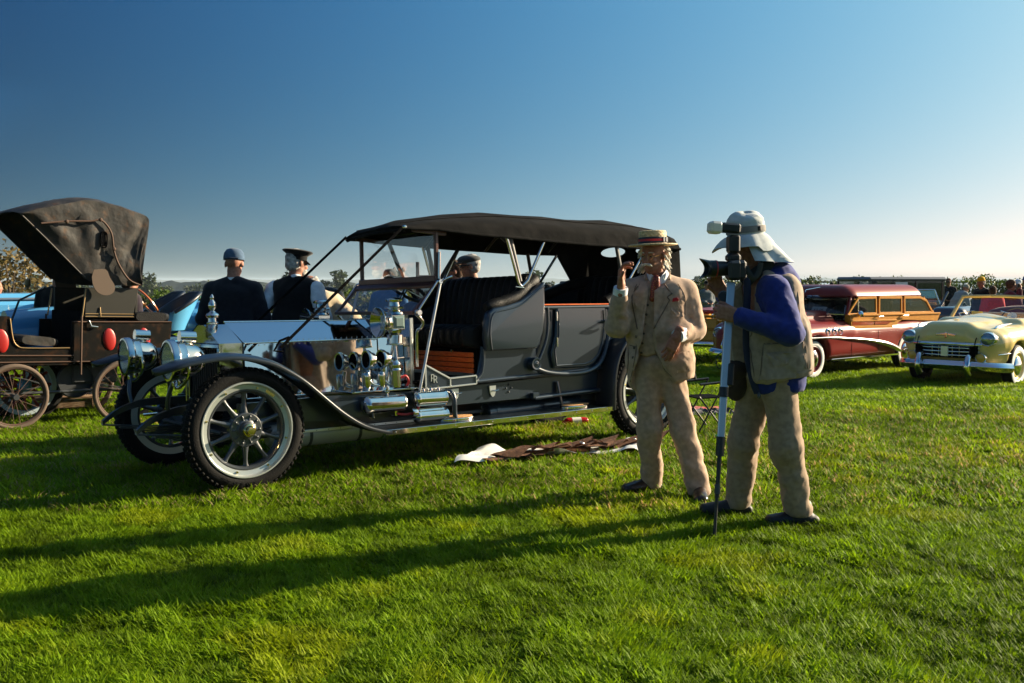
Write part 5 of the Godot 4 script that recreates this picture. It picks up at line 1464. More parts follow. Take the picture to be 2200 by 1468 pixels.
func photographer() -> void:
	var base := Vector3(1.55, 0.0, -6.0)
	var t := thing("person", "photographer in wide grey sun hat, blue jacket and khaki vest holding a monopod", "person", base)
	var J := {"neck": Vector3(-0.085, 1.49, 0.0), "head": Vector3(-0.150, 1.672, 0.0), "sL": Vector3(-0.012, 1.40, 0.18), "eL": Vector3(0.045, 1.165, 0.295), "wL": Vector3(-0.262, 1.262, 0.28),
		"sR": Vector3(-0.03, 1.40, -0.18), "eR": Vector3(-0.10, 1.2, -0.22), "wR": Vector3(-0.27, 1.38, -0.06), "hipL": Vector3(0.035, 0.86, 0.085), "hipR": Vector3(-0.045, 0.86, -0.085),
		"kL": Vector3(0.085, 0.475, 0.115), "kR": Vector3(-0.12, 0.47, -0.08), "aL": Vector3(0.175, 0.10, 0.07), "aR": Vector3(-0.135, 0.105, -0.15)}
	var sk := skin_mat()
	var S := Sdf.new().start(Vector3(-0.3, 0.0, -0.3), Vector3(0.25, 1.56, 0.32), 0.016)
	S.cap(J.neck, J.neck - Vector3(-0.02, 0.06, 0), 0.06, 0.065, 0.03)
	S.blob(Vector3(0.0, 1.25, 0), Vector3(0.1, 0.22, 0.15), 0.09, 0.04); S.blob(Vector3(0.0, 0.92, 0), Vector3(0.1, 0.14, 0.14), 0.09, 0.05)
	for s in ["L", "R"]:
		S.cap(J["s" + s], J["e" + s], 0.048, 0.04, 0.03); S.cap(J["e" + s], J["w" + s], 0.038, 0.028, 0.02)
		S.cap(J["hip" + s], J["k" + s], 0.075, 0.055, 0.03); S.cap(J["k" + s], J["a" + s], 0.05, 0.038, 0.02)
	S.take()
	var HB := Basis(Vector3.UP, -PI / 2 - 0.12) * Basis(Vector3.RIGHT, 0.05)
	S.start(J.head - Vector3(0.15, 0.17, 0.12), J.head + Vector3(0.14, 0.15, 0.12), 0.006)
	head_field(S, J.head, HB, J.neck)
	S.take()
	S.start(J.wL - Vector3(0.18, 0.12, 0.13), J.wL + Vector3(0.08, 0.14, 0.1), 0.0042)
	thumb_side = 1.0
	var sd := Vector3(-1, 0.22, 0).cross(Vector3(0, 0, -1))
	thumb_side = 1.0 if Vector3(0, 0, -1).cross(Vector3(-1, 0.2, 0)).y > 0 else -1.0
	hand_field(S, J.wL, Vector3(-1.0, 0.22, -0.05), Vector3(0.05, 0.0, -1), [1.0, 1.15, 0.7], 0.3, 1.05)
	S.take()
	S.start(J.wR - Vector3(0.18, 0.1, 0.12), J.wR + Vector3(0.08, 0.2, 0.13), 0.0055)
	thumb_side = 1.0
	hand_field(S, J.wR, Vector3(-0.5, 0.85, 0.1), Vector3(0.0, 0.1, 1), [0.6, 0.7, 0.5], 0.4, 1.05)
	S.take()
	part("body", S.mesh(), sk, t)
	var kh := cloth("khaki", Color(0.32, 0.225, 0.15))
	var ve := cloth("vest_khaki", Color(0.35, 0.265, 0.20))
	var bl := cloth("blue_nylon", Color(0.018, 0.030, 0.18), 0.10, 0.75)
	var rg := ridges(83, 4.0)
	var fold := noise(81, 5.0, 3)
	var T := Sdf.new().start(Vector3(-0.3, 0.0, -0.3), Vector3(0.34, 1.0, 0.3), 0.013)
	trouser_field(T, J, 1.02)
	T.cap(Vector3(0.02, 0.95, 0.04), Vector3(0.02, 0.95, -0.04), 0.14, 0.14, 0.05)
	T.folds(fold, 0.009, Vector3(1.1, 0.7, 1.1)); T.folds(rg, -0.0210, Vector3(0.7, 1.5, 0.7), Vector3(0.03, 0.14, 0.0), 0.4, Basis(Vector3.BACK, -0.4)); T.folds(rg, -0.0210, Vector3(1.0, 0.55, 1.0), Vector3(0.05, 0.6, 0.0), 0.4, Basis(Vector3.BACK, 0.45))
	T.take()
	part("trousers", T.mesh(), kh, t)
	# blue jacket
	var K := Sdf.new().start(Vector3(-0.36, 0.74, -0.34), Vector3(0.32, 1.62, 0.36), 0.0125)
	K.blob(Vector3(0.0, 1.28, 0), Vector3(0.135, 0.2, 0.185), 0.12, 0.05)
	K.blob(Vector3(0.035, 0.97, 0), Vector3(0.17, 0.24, 0.195), 0.13, 0.06)
	K.cap(Vector3(-0.03, 1.42, 0.13), Vector3(-0.06, 1.47, 0.06), 0.07, 0.06, 0.05); K.cap(Vector3(-0.03, 1.42, -0.13), Vector3(-0.06, 1.47, -0.06), 0.07, 0.06, 0.05)
	K.cap(Vector3(0.015, 1.50, 0.07), Vector3(0.07, 1.475, 0.02), 0.05, 0.07, 0.04); K.cap(Vector3(0.015, 1.50, -0.07), Vector3(0.07, 1.475, -0.02), 0.05, 0.07, 0.04)     # hood lying on the back
	K.cap(Vector3(0.07, 1.50, 0.0), Vector3(0.13, 1.44, 0), 0.07, 0.055, 0.05, Vector3.BACK, 1.5)
	K.cap(Vector3(-0.13, 1.60, 0.0), Vector3(-0.09, 1.45, 0), 0.062, 0.05, 0.02, Vector3.ZERO, 1.0, true)
	K.wedge(Vector3(-0.06, 1.58, 0.13), Vector3(-1, -0.05, 0), Vector3(0, 0, -1))
	for s in ["L", "R"]:
		var w: Vector3 = J["w" + s]; var e: Vector3 = J["e" + s]
		K.cap(J["s" + s], e, 0.092, 0.074, 0.04); K.cap(e, w + (e - w).normalized() * 0.03, 0.072, 0.052, 0.03)
	K.plane(Vector3(-0.1, 0.792, 0), Vector3(0.05, -1, 0))
	K.folds(fold, 0.008, Vector3(1.6, 0.8, 1.6)); K.folds(rg, -0.0270, Vector3(0.8, 1.9, 0.8), J.eL, 0.3, Basis(Vector3.BACK, 0.9))
	K.take()
	var jk := part("jacket", K.mesh(), bl, t)
	var dl: Vector3 = (J.wL - J.eL).normalized()
	part("sleeve_cuff", Mb.new().tube([J.wL - dl * 0.075, J.wL - dl * 0.07, J.wL - dl * 0.008, J.wL - dl * 0.004], [0.05, 0.058, 0.056, 0.04], 14), bl, jk)
	part("jacket_edge", Mb.new().tube(curve([Vector3(-0.165, 1.52, 0.10), Vector3(-0.165, 1.40, 0.135), Vector3(-0.168, 1.25, 0.135), Vector3(-0.165, 1.05, 0.14), Vector3(-0.13, 0.88, 0.15), Vector3(-0.10, 0.80, 0.15)], 4), Vector2(0.022, 0.016), 8), mk("navy_lining", Color(0.012, 0.018, 0.05), 0.8), jk)
	part("toggle", Mb.new().ball(Vector3.ZERO, Vector3(0.012, 0.02, 0.012), 8, 6), M.rolls_wheel, jk, Vector3(-0.095, 0.785, 0.165))
	# collar lining in dark fleece
	part("collar", Mb.new().tube(curve([Vector3(-0.17, 1.44, 0.07), Vector3(-0.115, 1.50, 0.09), Vector3(-0.03, 1.555, 0.075), Vector3(0.0, 1.57, 0.0), Vector3(-0.03, 1.555, -0.075), Vector3(-0.12, 1.49, -0.09)], 4), Vector2(0.016, 0.036), 8), mk("fleece", Color(0.02, 0.028, 0.03), 1.0), jk)
	# vest
	var V := Sdf.new().start(Vector3(-0.28, 0.8, -0.3), Vector3(0.36, 1.56, 0.3), 0.0125)
	V.blob(Vector3(0.02, 1.30, 0), Vector3(0.150, 0.21, 0.195), 0.13, 0.05)
	V.blob(Vector3(0.03, 1.03, 0), Vector3(0.19, 0.24, 0.225), 0.13, 0.07)
	V.cap(Vector3(0.06, 1.40, 0.0), Vector3(0.125, 1.0, 0.0), 0.10, 0.125, 0.07, Vector3.BACK, 1.55)
	V.cap(Vector3(-0.02, 1.42, 0.12), Vector3(-0.05, 1.455, 0.08), 0.075, 0.065, 0.05); V.cap(Vector3(-0.02, 1.42, -0.12), Vector3(-0.05, 1.455, -0.08), 0.075, 0.065, 0.05)
	V.cap(J.sL + Vector3(0.0, 0.04, 0.05), J.sL + Vector3(0.02, -0.06, 0.09), 0.10, 0.10, 0.01, Vector3.ZERO, 1.0, true)
	V.wedge(Vector3(-0.07, 1.60, 0.125), Vector3(-1, -0.05, 0), Vector3(0, 0, -1))
	V.cap(Vector3(0.04, 1.58, 0), Vector3(0.02, 1.49, 0), 0.10, 0.08, 0.02, Vector3.BACK, 1.2, true)
	V.plane(Vector3(-0.14, 0.848, 0), Vector3(0.2, -1, 0))
	V.folds(fold, 0.009, Vector3(1.5, 0.6, 1.5)); V.folds(rg, -0.0150, Vector3(1.2, 0.4, 1.2), Vector3(0.15, 1.05, 0.1), 0.4, Basis(Vector3.BACK, -0.2))
	V.take()
	var vs := part("vest", V.mesh(), ve, t)
	var fz := Vector3(0, 0, -1)
	part("cargo_pocket", drape(V, [Vector3(-0.085, 1.09, 0), Vector3(0.085, 1.10, 0), Vector3(0.10, 0.90, 0), Vector3(-0.10, 0.885, 0)], fz, 0.020, 10, 10), ve, vs)
	part("pocket_flap", drape(V, [Vector3(-0.075, 1.04, 0), Vector3(0.075, 1.05, 0), Vector3(0.05, 0.985, 0), Vector3(-0.03, 0.965, 0)], fz, 0.030, 8, 4), ve, vs)
	part("hem_seam", drape(V, [Vector3(-0.11, 0.885, 0), Vector3(0.2, 0.945, 0), Vector3(0.2, 0.935, 0), Vector3(-0.11, 0.875, 0)], fz, 0.006, 16, 2), ve, vs)
	part("yoke_seam", drape(V, [Vector3(0.105, 1.30, 0), Vector3(0.112, 1.30, 0), Vector3(0.165, 0.95, 0), Vector3(0.158, 0.95, 0)], fz, 0.005, 2, 16), ve, vs)
	var vsm := mk("vest_seam", Color(0.15, 0.115, 0.085), 0.95)
	for q in [[Vector3(-0.125, 1.40, 0), Vector3(-0.135, 1.25, 0), Vector3(-0.15, 1.08, 0), Vector3(-0.125, 0.88, 0)], [Vector3(-0.085, 1.095, 0), Vector3(0.0, 1.10, 0), Vector3(0.085, 1.105, 0)], [Vector3(-0.10, 0.89, 0), Vector3(-0.095, 1.0, 0), Vector3(-0.085, 1.09, 0)], [Vector3(0.10, 0.905, 0), Vector3(0.095, 1.0, 0), Vector3(0.085, 1.10, 0)], [Vector3(0.115, 1.42, 0), Vector3(0.13, 1.25, 0), Vector3(0.155, 1.1, 0), Vector3(0.175, 0.95, 0)], [Vector3(-0.07, 1.04, 0), Vector3(-0.03, 0.975, 0), Vector3(0.03, 0.985, 0), Vector3(0.07, 1.045, 0)]]:
		seam(V, q, fz, 0.003, vsm, vs)
	# far half of the vest front, hanging open
	part("vest_front", Mb.new().slab(v2s([-0.02, 0.30, 0.05, 0.36, 0.09, 0.0, 0.06, -0.26, 0.0, -0.24, -0.03, 0.0]), Vector3(-0.215, 1.10, 0.0), Vector3.RIGHT, Vector3.UP, 0.05, 0.015), ve, vs)
	var sh := mk("shoe_black", Color(0.009, 0.009, 0.010), 0.6)
	shoe(J.aL + Vector3(0.04, -0.03, 0), J.aL + Vector3(-1, 0, 0.1), sh, t, 1.08)
	shoe(J.aR + Vector3(0.0, -0.02, 0), J.aR + Vector3(-1, 0, 0.02), sh, t, 1.08)
	# sun hat with neck flap
	var hm := cloth("hat_cotton", Color(0.50, 0.53, 0.52), 0.08)
	var hc: Vector3 = J.head + Vector3(0.005, 0.062, 0.0)
	var hp := Mb.new(); hp.crease = 0.3
	var cr := []
	var pts := curve(v2s([0.103, 0.0, 0.107, 0.04, 0.104, 0.075, 0.09, 0.105, 0.06, 0.124, 0.03, 0.128, 0.002, 0.127]), 3)
	for q in pts:
		var ring := PackedVector3Array()
		for k in 32:
			var a := TAU * k / 32
			var dent := 1.0 + fold.get_noise_3d(cos(a) * 0.45, q.y * 4.0, sin(a) * 0.45) * 0.16 * smoothstep(0.03, 0.09, q.y)
			ring.append(Vector3(cos(a) * q.x * dent, q.y * (0.94 + 0.12 * dent) + 0.010 * cos(2.0 * a + 0.6) * smoothstep(0.09, 0.12, q.y), sin(a) * q.x * dent))
		cr.append(ring)
	hp.grid(cr, true)
	var hat := part("sun_hat", hp, hm, t, hc); hat.basis = Basis(Vector3.BACK, 0.10) * Basis.from_scale(Vector3(1.08, 1, 0.95))
	var br := Mb.new(); br.crease = 0.4
	var rows := []
	for i in 5:
		var ring := PackedVector3Array()
		for k in 40:
			var a := TAU * k / 40
			var rr := 0.100 + i * 0.019 * (1.0 - 0.25 * cos(a))
			ring.append(Vector3(cos(a) * rr, 0.004 - i * i * 0.0035 - i * 0.004 + 0.0045 * (sin(3 * a + 0.7) + 0.7 * sin(5 * a)) * i * 0.5 - (0.006 * i if cos(a) > 0.3 else 0.0), sin(a) * rr))
		rows.append(ring)
	var lowr := []
	for rrow in rows:
		var q := PackedVector3Array()
		for p in rrow: q.append(p + Vector3(0, -0.004, 0))
		lowr.append(q)
	lowr.reverse()
	br.grid(rows + lowr, true)
	part("brim", br, hm, hat)
	lathe_part("hat_band", [Vector2(0.108, 0.012), Vector2(0.1095, 0.014), Vector2(0.110, 0.046), Vector2(0.1085, 0.05)], Vector3.ZERO, Vector3.UP, mk("band_taupe", Color(0.24, 0.22, 0.20), 0.9), hat, 28)
	box_part("buckle", Vector3(0.055, 0.03, 0.098), Vector3(0.02, 0.028, 0.008), M.black_plastic, hat)
	var fl := Mb.new(); fl.crease = 0.4
	var fr := []
	for i in 8:
		var f := i / 7.0
		var ring := PackedVector3Array()
		for k in 19:
			var a := lerpf(-1.75, 1.75, k / 18.0)
			var rr := 0.115 + f * 0.085 + (0.014 * sin(k * 1.5 + f * 2.0) + 0.008 * sin(k * 0.7)) * f
			ring.append(Vector3(cos(a) * rr * 1.05 + f * 0.045 - 0.01, -0.012 - f * 0.15 - f * 0.03 * cos(a), sin(a) * rr * 0.92))
		fr.append(ring)
	var fr2 := []
	for rrow in fr:
		var q := PackedVector3Array()
		for p in rrow: q.append(p * 0.985)
		fr2.append(q)
	fr2.reverse()
	fl.grid(fr + fr2)
	part("neck_flap", fl, hm, hat)
	tube_part("chin_cord", [J.head + Vector3(-0.075, 0.03, 0.085), J.head + Vector3(-0.09, -0.10, 0.075), J.head + Vector3(-0.085, -0.2, 0.09)], 0.003, M.khaki, t, 5)
	# monopod and camera
	var foot := Vector3(1.145, -0.005, -5.56); var head := Vector3(1.275, 1.465, -5.80)
	var ax := (head - foot).normalized(); var L := (head - foot).length()
	var mp := thing("monopod", "silver and black monopod standing on the grass in the photographer's grip", "monopod", foot)
	mp.basis = Mb.frame(ax, Vector3(0, 0, 1))
	var al := mk("brushed_rail", Color(0.62, 0.66, 0.68), 0.3, 0.85)
	box_part("upper_rail", Vector3(0, L - 0.325, 0), Vector3(0.046, 0.63, 0.026), al, mp, 0.004)
	box_part("lower_rail", Vector3(0, L - 0.80, 0), Vector3(0.042, 0.24, 0.024), al, mp, 0.004)
	lathe_part("rail_hole", [Vector2(0.010, 0.0), Vector2(0.010, 0.003), Vector2(0, 0.003)], Vector3(0, L - 0.06, 0.012), Vector3.BACK, M.dark, mp, 12)
	box_part("slot", Vector3(-0.015, L - 0.80, 0.012), Vector3(0.008, 0.20, 0.004), M.dark, mp, 0.001)
	lathe_part("collar", [Vector2(0, -0.025), Vector2(0.028, -0.025), Vector2(0.028, 0.03), Vector2(0, 0.03)], Vector3(0, L - 0.655, 0), Vector3.UP, M.black_plastic, mp, 12)
	lathe_part("grip_sleeve", [Vector2(0, -0.055), Vector2(0.024, -0.055), Vector2(0.026, 0.055), Vector2(0, 0.055)], Vector3(0, L - 0.965, 0), Vector3.UP, M.black_plastic, mp, 12)
	tube_part("leg", [Vector3(0, L - 1.0, 0), Vector3(0, 0.24, 0)], 0.013, M.black_plastic, mp, 10)
	lathe_part("twist_lock", [Vector2(0.013, -0.03), Vector2(0.017, -0.028), Vector2(0.017, 0.02), Vector2(0.013, 0.024)], Vector3(0, 0.29, 0), Vector3.UP, M.steel_dark, mp, 12)
	tube_part("leg", [Vector3(0, 0.25, 0), Vector3(0, 0.0, 0)], 0.010, M.black_plastic, mp, 10)
	box_part("bubble_level", Vector3(0.02, L - 0.905, 0.008), Vector3(0.022, 0.014, 0.02), mk("level_green", Color(0.35, 0.75, 0.12), 0.2), mp, 0.003)
	box_part("battery_pack", Vector3(-0.03, L - 0.55, -0.0), Vector3(0.035, 0.13, 0.045), M.black_plastic, mp, 0.006)
	tube_part("cable", curve([Vector3(0.02, L - 0.08, 0.02), Vector3(0.03, L - 0.22, 0.03), Vector3(-0.01, L - 0.33, 0.03), Vector3(-0.02, L - 0.44, 0.03), Vector3(0.03, L - 0.52, 0.03), Vector3(0.05, L - 0.45, 0.03), Vector3(-0.01, L - 0.42, 0.035), Vector3(-0.03, L - 0.5, 0.02)], 5), 0.003, M.black_plastic, mp, 5)
	lathe_part("clamp_knob", [Vector2(0, 0), Vector2(0.032, 0.0), Vector2(0.036, 0.012), Vector2(0.03, 0.024), Vector2(0, 0.026)], Vector3(0.035, L - 0.10, 0.0), Vector3.BACK, M.black_plastic, mp, 14)
	var cm := thing("camera", "black camera with lens and flash mounted on top of the monopod", "camera", Vector3(1.262, 1.532, -5.80), 6.0)
	cm.scale = Vector3.ONE * 1.14
	var bp: Material = M.black_plastic
	part("camera_body", Mb.new().box(Vector3(0.035, -0.008, 0), Vector3(0.075, 0.10, 0.145), 0.014).box(Vector3(0.02, 0.055, 0), Vector3(0.07, 0.045, 0.07), 0.014).box(Vector3(0.01, -0.01, 0.06), Vector3(0.07, 0.10, 0.035), 0.014), bp, cm)
	lathe_part("lens", [Vector2(0.033, 0.0), Vector2(0.036, 0.01), Vector2(0.038, 0.03), Vector2(0.0385, 0.06), Vector2(0.042, 0.065), Vector2(0.042, 0.10), Vector2(0.039, 0.105), Vector2(0.036, 0.11), Vector2(0.034, 0.10), Vector2(0, 0.095)], Vector3.ZERO, Vector3.LEFT, bp, cm, 24)
	lathe_part("lens_ring", [Vector2(0.0425, 0.068), Vector2(0.0432, 0.07), Vector2(0.0432, 0.072), Vector2(0.0425, 0.074)], Vector3.ZERO, Vector3.LEFT, M.red_rubber, cm, 24)
	var hd := Mb.new(); hd.crease = 0.5
	var h0 := PackedVector3Array(); var h1 := PackedVector3Array(); var h2 := PackedVector3Array()
	for k in 48:
		var a := TAU * k / 48
		h0.append(Vector3(-0.10, sin(a) * 0.041, cos(a) * 0.041))
		h1.append(Vector3(-0.135 - 0.02 * cos(2 * a + PI), sin(a) * 0.052, cos(a) * 0.052)); h2.append(Vector3(-0.135 - 0.02 * cos(2 * a + PI), sin(a) * 0.049, cos(a) * 0.049))
	hd.grid([h0, h1, h2, h0], true)
	part("lens_hood", hd, bp, cm)
	part("flash_stem", Mb.new().box(Vector3(0.02, 0.125, 0), Vector3(0.058, 0.09, 0.07), 0.010).box(Vector3(0.02, 0.078, 0), Vector3(0.035, 0.012, 0.04), 0.003), bp, cm)
	part("flash_head", Mb.new().box(Vector3(0.0, 0.205, 0), Vector3(0.10, 0.05, 0.075), 0.010, Basis(Vector3.BACK, -0.08)), bp, cm)
	var df := mk("diffuser", Color(0.72, 0.72, 0.68), 0.5); df.backlight_enabled = true; df.backlight = Color(0.6, 0.6, 0.55)
	part("flash_diffuser", Mb.new().box(Vector3(-0.078, 0.207, 0), Vector3(0.062, 0.062, 0.088), 0.012, Basis(Vector3.BACK, -0.08)), df, cm)
	tube_part("neck_strap", curve([Vector3(0.065, 0.01, 0.06), Vector3(0.10, -0.05, 0.07), Vector3(0.13, -0.02, 0.07), Vector3(0.14, 0.03, 0.07)], 4), Vector2(0.003, 0.014), M.black_plastic, cm, 6)
	var bag := thing("camera_bag", "dark brown camera bag hanging at the photographer's front behind the monopod", "bag", Vector3(1.36, 0.80, -6.02))
	var bg := Mb.new(); bg.crease = 0.3
	bg.ball(Vector3(0, 0.06, 0), Vector3(0.075, 0.13, 0.06), 14, 10)
	part("bag_body", bg, cloth("bag_brown", Color(0.05, 0.035, 0.028)), bag)
	part("bag_flap", Mb.new().ball(Vector3(-0.01, 0.12, 0.02), Vector3(0.08, 0.07, 0.06), 12, 8), M.bag_brown, bag)
# ---------------------------------------------------------------- the people standing about
# d: height, cell, top / legs / hat materials, pose words; local +z is the way they face
func bystander(label: String, at: Vector3, turn: float, d: Dictionary, group := "") -> Node3D:
	var t := thing("person", label, "person", at, turn, group)
	var h: float = d.get("h", 1.74)
	var k := h / 1.75
	var c: float = d.get("cell", 0.024)
	var lean: float = d.get("lean", 0.0)
	var HB := Basis(Vector3.UP, d.get("look", 0.0)) * Basis(Vector3.RIGHT, lean * 0.4 + d.get("nod", 0.08))
	var LB := Basis(Vector3.RIGHT, lean)
	var hip := Vector3(0, 0.93, 0)
	var up := func(v: Vector3) -> Vector3: return (hip + LB * (v - hip)) * k
	var J := {"neck": up.call(Vector3(0, 1.47, -0.01)), "head": up.call(Vector3(0, 1.632, 0.03))}
	for s in ["L", "R"]:
		var g := 1.0 if s == "L" else -1.0
		J["s" + s] = up.call(Vector3(0.185 * g, 1.40, -0.01)); J["hip" + s] = Vector3(0.09 * g, 0.88, 0) * k
		J["k" + s] = Vector3(0.105 * g, 0.48, 0.03) * k; J["a" + s] = Vector3(0.12 * g, 0.085, -0.02) * k
		match d.get("arms", "down"):
			"down": J["e" + s] = up.call(Vector3(0.245 * g, 1.13, -0.03)); J["w" + s] = up.call(Vector3(0.24 * g, 0.90, 0.09))
			"front": J["e" + s] = up.call(Vector3(0.27 * g, 1.15, -0.02)); J["w" + s] = up.call(Vector3(0.09 * g, 1.06, 0.22))
			"back": J["e" + s] = up.call(Vector3(0.31 * g, 1.14, -0.09)); J["w" + s] = up.call(Vector3(0.16 * g, 0.98, 0.16))
			"camera": J["e" + s] = up.call(Vector3(0.22 * g, 1.20, 0.16)); J["w" + s] = up.call(Vector3(0.06 * g, 1.53, 0.22))
			"reach": J["e" + s] = up.call(Vector3(0.20 * g, 1.22, 0.22)); J["w" + s] = up.call(Vector3(0.14 * g, 1.10, 0.44))
	var S := Sdf.new().start(Vector3(-0.45, 0, -0.45), Vector3(0.45, 1.9 * k, 1.1 if lean > 0.5 else 0.5), maxf(c * 1.4, 0.026))
	S.blob(up.call(Vector3(0, 1.22, 0)), Vector3(0.14, 0.2, 0.08), 0.07, 0.04, LB)
	for s in ["L", "R"]:
		S.cap(J["s" + s], J["e" + s], 0.045, 0.038, 0.03); S.cap(J["e" + s], J["w" + s], 0.036, 0.028, 0.02)
		var f: Vector3 = (J["w" + s] - J["e" + s]).normalized()
		S.cap(J["w" + s], J["w" + s] + f * 0.10, 0.034, 0.026, 0.02, Vector3.UP, 1.2)
		S.cap(J["hip" + s], J["k" + s], 0.07, 0.05, 0.03); S.cap(J["k" + s], J["a" + s], 0.045, 0.035, 0.02)
	S.take()
	var hc := c * 0.45
	S.start(J.head - Vector3(0.14, 0.19, 0.14), J.head + Vector3(0.14, 0.15, 0.16), hc)
	head_field(S, J.head, HB, J.neck)
	S.take()
	part("body", S.mesh(), skin_mat(), t)
	var fold := noise(90 + int(at.x * 7), 5.0, 3)
	if not d.get("hide_legs", false):
		var T := Sdf.new().start(Vector3(-0.32, 0.0, -0.25), Vector3(0.32, 1.06 * k, 0.28), c)
		trouser_field(T, J, 0.95)
		if c < 0.03: T.folds(fold, 0.012, Vector3(1.1, 2, 1.1))
		T.take()
		part("trousers", T.mesh(), d.legs, t)
		for s in ["L", "R"]: part("shoe", Mb.new().ball(J["a" + s] + Vector3(0, -0.04, 0.06), Vector3(0.05, 0.045, 0.14), 10, 6), M.dark, t)
	var hem: float = d.get("hem", 0.82)
	var b: float = d.get("bulk", 1.0)
	var K := Sdf.new().start(Vector3(-0.46, 0.70, -0.5), Vector3(0.46, 1.62 * k, 1.0 if lean > 0.5 else 0.5), c)
	K.blob(up.call(Vector3(0, 1.26, -0.01)), Vector3(0.195 * b, 0.21, 0.125 * b), 0.115, 0.06, LB)
	K.blob(up.call(Vector3(0, 1.02, 0)), Vector3(0.18 * b, 0.2, 0.13 * b), 0.12, 0.08, Basis(Vector3.RIGHT, lean * 0.7))
	K.blob(Vector3(0, 0.88, 0) * k, Vector3(0.19 * b, 0.14, 0.14 * b), 0.12, 0.08)
	for s in ["L", "R"]:
		var g := 1.0 if s == "L" else -1.0
		K.cap(up.call(Vector3(0.17 * g, 1.415, -0.01)), up.call(Vector3(0.04 * g, 1.475, -0.03)), 0.068, 0.05, 0.05)
		if not d.get("vest", false):
			K.cap(J["s" + s], J["e" + s], 0.074 * b, 0.062 * b, 0.035); K.cap(J["e" + s], J["w" + s] - (J["w" + s] - J["e" + s]).normalized() * 0.02, 0.060 * b, 0.046, 0.025)
	K.plane(Vector3(0, hem * k, 0), Vector3.DOWN)
	if c < 0.03: K.folds(fold, 0.010, Vector3(1.6, 1.3, 1.6))
	for e in ["eL", "eR"]:
		if c < 0.02: K.folds(fold, 0.012, Vector3(2.4, 2.2, 2.4), J[e], 0.2)
	K.take()
	part("vest" if d.get("vest", false) else "jacket", K.mesh(), d.top, t)
	if d.get("vest", false):
		var A := Sdf.new().start(Vector3(-0.5, 0.7, -0.45), Vector3(0.5, 1.62 * k, 0.5), c)
		for s in ["L", "R"]:
			var g := 1.0 if s == "L" else -1.0
			A.cap(up.call(Vector3(0.19 * g, 1.405, -0.01)), J["e" + s], 0.076, 0.066, 0.03); A.cap(J["e" + s], J["w" + s], 0.066, 0.048, 0.03)
		A.cap(J.neck + Vector3(0, -0.04, 0), J.neck + Vector3(0, 0.025, 0.0), 0.062, 0.06, 0.02)
		A.folds(fold, 0.012, Vector3(2, 2.2, 2)); A.take()
		part("shirt", A.mesh(), d.shirt, t)
	elif d.has("shirt"):
		part("shirt_collar", Mb.new().tube([J.neck + LB * Vector3(0, -0.01, 0), J.neck + LB * Vector3(0, 0.035, 0.006)], [0.071, 0.065], 14), d.shirt, t)
	var hw := func(x: float, y: float, z: float) -> Vector3: return J.head + HB * Vector3(x, y, z)
	if d.has("hair"):
		var H := Sdf.new().start(J.head - Vector3(0.15, 0.15, 0.16), J.head + Vector3(0.15, 0.17, 0.15), hc)
		H.blob(hw.call(0, 0.035, -0.025), Vector3(0.080, 0.095, 0.098) * d.get("hair_big", 1.0), -1.0, 0.02, HB)
		H.blob(hw.call(0, -0.03, -0.045), Vector3(0.074, 0.055, 0.068) * d.get("hair_big", 1.0), -1.0, 0.02, HB)
		if d.get("long", false): H.cap(hw.call(0, 0, -0.06), hw.call(0, -0.12, -0.07), 0.075, 0.06, 0.03)
		H.blob(hw.call(0, -0.045, 0.085), Vector3(0.068, 0.095, 0.07), 0.04, 0.02, HB, true)
		if d.get("bald", 0.0) > 0.0: H.blob(hw.call(0, 0.12, 0.03), Vector3(0.09, 0.10, 0.12), -1.0, 0.02, HB, true)
		H.folds(fold, 0.006, Vector3(8, 8, 8)); H.take()
		part("hair", H.mesh(), d.hair, t)
	if d.has("beard"):
		var H := Sdf.new().start(J.head - Vector3(0.13, 0.2, 0.1), J.head + Vector3(0.13, 0.05, 0.16), hc)
		H.blob(hw.call(0, -0.08, 0.045), Vector3(0.058, 0.055, 0.058), -1.0, 0.02, HB)
		H.take()
		part("beard", H.mesh(), d.beard, t)
	if d.has("glasses"): part("sunglasses", Mb.new().box(Vector3.ZERO, Vector3(0.13, 0.034, 0.012), 0.006, HB).box(HB * Vector3(0.07, 0.004, -0.05), Vector3(0.006, 0.014, 0.10), 0.002, HB).box(HB * Vector3(-0.07, 0.004, -0.05), Vector3(0.006, 0.014, 0.10), 0.002, HB), M.black_plastic, t, hw.call(0, 0.005, 0.096))
	if d.has("eyes"): part("eye_spots", Mb.new().ball(hw.call(0.03, 0.004, 0.08), Vector3(0.012, 0.006, 0.008), 8, 5).ball(hw.call(-0.03, 0.004, 0.08), Vector3(0.012, 0.006, 0.008), 8, 5), M.dark, t)  # two small dark balls set at the eyes
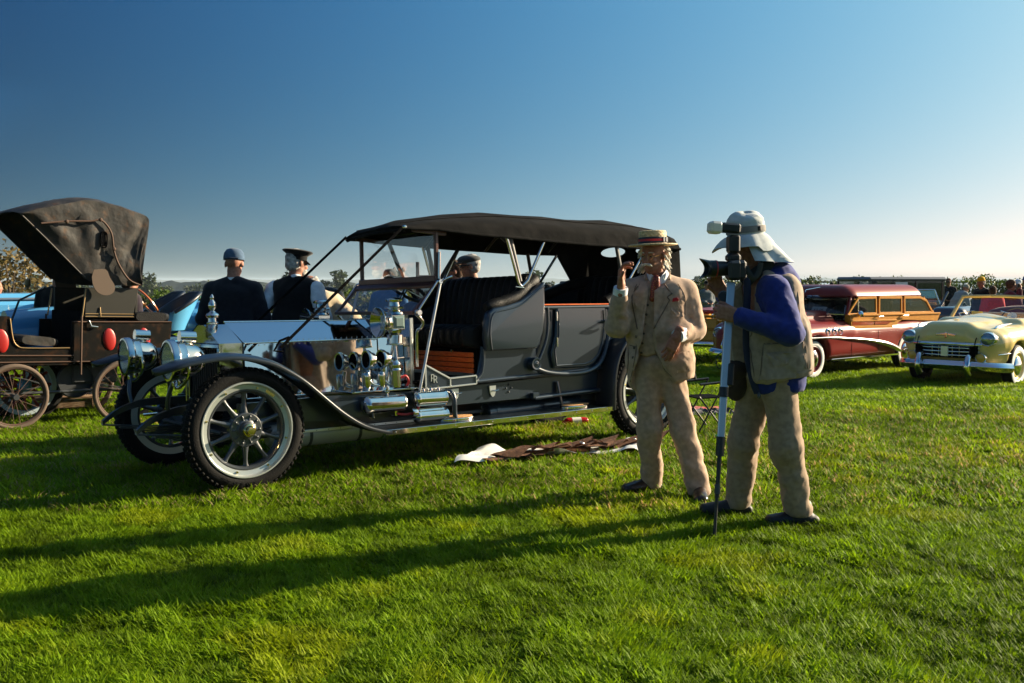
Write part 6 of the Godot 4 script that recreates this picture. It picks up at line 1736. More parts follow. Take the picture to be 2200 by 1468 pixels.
	if d.has("hat"):
		var m := Mb.new(); m.crease = 0.5
		m.t = Transform3D(HB, hw.call(0, 0.035, -0.012))
		match d.get("hat_kind", "cap"):
			"cap":
				m.lathe([Vector2(0.092, -0.005), Vector2(0.093, 0.025), Vector2(0.086, 0.06), Vector2(0.066, 0.088), Vector2(0.035, 0.100), Vector2(0.0, 0.102)], Vector3.ZERO, Vector3.UP, 20)
				var fz := -1.0 if d.get("backwards", false) else 1.0
				m.grid([PackedVector3Array([Vector3(-0.075, 0.004, 0.05 * fz), Vector3(-0.03, 0.012, 0.085 * fz), Vector3(0.03, 0.012, 0.085 * fz), Vector3(0.075, 0.004, 0.05 * fz)]), PackedVector3Array([Vector3(-0.06, -0.006, 0.12 * fz), Vector3(-0.03, 0.004, 0.165 * fz), Vector3(0.03, 0.004, 0.165 * fz), Vector3(0.06, -0.006, 0.12 * fz)]), PackedVector3Array([Vector3(-0.075, -0.002, 0.05 * fz), Vector3(-0.03, 0.006, 0.085 * fz), Vector3(0.03, 0.006, 0.085 * fz), Vector3(0.075, -0.002, 0.05 * fz)])])
			"flat":
				m.ball(Vector3(0, 0.035, 0.012), Vector3(0.098, 0.052, 0.125), 20, 10)
				m.ball(Vector3(0, 0.005, 0.115), Vector3(0.07, 0.012, 0.05), 14, 6)
			"chauffeur":
				m.lathe([Vector2(0.090, -0.01), Vector2(0.092, 0.03), Vector2(0.096, 0.035), Vector2(0.135, 0.062), Vector2(0.138, 0.070), Vector2(0.128, 0.078), Vector2(0.07, 0.086), Vector2(0, 0.088)], Vector3.ZERO, Vector3.UP, 28)
				m.grid([PackedVector3Array([Vector3(-0.075, 0.0, 0.05), Vector3(0, 0.0, 0.092), Vector3(0.075, 0.0, 0.05)]), PackedVector3Array([Vector3(-0.07, -0.03, 0.10), Vector3(0, -0.035, 0.145), Vector3(0.07, -0.03, 0.10)])])
		var hat := part("hat", m, d.hat, t)
		if d.get("strap_gap", false):
			tube_part("cap_strap", [hw.call(-0.06, 0.035, -0.086), hw.call(0, 0.035, -0.112), hw.call(0.06, 0.035, -0.086)], 0.009, mk("cap_strap", Color(0.02, 0.03, 0.05), 0.7), hat, 6)
	if d.get("arms", "down") == "camera":
		part("pocket_camera", Mb.new().box(hw.call(0, 0.0, 0.15), Vector3(0.13, 0.08, 0.06), 0.01, HB), M.black_plastic, t)
	return t
func bystanders() -> void:
	var nv := cloth("navy_wool", Color(0.012, 0.013, 0.019)); var bk := cloth("black_wool", Color(0.008, 0.008, 0.009))
	var gy_ := cloth("grey_wool", Color(0.12, 0.14, 0.15)); var tan := cloth("tan_linen", Color(0.50, 0.40, 0.27))
	var grey_hair := cloth("grey_hair", Color(0.40, 0.37, 0.34), 0.3); var brown := cloth("brown_hair", Color(0.07, 0.035, 0.018), 0.3); var dark_hair := cloth("dark_hair", Color(0.02, 0.014, 0.01), 0.3)
	var shirt: Material = M.shirt_white
	var denim := cloth("denim", Color(0.05, 0.08, 0.14)); var red := cloth("red_jersey", Color(0.55, 0.025, 0.03)); var blue := cloth("mid_blue", Color(0.03, 0.09, 0.2))
	var bc := cloth("cap_blue", Color(0.07, 0.115, 0.18)); var gc := cloth("cap_grey", Color(0.055, 0.06, 0.062)); var yc := cloth("cap_yellow", Color(0.75, 0.40, 0.01)); var wc := cloth("cap_white", Color(0.7, 0.72, 0.75))
	# beyond the bonnet
	bystander("man seen from behind in navy blazer and pale blue cap beyond the bonnet", on(-2.50, -8.95), 178.0, {"cell": 0.014, "h": 1.80, "top": nv, "legs": nv, "hat": bc, "shirt": shirt, "arms": "front", "strap_gap": true, "nod": 0.1, "bulk": 1.06})
	bystander("chauffeur in black waistcoat, white shirt sleeves and peaked cap seen from behind", on(-1.96, -8.98), 168.0, {"cell": 0.014, "h": 1.80, "top": bk, "legs": bk, "shirt": shirt, "vest": true, "hat": bk, "hat_kind": "chauffeur", "hair": grey_hair, "arms": "back", "look": -0.65, "nod": 0.12, "beard": grey_hair, "lean": 0.06})
	bystander("man in cream linen jacket bending forward beside the chauffeur", on(-1.60, -10.3), -84.0, {"cell": 0.016, "h": 1.80, "bulk": 1.15, "top": tan, "legs": tan, "hair": grey_hair, "arms": "reach", "lean": 0.72, "bald": 1.0, "nod": -0.15})
	bystander("man in grey cap and blue jacket seen through the tourer's windscreen", on(-1.55, -12.6), 160.0, {"cell": 0.02, "h": 1.72, "top": blue, "legs": denim, "hat": gc, "hair": brown, "arms": "down", "look": 0.3, "hide_legs": true})
	bystander("man in dark flat cap and sunglasses talking behind the front seat", on(-0.42, -10.55), -82.0, {"cell": 0.016, "h": 1.80, "top": bk, "legs": bk, "shirt": shirt, "hat": gc, "hat_kind": "flat", "hair": grey_hair, "glasses": 1, "arms": "front"})
	bystander("bearded man in sunglasses and blue jacket facing left behind the front seat", on(-0.62, -11.0), -78.0, {"cell": 0.018, "h": 1.76, "top": blue, "legs": denim, "hair": brown, "beard": brown, "glasses": 1, "arms": "front", "hide_legs": true})
	bystander("small distant man in grey jacket and blue cap by the hedge", on(-1.62, -24.5), 95.0, {"cell": 0.032, "h": 1.68, "top": gy_, "legs": nv, "hat": bc, "arms": "down"})
	bystander("person in dark cap half hidden behind the tourer's rear seat", on(0.72, -20.0), 200.0, {"cell": 0.03, "h": 1.62, "top": nv, "legs": nv, "hat": bk, "glasses": 1, "hide_legs": true})
	# by the old motor carriage
	bystander("person in black suit standing in the shade behind the motor carriage", on(-5.75, -12.6), 185.0, {"cell": 0.02, "h": 1.76, "top": bk, "legs": cloth("pale_trousers", Color(0.3, 0.25, 0.18)), "hat": bk, "arms": "down"})
	bystander("person in dark purple jacket partly hidden by the carriage hood", on(-4.58, -11.9), 140.0, {"cell": 0.02, "h": 1.66, "top": cloth("plum_jacket", Color(0.03, 0.022, 0.03)), "legs": bk, "hair": dark_hair, "arms": "front"})
	bystander("red-haired person in navy at the left edge of the field", on(-7.75, -14.9), 100.0, {"cell": 0.024, "h": 1.72, "top": nv, "legs": nv, "hair": cloth("auburn_hair", Color(0.2, 0.07, 0.03)), "arms": "down"})
	# right-hand side, towards the hedge
	bystander("woman in sunglasses and dark jacket standing by the hedge", on(14.45, -33.0), -20.0, {"cell": 0.03, "h": 1.80, "top": nv, "legs": nv, "hair": cloth("chestnut_hair", Color(0.14, 0.05, 0.025)), "long": true, "glasses": 1, "arms": "front", "bulk": 0.92})
	bystander("man in pale grey jacket and cap leaning into the open car door", on(13.1, -29.5), 110.0, {"cell": 0.026, "h": 1.74, "top": cloth("pale_grey_jacket", Color(0.26, 0.30, 0.30)), "legs": gy_, "hat": cloth("cap_stone", Color(0.35, 0.33, 0.25)), "lean": 0.62, "arms": "reach"})
	bystander("white-haired man in bright yellow cap and dark jacket beyond the yellow car", on(11.45, -24.3), -75.0, {"cell": 0.024, "h": 1.80, "top": bk, "legs": bk, "hair": grey_hair, "hat": yc, "arms": "down", "bulk": 1.1, "hide_legs": true})
	bystander("person in red jersey with brown hair beyond the yellow car", on(11.1, -23.0), 165.0, {"cell": 0.024, "h": 1.58, "top": red, "legs": tan, "hair": brown, "arms": "down", "bulk": 1.1, "hide_legs": true})
	bystander("curly-haired person in maroon holding a camera to the face", on(12.0, -24.0), 75.0, {"cell": 0.024, "h": 1.72, "top": cloth("maroon_jersey", Color(0.10, 0.012, 0.025)), "legs": nv, "hair": brown, "hair_big": 1.18, "arms": "camera", "bulk": 1.15, "hide_legs": true})
	bystander("person in white cap and black waistcoat with a name badge", on(13.2, -26.0), -25.0, {"cell": 0.026, "h": 1.74, "top": bk, "legs": bk, "hat": wc, "arms": "front", "eyes": 1, "hide_legs": true})
	bystander("person in royal blue cap at the right edge of the field", on(13.75, -26.6), -90.0, {"cell": 0.026, "h": 1.84, "top": nv, "legs": nv, "hat": cloth("cap_royal", Color(0.015, 0.05, 0.30)), "arms": "down", "hide_legs": true})
	bystander("man in dark cap and grey jacket beyond the yellow wooden tailgate", on(5.95, -30.5), 20.0, {"cell": 0.03, "h": 1.70, "top": gy_, "legs": bk, "hat": bk, "arms": "front", "eyes": 1, "hide_legs": true})
	for q in [[11.55, -36.0, "dark-haired person's head showing above the black saloon roof, left one", 1.66], [12.75, -35.4, "brown-haired person's head showing above the black saloon roof, right one", 1.72], [9.75, -34.0, "person in black cap just beyond the maroon estate roof", 1.60]]:
		bystander(q[2], on(q[0], q[1]), 180.0, {"cell": 0.036, "h": q[3], "top": nv, "legs": nv, "hair": dark_hair, "arms": "down", "hide_legs": true})
# ---------------------------------------------------------------- the other vehicles
func whitewall(R: float, parent: Node3D, at: Vector3, side: float, paint_mat: Material) -> void:
	var w := Node3D.new(); w.name = "wheel"; parent.add_child(w, true)
	w.position = at; w.basis = Basis(Vector3.UP, 0.0 if side < 0 else PI)
	var ax := Vector3(0, 0, -1)
	lathe_part("tyre", [Vector2(R * 0.60, -0.05), Vector2(R * 0.66, 0.075), Vector2(R * 0.72, 0.082), Vector2(R * 0.93, 0.078), Vector2(R * 0.985, 0.055), Vector2(R, 0.02), Vector2(R, -0.04), Vector2(R * 0.9, -0.08), Vector2(R * 0.6, -0.08)], Vector3.ZERO, ax, M.rubber, w, 40, 0.6)
	lathe_part("whitewall", [Vector2(R * 0.655, 0.078), Vector2(R * 0.70, 0.086), Vector2(R * 0.78, 0.0875), Vector2(R * 0.895, 0.083), Vector2(R * 0.905, 0.078)], Vector3.ZERO, ax, M.whitewall, w, 40, 0.3)
	lathe_part("rim", [Vector2(R * 0.66, 0.076), Vector2(R * 0.63, 0.08), Vector2(R * 0.60, 0.06), Vector2(R * 0.55, 0.05), Vector2(R * 0.5, 0.055), Vector2(0, 0.055)], Vector3.ZERO, ax, paint_mat, w, 36, 0.7)
	lathe_part("hub_cap", [Vector2(R * 0.46, 0.056), Vector2(R * 0.45, 0.07), Vector2(R * 0.38, 0.084), Vector2(R * 0.2, 0.105), Vector2(0, 0.112)], Vector3.ZERO, ax, M.chrome, w, 32, 0.3)
func lamp(parent: Node3D, called: String, at: Vector3, r: float, lens_mat: Material, dir := Vector3.RIGHT) -> void:
	var l := lathe_part(called, [Vector2(r * 0.86, 0.02), Vector2(r * 0.93, 0.026), Vector2(r, 0.02), Vector2(r * 1.05, -0.005), Vector2(r * 1.08, -0.06), Vector2(r, -0.12), Vector2(0, -0.13)], at, dir, M.chrome, parent, 28, 0.6)
	lathe_part("lens", [Vector2(r * 0.88, 0.016), Vector2(r * 0.6, 0.030), Vector2(r * 0.3, 0.037), Vector2(0, 0.039)], Vector3.ZERO, dir, lens_mat, l, 24, 0.3)
func framed(parent: Node3D, called: String, pts: Array, w: float, mat: Material, glass: Material, z: float, depth := 0.03) -> void:   # window of flat glass with a frame of bars
	var g := Mb.new()
	g.slab(pts, Vector3(0, 0, z), Vector3.RIGHT, Vector3.UP, 0.004)
	var o := part(called, g, glass, parent)
	for k in pts.size():
		var a: Vector2 = pts[k]; var b: Vector2 = pts[(k + 1) % pts.size()]
		var d := b - a
		var m := Mb.new()
		m.box(Vector3((a.x + b.x) / 2, (a.y + b.y) / 2, z), Vector3(d.length() + w * 0.7, w, depth + 0.003 * (k % 2)), 0.006, Basis(Vector3.BACK, d.angle()))
		part("frame", m, mat, o)
func estate_car() -> void:      # maroon estate with a timber body
	var t := thing("estate_car", "maroon estate car with varnished timber doors and whitewall tyres", "car", Vector3(4.7111, -0.25, -17.905), -139.461)
	var mr := paint("maroon", Color(0.20, 0.021, 0.017), 0.35)
	var ash := mk("ash_wood", Color(1, 1, 1), 0.45); ash.albedo_texture = ramp(101, 256, 0.02, 4, [Color(0.34, 0.125, 0.008), Color(0.45, 0.185, 0.013), Color(0.52, 0.235, 0.022)], 6.0); tri_map(ash, Vector3(0.8, 3, 3)); ash.clearcoat_enabled = true; ash.clearcoat = 0.15
	var mah := mk("panel_wood", Color(1, 1, 1), 0.3); mah.albedo_texture = ramp(102, 256, 0.02, 4, [Color(0.16, 0.025, 0.004), Color(0.25, 0.042, 0.006), Color(0.31, 0.06, 0.009)], 8.0); tri_map(mah, Vector3(0.8, 3, 3)); mah.clearcoat_enabled = true; mah.clearcoat = 0.15
	mk("whitewall", Color(0.72, 0.71, 0.66), 0.6)
	var S := Sdf.new().start(Vector3(-4.75, 0.2, -1.0), Vector3(0.95, 1.25, 0.08), 0.036)
	S.blob(Vector3(-1.9, 0.62, 0), Vector3(2.6, 0.34, 0.885), 0.2, 0.05)
	S.blob(Vector3(-0.25, 0.93, 0), Vector3(1.02, 0.24, 0.50), 0.2, 0.12)
	S.cap(Vector3(0.5, 0.70, -0.66), Vector3(-1.15, 0.78, -0.69), 0.24, 0.20, 0.08)
	S.blob(Vector3(0.55, 0.6, 0), Vector3(0.35, 0.30, 0.7), 0.2, 0.1)
	S.blob(Vector3(-3.35, 0.68, -0.70), Vector3(0.80, 0.29, 0.235), -1.0, 0.05)
	S.blob(Vector3(-4.0, 0.62, 0), Vector3(0.65, 0.32, 0.8), 0.2, 0.06)
	S.cap(Vector3(0.0, 0.34, -0.5), Vector3(0, 0.34, -1.2), 0.42, 0.42, 0.02, Vector3.ZERO, 1.0, true)
	S.cap(Vector3(-3.2, 0.34, -0.6), Vector3(-3.2, 0.34, -1.2), 0.40, 0.40, 0.02, Vector3.ZERO, 1.0, true)
	S.plane(Vector3(0, 0.29, 0), Vector3.DOWN); S.take(2); S.mirror()
	mr.clearcoat = 0.2; mr.metallic_specular = 0.25
	for m in [ash, mah]: m.clearcoat_enabled = false; m.metallic_specular = 0.2
	part("body", S.mesh(), mr, t)
	var R := Sdf.new().start(Vector3(-4.7, 1.28, -0.9), Vector3(-0.7, 1.72, 0.08), 0.036)
	R.blob(Vector3(-2.68, 1.27, 0), Vector3(1.48, 0.37, 0.785), 0.34, 0.03); R.plane(Vector3(0, 1.40, 0), Vector3.DOWN)
	R.take(2); R.mirror()
	var rf := part("roof", R.mesh(), mr, t)
	part("roof_lining", Mb.new().box(Vector3(-2.7, 1.385, 0), Vector3(3.2, 0.01, 1.4)), M.dark, rf)
	tube_part("aerial", [Vector3(-0.98, 1.50, -0.0), Vector3(-1.0, 1.545, 0), Vector3(-1.6, 1.62, -0.1)], 0.008, M.chrome, rf, 6)
	box_part("interior", Vector3(-2.7, 0.95, 0), Vector3(3.2, 0.10, 1.4), M.dark, t)
	for k in 2:
		for s in [-1.0, 1.0]: part("seat_back", tufted(0.62, 0.42, 0.16, 5), cloth("seat_cloth", Color(0.12, 0.11, 0.09)), t, Vector3(-2.0 - k * 0.9, 1.13, 0.36 * s))
	# windscreen
	var gl: Material = M.cabin_shade_glass
	var w0 := Vector3(-0.90, 1.12, 0); var w1 := Vector3(-1.22, 1.43, 0)
	for s in [-1.0, 1.0]:
		var p := [Vector3(w0.x, w0.y, 0.01 * s), Vector3(w0.x - 0.20, w0.y - 0.02, 0.74 * s), Vector3(w1.x - 0.16, w1.y - 0.02, 0.62 * s), Vector3(w1.x, w1.y, 0.01 * s)]
		var g := Mb.new(); g.quad(p[0], p[1], p[2], p[3])
		part("windscreen", g, gl, t)
		var fr := Mb.new(); fr.tube([p[0], p[1], p[2], p[3]], 0.014, 6)
		part("windscreen_trim", fr, M.chrome, t)
		tube_part("windscreen_pillar", [p[1] + Vector3(-0.03, -0.04, 0.03 * s), p[2] + Vector3(-0.04, 0.02, 0.05 * s)], 0.035, mr, t, 8)
	var pp := box_part("paper_sign", Vector3(-1.15, 1.17, -0.18), Vector3(0.006, 0.16, 0.30), M.white_paint, t, 0.0, Basis(Vector3.BACK, 0.75))
	part("print", Mb.new().add(letters("A3-05", 0.085, 0.002), Transform3D(Basis(Vector3(0, 0, -1), Vector3(-0.68, 0.73, 0), Vector3(0.73, 0.68, 0)), Vector3(0.006, 0.0, 0))), M.dark, pp)
	var sw := Mb.new(); sw.torus(Vector3.ZERO, Vector3(0.8, 0.6, 0).normalized(), 0.19, 0.014, 28, 6)
	part("steering_wheel", sw, M.black_plastic, t, Vector3(-1.45, 1.12, -0.38))
	tube_part("mirror_stem", [Vector3(-1.33, 1.10, -0.80), Vector3(-1.33, 1.10, -0.9)], 0.01, M.chrome, t, 6)
	lathe_part("door_mirror", [Vector2(0, 0.03), Vector2(0.05, 0.02), Vector2(0.062, 0), Vector2(0.05, -0.03), Vector2(0, -0.05)], Vector3(-1.33, 1.11, -0.93), Vector3.LEFT, M.chrome, t, 18)
	for s in [-1.0, 1.0]:
		var z: float = 0.775 * s
		var tm := Node3D.new(); tm.name = "timber_side"; t.add_child(tm, true)
		var sl := Mb.new()
		sl.slab(v2s([-1.10, 1.10, -1.10, 0.82, -2.70, 0.79, -2.86, 0.92, -2.98, 0.96, -4.40, 0.90, -4.52, 1.07]), Vector3(0, 0, 0.80 * s), Vector3.RIGHT, Vector3.UP, 0.10, 0.01)
		part("belt_board", sl, ash, tm)
		box_part("infill_panel", Vector3(-1.55, 0.935, 0.856 * s), Vector3(0.72, 0.075, 0.012), mah, tm, 0.004)
		var ip := Mb.new(); ip.slab(v2s([-1.95, 0.972, -1.95, 0.897, -2.42, 0.89, -2.62, 0.962]), Vector3(0, 0, 0.856 * s), Vector3.RIGHT, Vector3.UP, 0.014, 0.004)
		part("infill_panel", ip, mah, tm)
		for e in [[-1.12, 0.99, -2.75, 0.965, 0.03], [-1.12, 0.875, -2.60, 0.85, 0.05], [-1.14, 0.99, -1.14, 0.85, 0.04], [-1.12, 1.09, -4.48, 1.06, 0.035]]:
			var m := Mb.new(); var a := Vector2(e[0], e[1]); var b := Vector2(e[2], e[3])
			m.box(Vector3((a.x + b.x) / 2, (a.y + b.y) / 2, 0.862 * s), Vector3((b - a).length(), e[4], 0.02), 0.006, Basis(Vector3.BACK, (b - a).angle()))
			part("rail", m, ash, tm)
		framed(tm, "front_side_window", v2s([-1.16, 1.10, -1.50, 1.395, -2.12, 1.40, -2.14, 1.10]), 0.045, ash, gl, z)
		framed(tm, "middle_side_window", v2s([-2.25, 1.10, -2.24, 1.40, -3.06, 1.39, -3.08, 1.09]), 0.05, ash, gl, z)
		framed(tm, "rear_side_window", v2s([-3.20, 1.09, -3.18, 1.39, -3.80, 1.385, -4.05, 1.32, -4.32, 1.08]), 0.05, ash, gl, z)
		tube_part("quarter_light_bar", [Vector3(-1.52, 1.10, z), Vector3(-1.50, 1.38, z)], 0.012, M.chrome, tm, 6)
		for x in [-2.02, -2.95]: tube_part("door_handle", [Vector3(x, 1.05, 0.86 * s), Vector3(x, 1.05, 0.90 * s), Vector3(x - 0.17, 1.045, 0.90 * s)], 0.014, M.chrome, tm, 8)
		var tr := Mb.new(); tr.crease = 0.4
		tr.tube(curve([Vector3(0.35, 0.725, 0.905 * s), Vector3(-0.35, 0.715, 0.90 * s), Vector3(-0.95, 0.68, 0.90 * s), Vector3(-1.6, 0.63, 0.90 * s), Vector3(-2.15, 0.56, 0.90 * s), Vector3(-2.6, 0.46, 0.90 * s), Vector3(-2.85, 0.37, 0.90 * s)], 4), [0.016, 0.018, 0.018, 0.019, 0.02, 0.02, 0.021, 0.022, 0.022, 0.023, 0.024, 0.026, 0.028, 0.03, 0.034, 0.038, 0.042, 0.046, 0.05, 0.052, 0.054, 0.054, 0.05, 0.04, 0.03], 8)
		part("sweep_trim", tr, M.chrome, t)
		box_part("rocker_trim", Vector3(-1.65, 0.315, 0.885 * s), Vector3(2.35, 0.035, 0.02), M.chrome, t, 0.006)
		for k in 3: lathe_part("porthole", [Vector2(0.03, 0.0), Vector2(0.055, 0.015), Vector2(0.065, 0.01), Vector2(0.068, -0.02)], Vector3(-0.33 - 0.20 * k, 0.81, 0.895 * s), Vector3(0, 0, s), M.chrome, t, 16)
		for x in [0.0, -3.2]: whitewall(0.35, t, Vector3(x, 0.35, 0.76 * s), s, mr)
		lamp(t, "headlamp", Vector3(0.78, 0.78, 0.62 * s), 0.10, M.lens)
		box_part("door_seam", Vector3(-1.13, 0.58, 0.886 * s), Vector3(0.008, 0.48, 0.004), M.dark, t, 0.0)
		box_part("door_seam", Vector3(-2.05, 0.60, 0.886 * s), Vector3(0.008, 0.38, 0.004), M.dark, t, 0.0)
	tube_part("front_bumper", curve([Vector3(0.45, 0.42, -0.92), Vector3(0.85, 0.42, -0.7), Vector3(0.98, 0.42, 0), Vector3(0.85, 0.42, 0.7), Vector3(0.45, 0.42, 0.92)], 5), Vector2(0.05, 0.09), M.chrome, t, 12)
	for k in 15: tube_part("grille_tooth", [Vector3(0.92, 0.45, -0.42 + k * 0.06), Vector3(0.95, 0.58, -0.42 + k * 0.06), Vector3(0.88, 0.70, -0.42 + k * 0.06)], 0.018, M.chrome, t, 6)
	# timber tail
	var tg := Mb.new()
	tg.box(Vector3(-4.42, 0.98, 0), Vector3(0.06, 0.26, 1.5), 0.01); tg.box(Vector3(-4.22, 1.24, -0.68), Vector3(0.05, 0.42, 0.08), 0.01, Basis(Vector3.BACK, -0.75)); tg.box(Vector3(-4.22, 1.24, 0.68), Vector3(0.05, 0.42, 0.08), 0.01, Basis(Vector3.BACK, -0.75))
	part("tailgate", tg, ash, t)
func convertible() -> void:     # pale yellow convertible
	var t := thing("convertible_car", "pale yellow convertible with chrome grille and folded maroon top", "car", Vector3(7.5603, -0.25, -16.525), -136.219)
	t.scale = Vector3(1, 1, 1.08)
	var ye := paint("butter_yellow", Color(0.82, 0.61, 0.21), 0.25)
	var S := Sdf.new().start(Vector3(-3.6, 0.15, -0.95), Vector3(0.95, 1.2, 0.07), 0.03)
	S.blob(Vector3(-1.5, 0.60, 0), Vector3(2.0, 0.36, 0.77), 0.22, 0.06)
	S.blob(Vector3(0.25, 0.58, 0), Vector3(0.47, 0.30, 0.70), 0.24, 0.06)
	S.cap(Vector3(0.46, 0.74, -0.55), Vector3(-1.0, 0.80, -0.57), 0.195, 0.205, 0.09)
	S.blob(Vector3(-0.10, 0.84, 0), Vector3(0.92, 0.22, 0.43), 0.2, 0.12)
	S.blob(Vector3(0.1, 0.72, 0), Vector3(0.66, 0.22, 0.66), 0.2, 0.10)
	S.cap(Vector3(0.62, 0.86, 0), Vector3(-0.7, 1.02, 0), 0.10, 0.14, 0.14, Vector3.BACK, 1.9)
	S.blob(Vector3(-0.75, 0.92, 0), Vector3(0.32, 0.17, 0.68), 0.14, 0.08)
	S.cap(Vector3(-2.35, 0.68, -0.64), Vector3(-3.2, 0.62, -0.60), 0.26, 0.2, 0.08)
	S.blob(Vector3(-1.85, 1.05, 0), Vector3(0.85, 0.35, 0.62), 0.1, 0.03, Basis(), true)
	S.cap(Vector3(-0.02, 0.35, -0.42), Vector3(-0.02, 0.35, -1.2), 0.40, 0.40, 0.02, Vector3.ZERO, 1.0, true); S.cap(Vector3(-2.7, 0.35, -0.5), Vector3(-2.7, 0.35, -1.2), 0.38, 0.38, 0.02, Vector3.ZERO, 1.0, true)
	S.plane(Vector3(0, 0.26, 0), Vector3.DOWN); S.take(2); S.mirror()
	var bd := part("body", S.mesh(), ye, t)
	var nose := func(y: float, z: float) -> float:
		var p := Vector3(1.1, y, -absf(z))
		for k in 200:
			var e := lookup(S, p)
			if e < 0.0: break
			p.x -= clampf(e * 0.7, 0.002, 0.05)
		return p.x
	for s in [-1.0, 1.0]:
		whitewall(0.345, t, Vector3(0, 0.345, 0.69 * s), s, ye); whitewall(0.345, t, Vector3(-2.7, 0.345, 0.66 * s), s, ye)
		lamp(t, "headlamp", Vector3(0.755, 0.795, 0.58 * s), 0.108, mk("silver_lens", Color(0.30, 0.36, 0.40), 0.10, 0.7))
		lamp(t, "fog_lamp", Vector3(0.80, 0.50, 0.505 * s), 0.075, M.amber)
		tube_part("fender_spear", [Vector3(0.46, 0.955, 0.57 * s), Vector3(0.40, 0.978, 0.58 * s), Vector3(0.1, 1.005, 0.585 * s), Vector3(-0.2, 1.02, 0.585 * s)], [0.012, 0.024, 0.018, 0.006], M.chrome, t, 8)
		tube_part("side_spear", [Vector3(0.66, 0.555, 0.70 * s), Vector3(0.55, 0.56, 0.745 * s), Vector3(0.36, 0.565, 0.765 * s)], [0.008, 0.014, 0.010], M.chrome, t, 8)
		tube_part("overrider", curve([Vector3(0.88, 0.22, 0.36 * s), Vector3(0.945, 0.30, 0.36 * s), Vector3(0.95, 0.40, 0.36 * s), Vector3(0.90, 0.50, 0.36 * s), Vector3(0.84, 0.52, 0.36 * s)], 4), Vector2(0.045, 0.05), M.chrome, t, 10)
		tube_part("hood_seam", curve([Vector3(0.84, 0.68, 0.42 * s), Vector3(0.78, 0.80, 0.425 * s), Vector3(0.60, 0.915, 0.42 * s)], 4), 0.007, M.dark, t, 5)
		part("hood_script", Mb.new().add(letters("Commander", 0.05, 0.004, "Droid Serif"), Transform3D(Basis(Vector3(0, 0, -1), Vector3(-0.2, 0.98, 0), Vector3(0.98, 0.2, 0)), Vector3(nose.call(0.735, 0.2) + 0.008, 0.722, -0.20 if s < 0 else 0.26))), M.chrome, t)
		box_part("wing_badge", Vector3(nose.call(0.852, 0.085) + 0.006, 0.852, 0.085 * s), Vector3(0.014, 0.035, 0.13), M.chrome, t, 0.006, Basis(Vector3.RIGHT, 0.12 * s))
	var bump_ := curve([Vector3(0.42, 0.34, -0.82), Vector3(0.66, 0.355, -0.70), Vector3(0.84, 0.37, -0.42), Vector3(0.90, 0.375, 0), Vector3(0.84, 0.37, 0.42), Vector3(0.66, 0.355, 0.70), Vector3(0.42, 0.34, 0.82)], 5)
	var bp := Mb.new(); bp.crease = 0.5
	sweep(bump_, func(p, i):
		var n: Vector3 = Vector3(p.x + 0.35, 0, p.z).normalized()
		var o := []
		for q in [[0.0, -0.075], [0.03, -0.06], [0.038, -0.02], [0.055, -0.008], [0.055, 0.008], [0.038, 0.02], [0.03, 0.06], [0.0, 0.075], [-0.02, 0.06], [-0.02, -0.06]]: o.append(p + n * q[0] + Vector3(0, q[1], 0))
		return o, bp)
	part("front_bumper", bp, M.chrome, t)
	box_part("badge_shield", Vector3(nose.call(0.848, 0.0) + 0.008, 0.848, 0), Vector3(0.022, 0.085, 0.05), M.chrome, t, 0.008)
	part("badge_letter", Mb.new().add(letters("S", 0.07, 0.004, "Droid Sans", 700), Transform3D(Basis(Vector3(0, 0, -1), Vector3.UP, Vector3.RIGHT), Vector3(nose.call(0.848, 0.0) + 0.021, 0.825, 0))), mk("badge_red", Color(0.4, 0.02, 0.03), 0.3), t)
	lathe_part("bonnet_ornament", [Vector2(0, 0.09), Vector2(0.02, 0.08), Vector2(0.012, 0.05), Vector2(0.02, 0.0)], Vector3(0.42, 0.985, 0), Vector3.UP, M.chrome, t, 10)
	box_part("grille_opening", Vector3(0.80, 0.585, 0), Vector3(0.04, 0.20, 0.92), M.dark, t)
	tube_part("grille_header", curve([Vector3(0.76, 0.70, -0.50), Vector3(0.85, 0.705, -0.25), Vector3(0.875, 0.71, 0), Vector3(0.85, 0.705, 0.25), Vector3(0.76, 0.70, 0.50)], 4), Vector2(0.022, 0.03), M.chrome, t, 8)
	for k in 3: tube_part("grille_bar", curve([Vector3(0.79, 0.645 - 0.058 * k, -0.40), Vector3(0.845, 0.645 - 0.058 * k, -0.2), Vector3(0.86, 0.645 - 0.058 * k, 0), Vector3(0.845, 0.645 - 0.058 * k, 0.2), Vector3(0.79, 0.645 - 0.058 * k, 0.40)], 4), 0.013, M.chrome, t, 8)
	for k in 9: box_part("grille_upright", Vector3(0.832 - absf(k - 4) * 0.008, 0.585, -0.40 + k * 0.10), Vector3(0.012, 0.18, 0.012), ye, t, 0.003)
	box_part("grille_centre", Vector3(0.862, 0.59, 0), Vector3(0.02, 0.17, 0.11), M.alloy, t, 0.006)
	for s in [-1.0, 1.0]: for k in 3: box_part("grille_end", Vector3(0.79, 0.65 - 0.06 * k, 0.43 * s), Vector3(0.02, 0.035, 0.10), M.alloy, t, 0.012)
	# windscreen
	var wp := [Vector3(-0.62, 1.07, 0), Vector3(-0.92, 1.06, 0.60), Vector3(-1.25, 1.43, 0.52), Vector3(-1.05, 1.45, 0)]
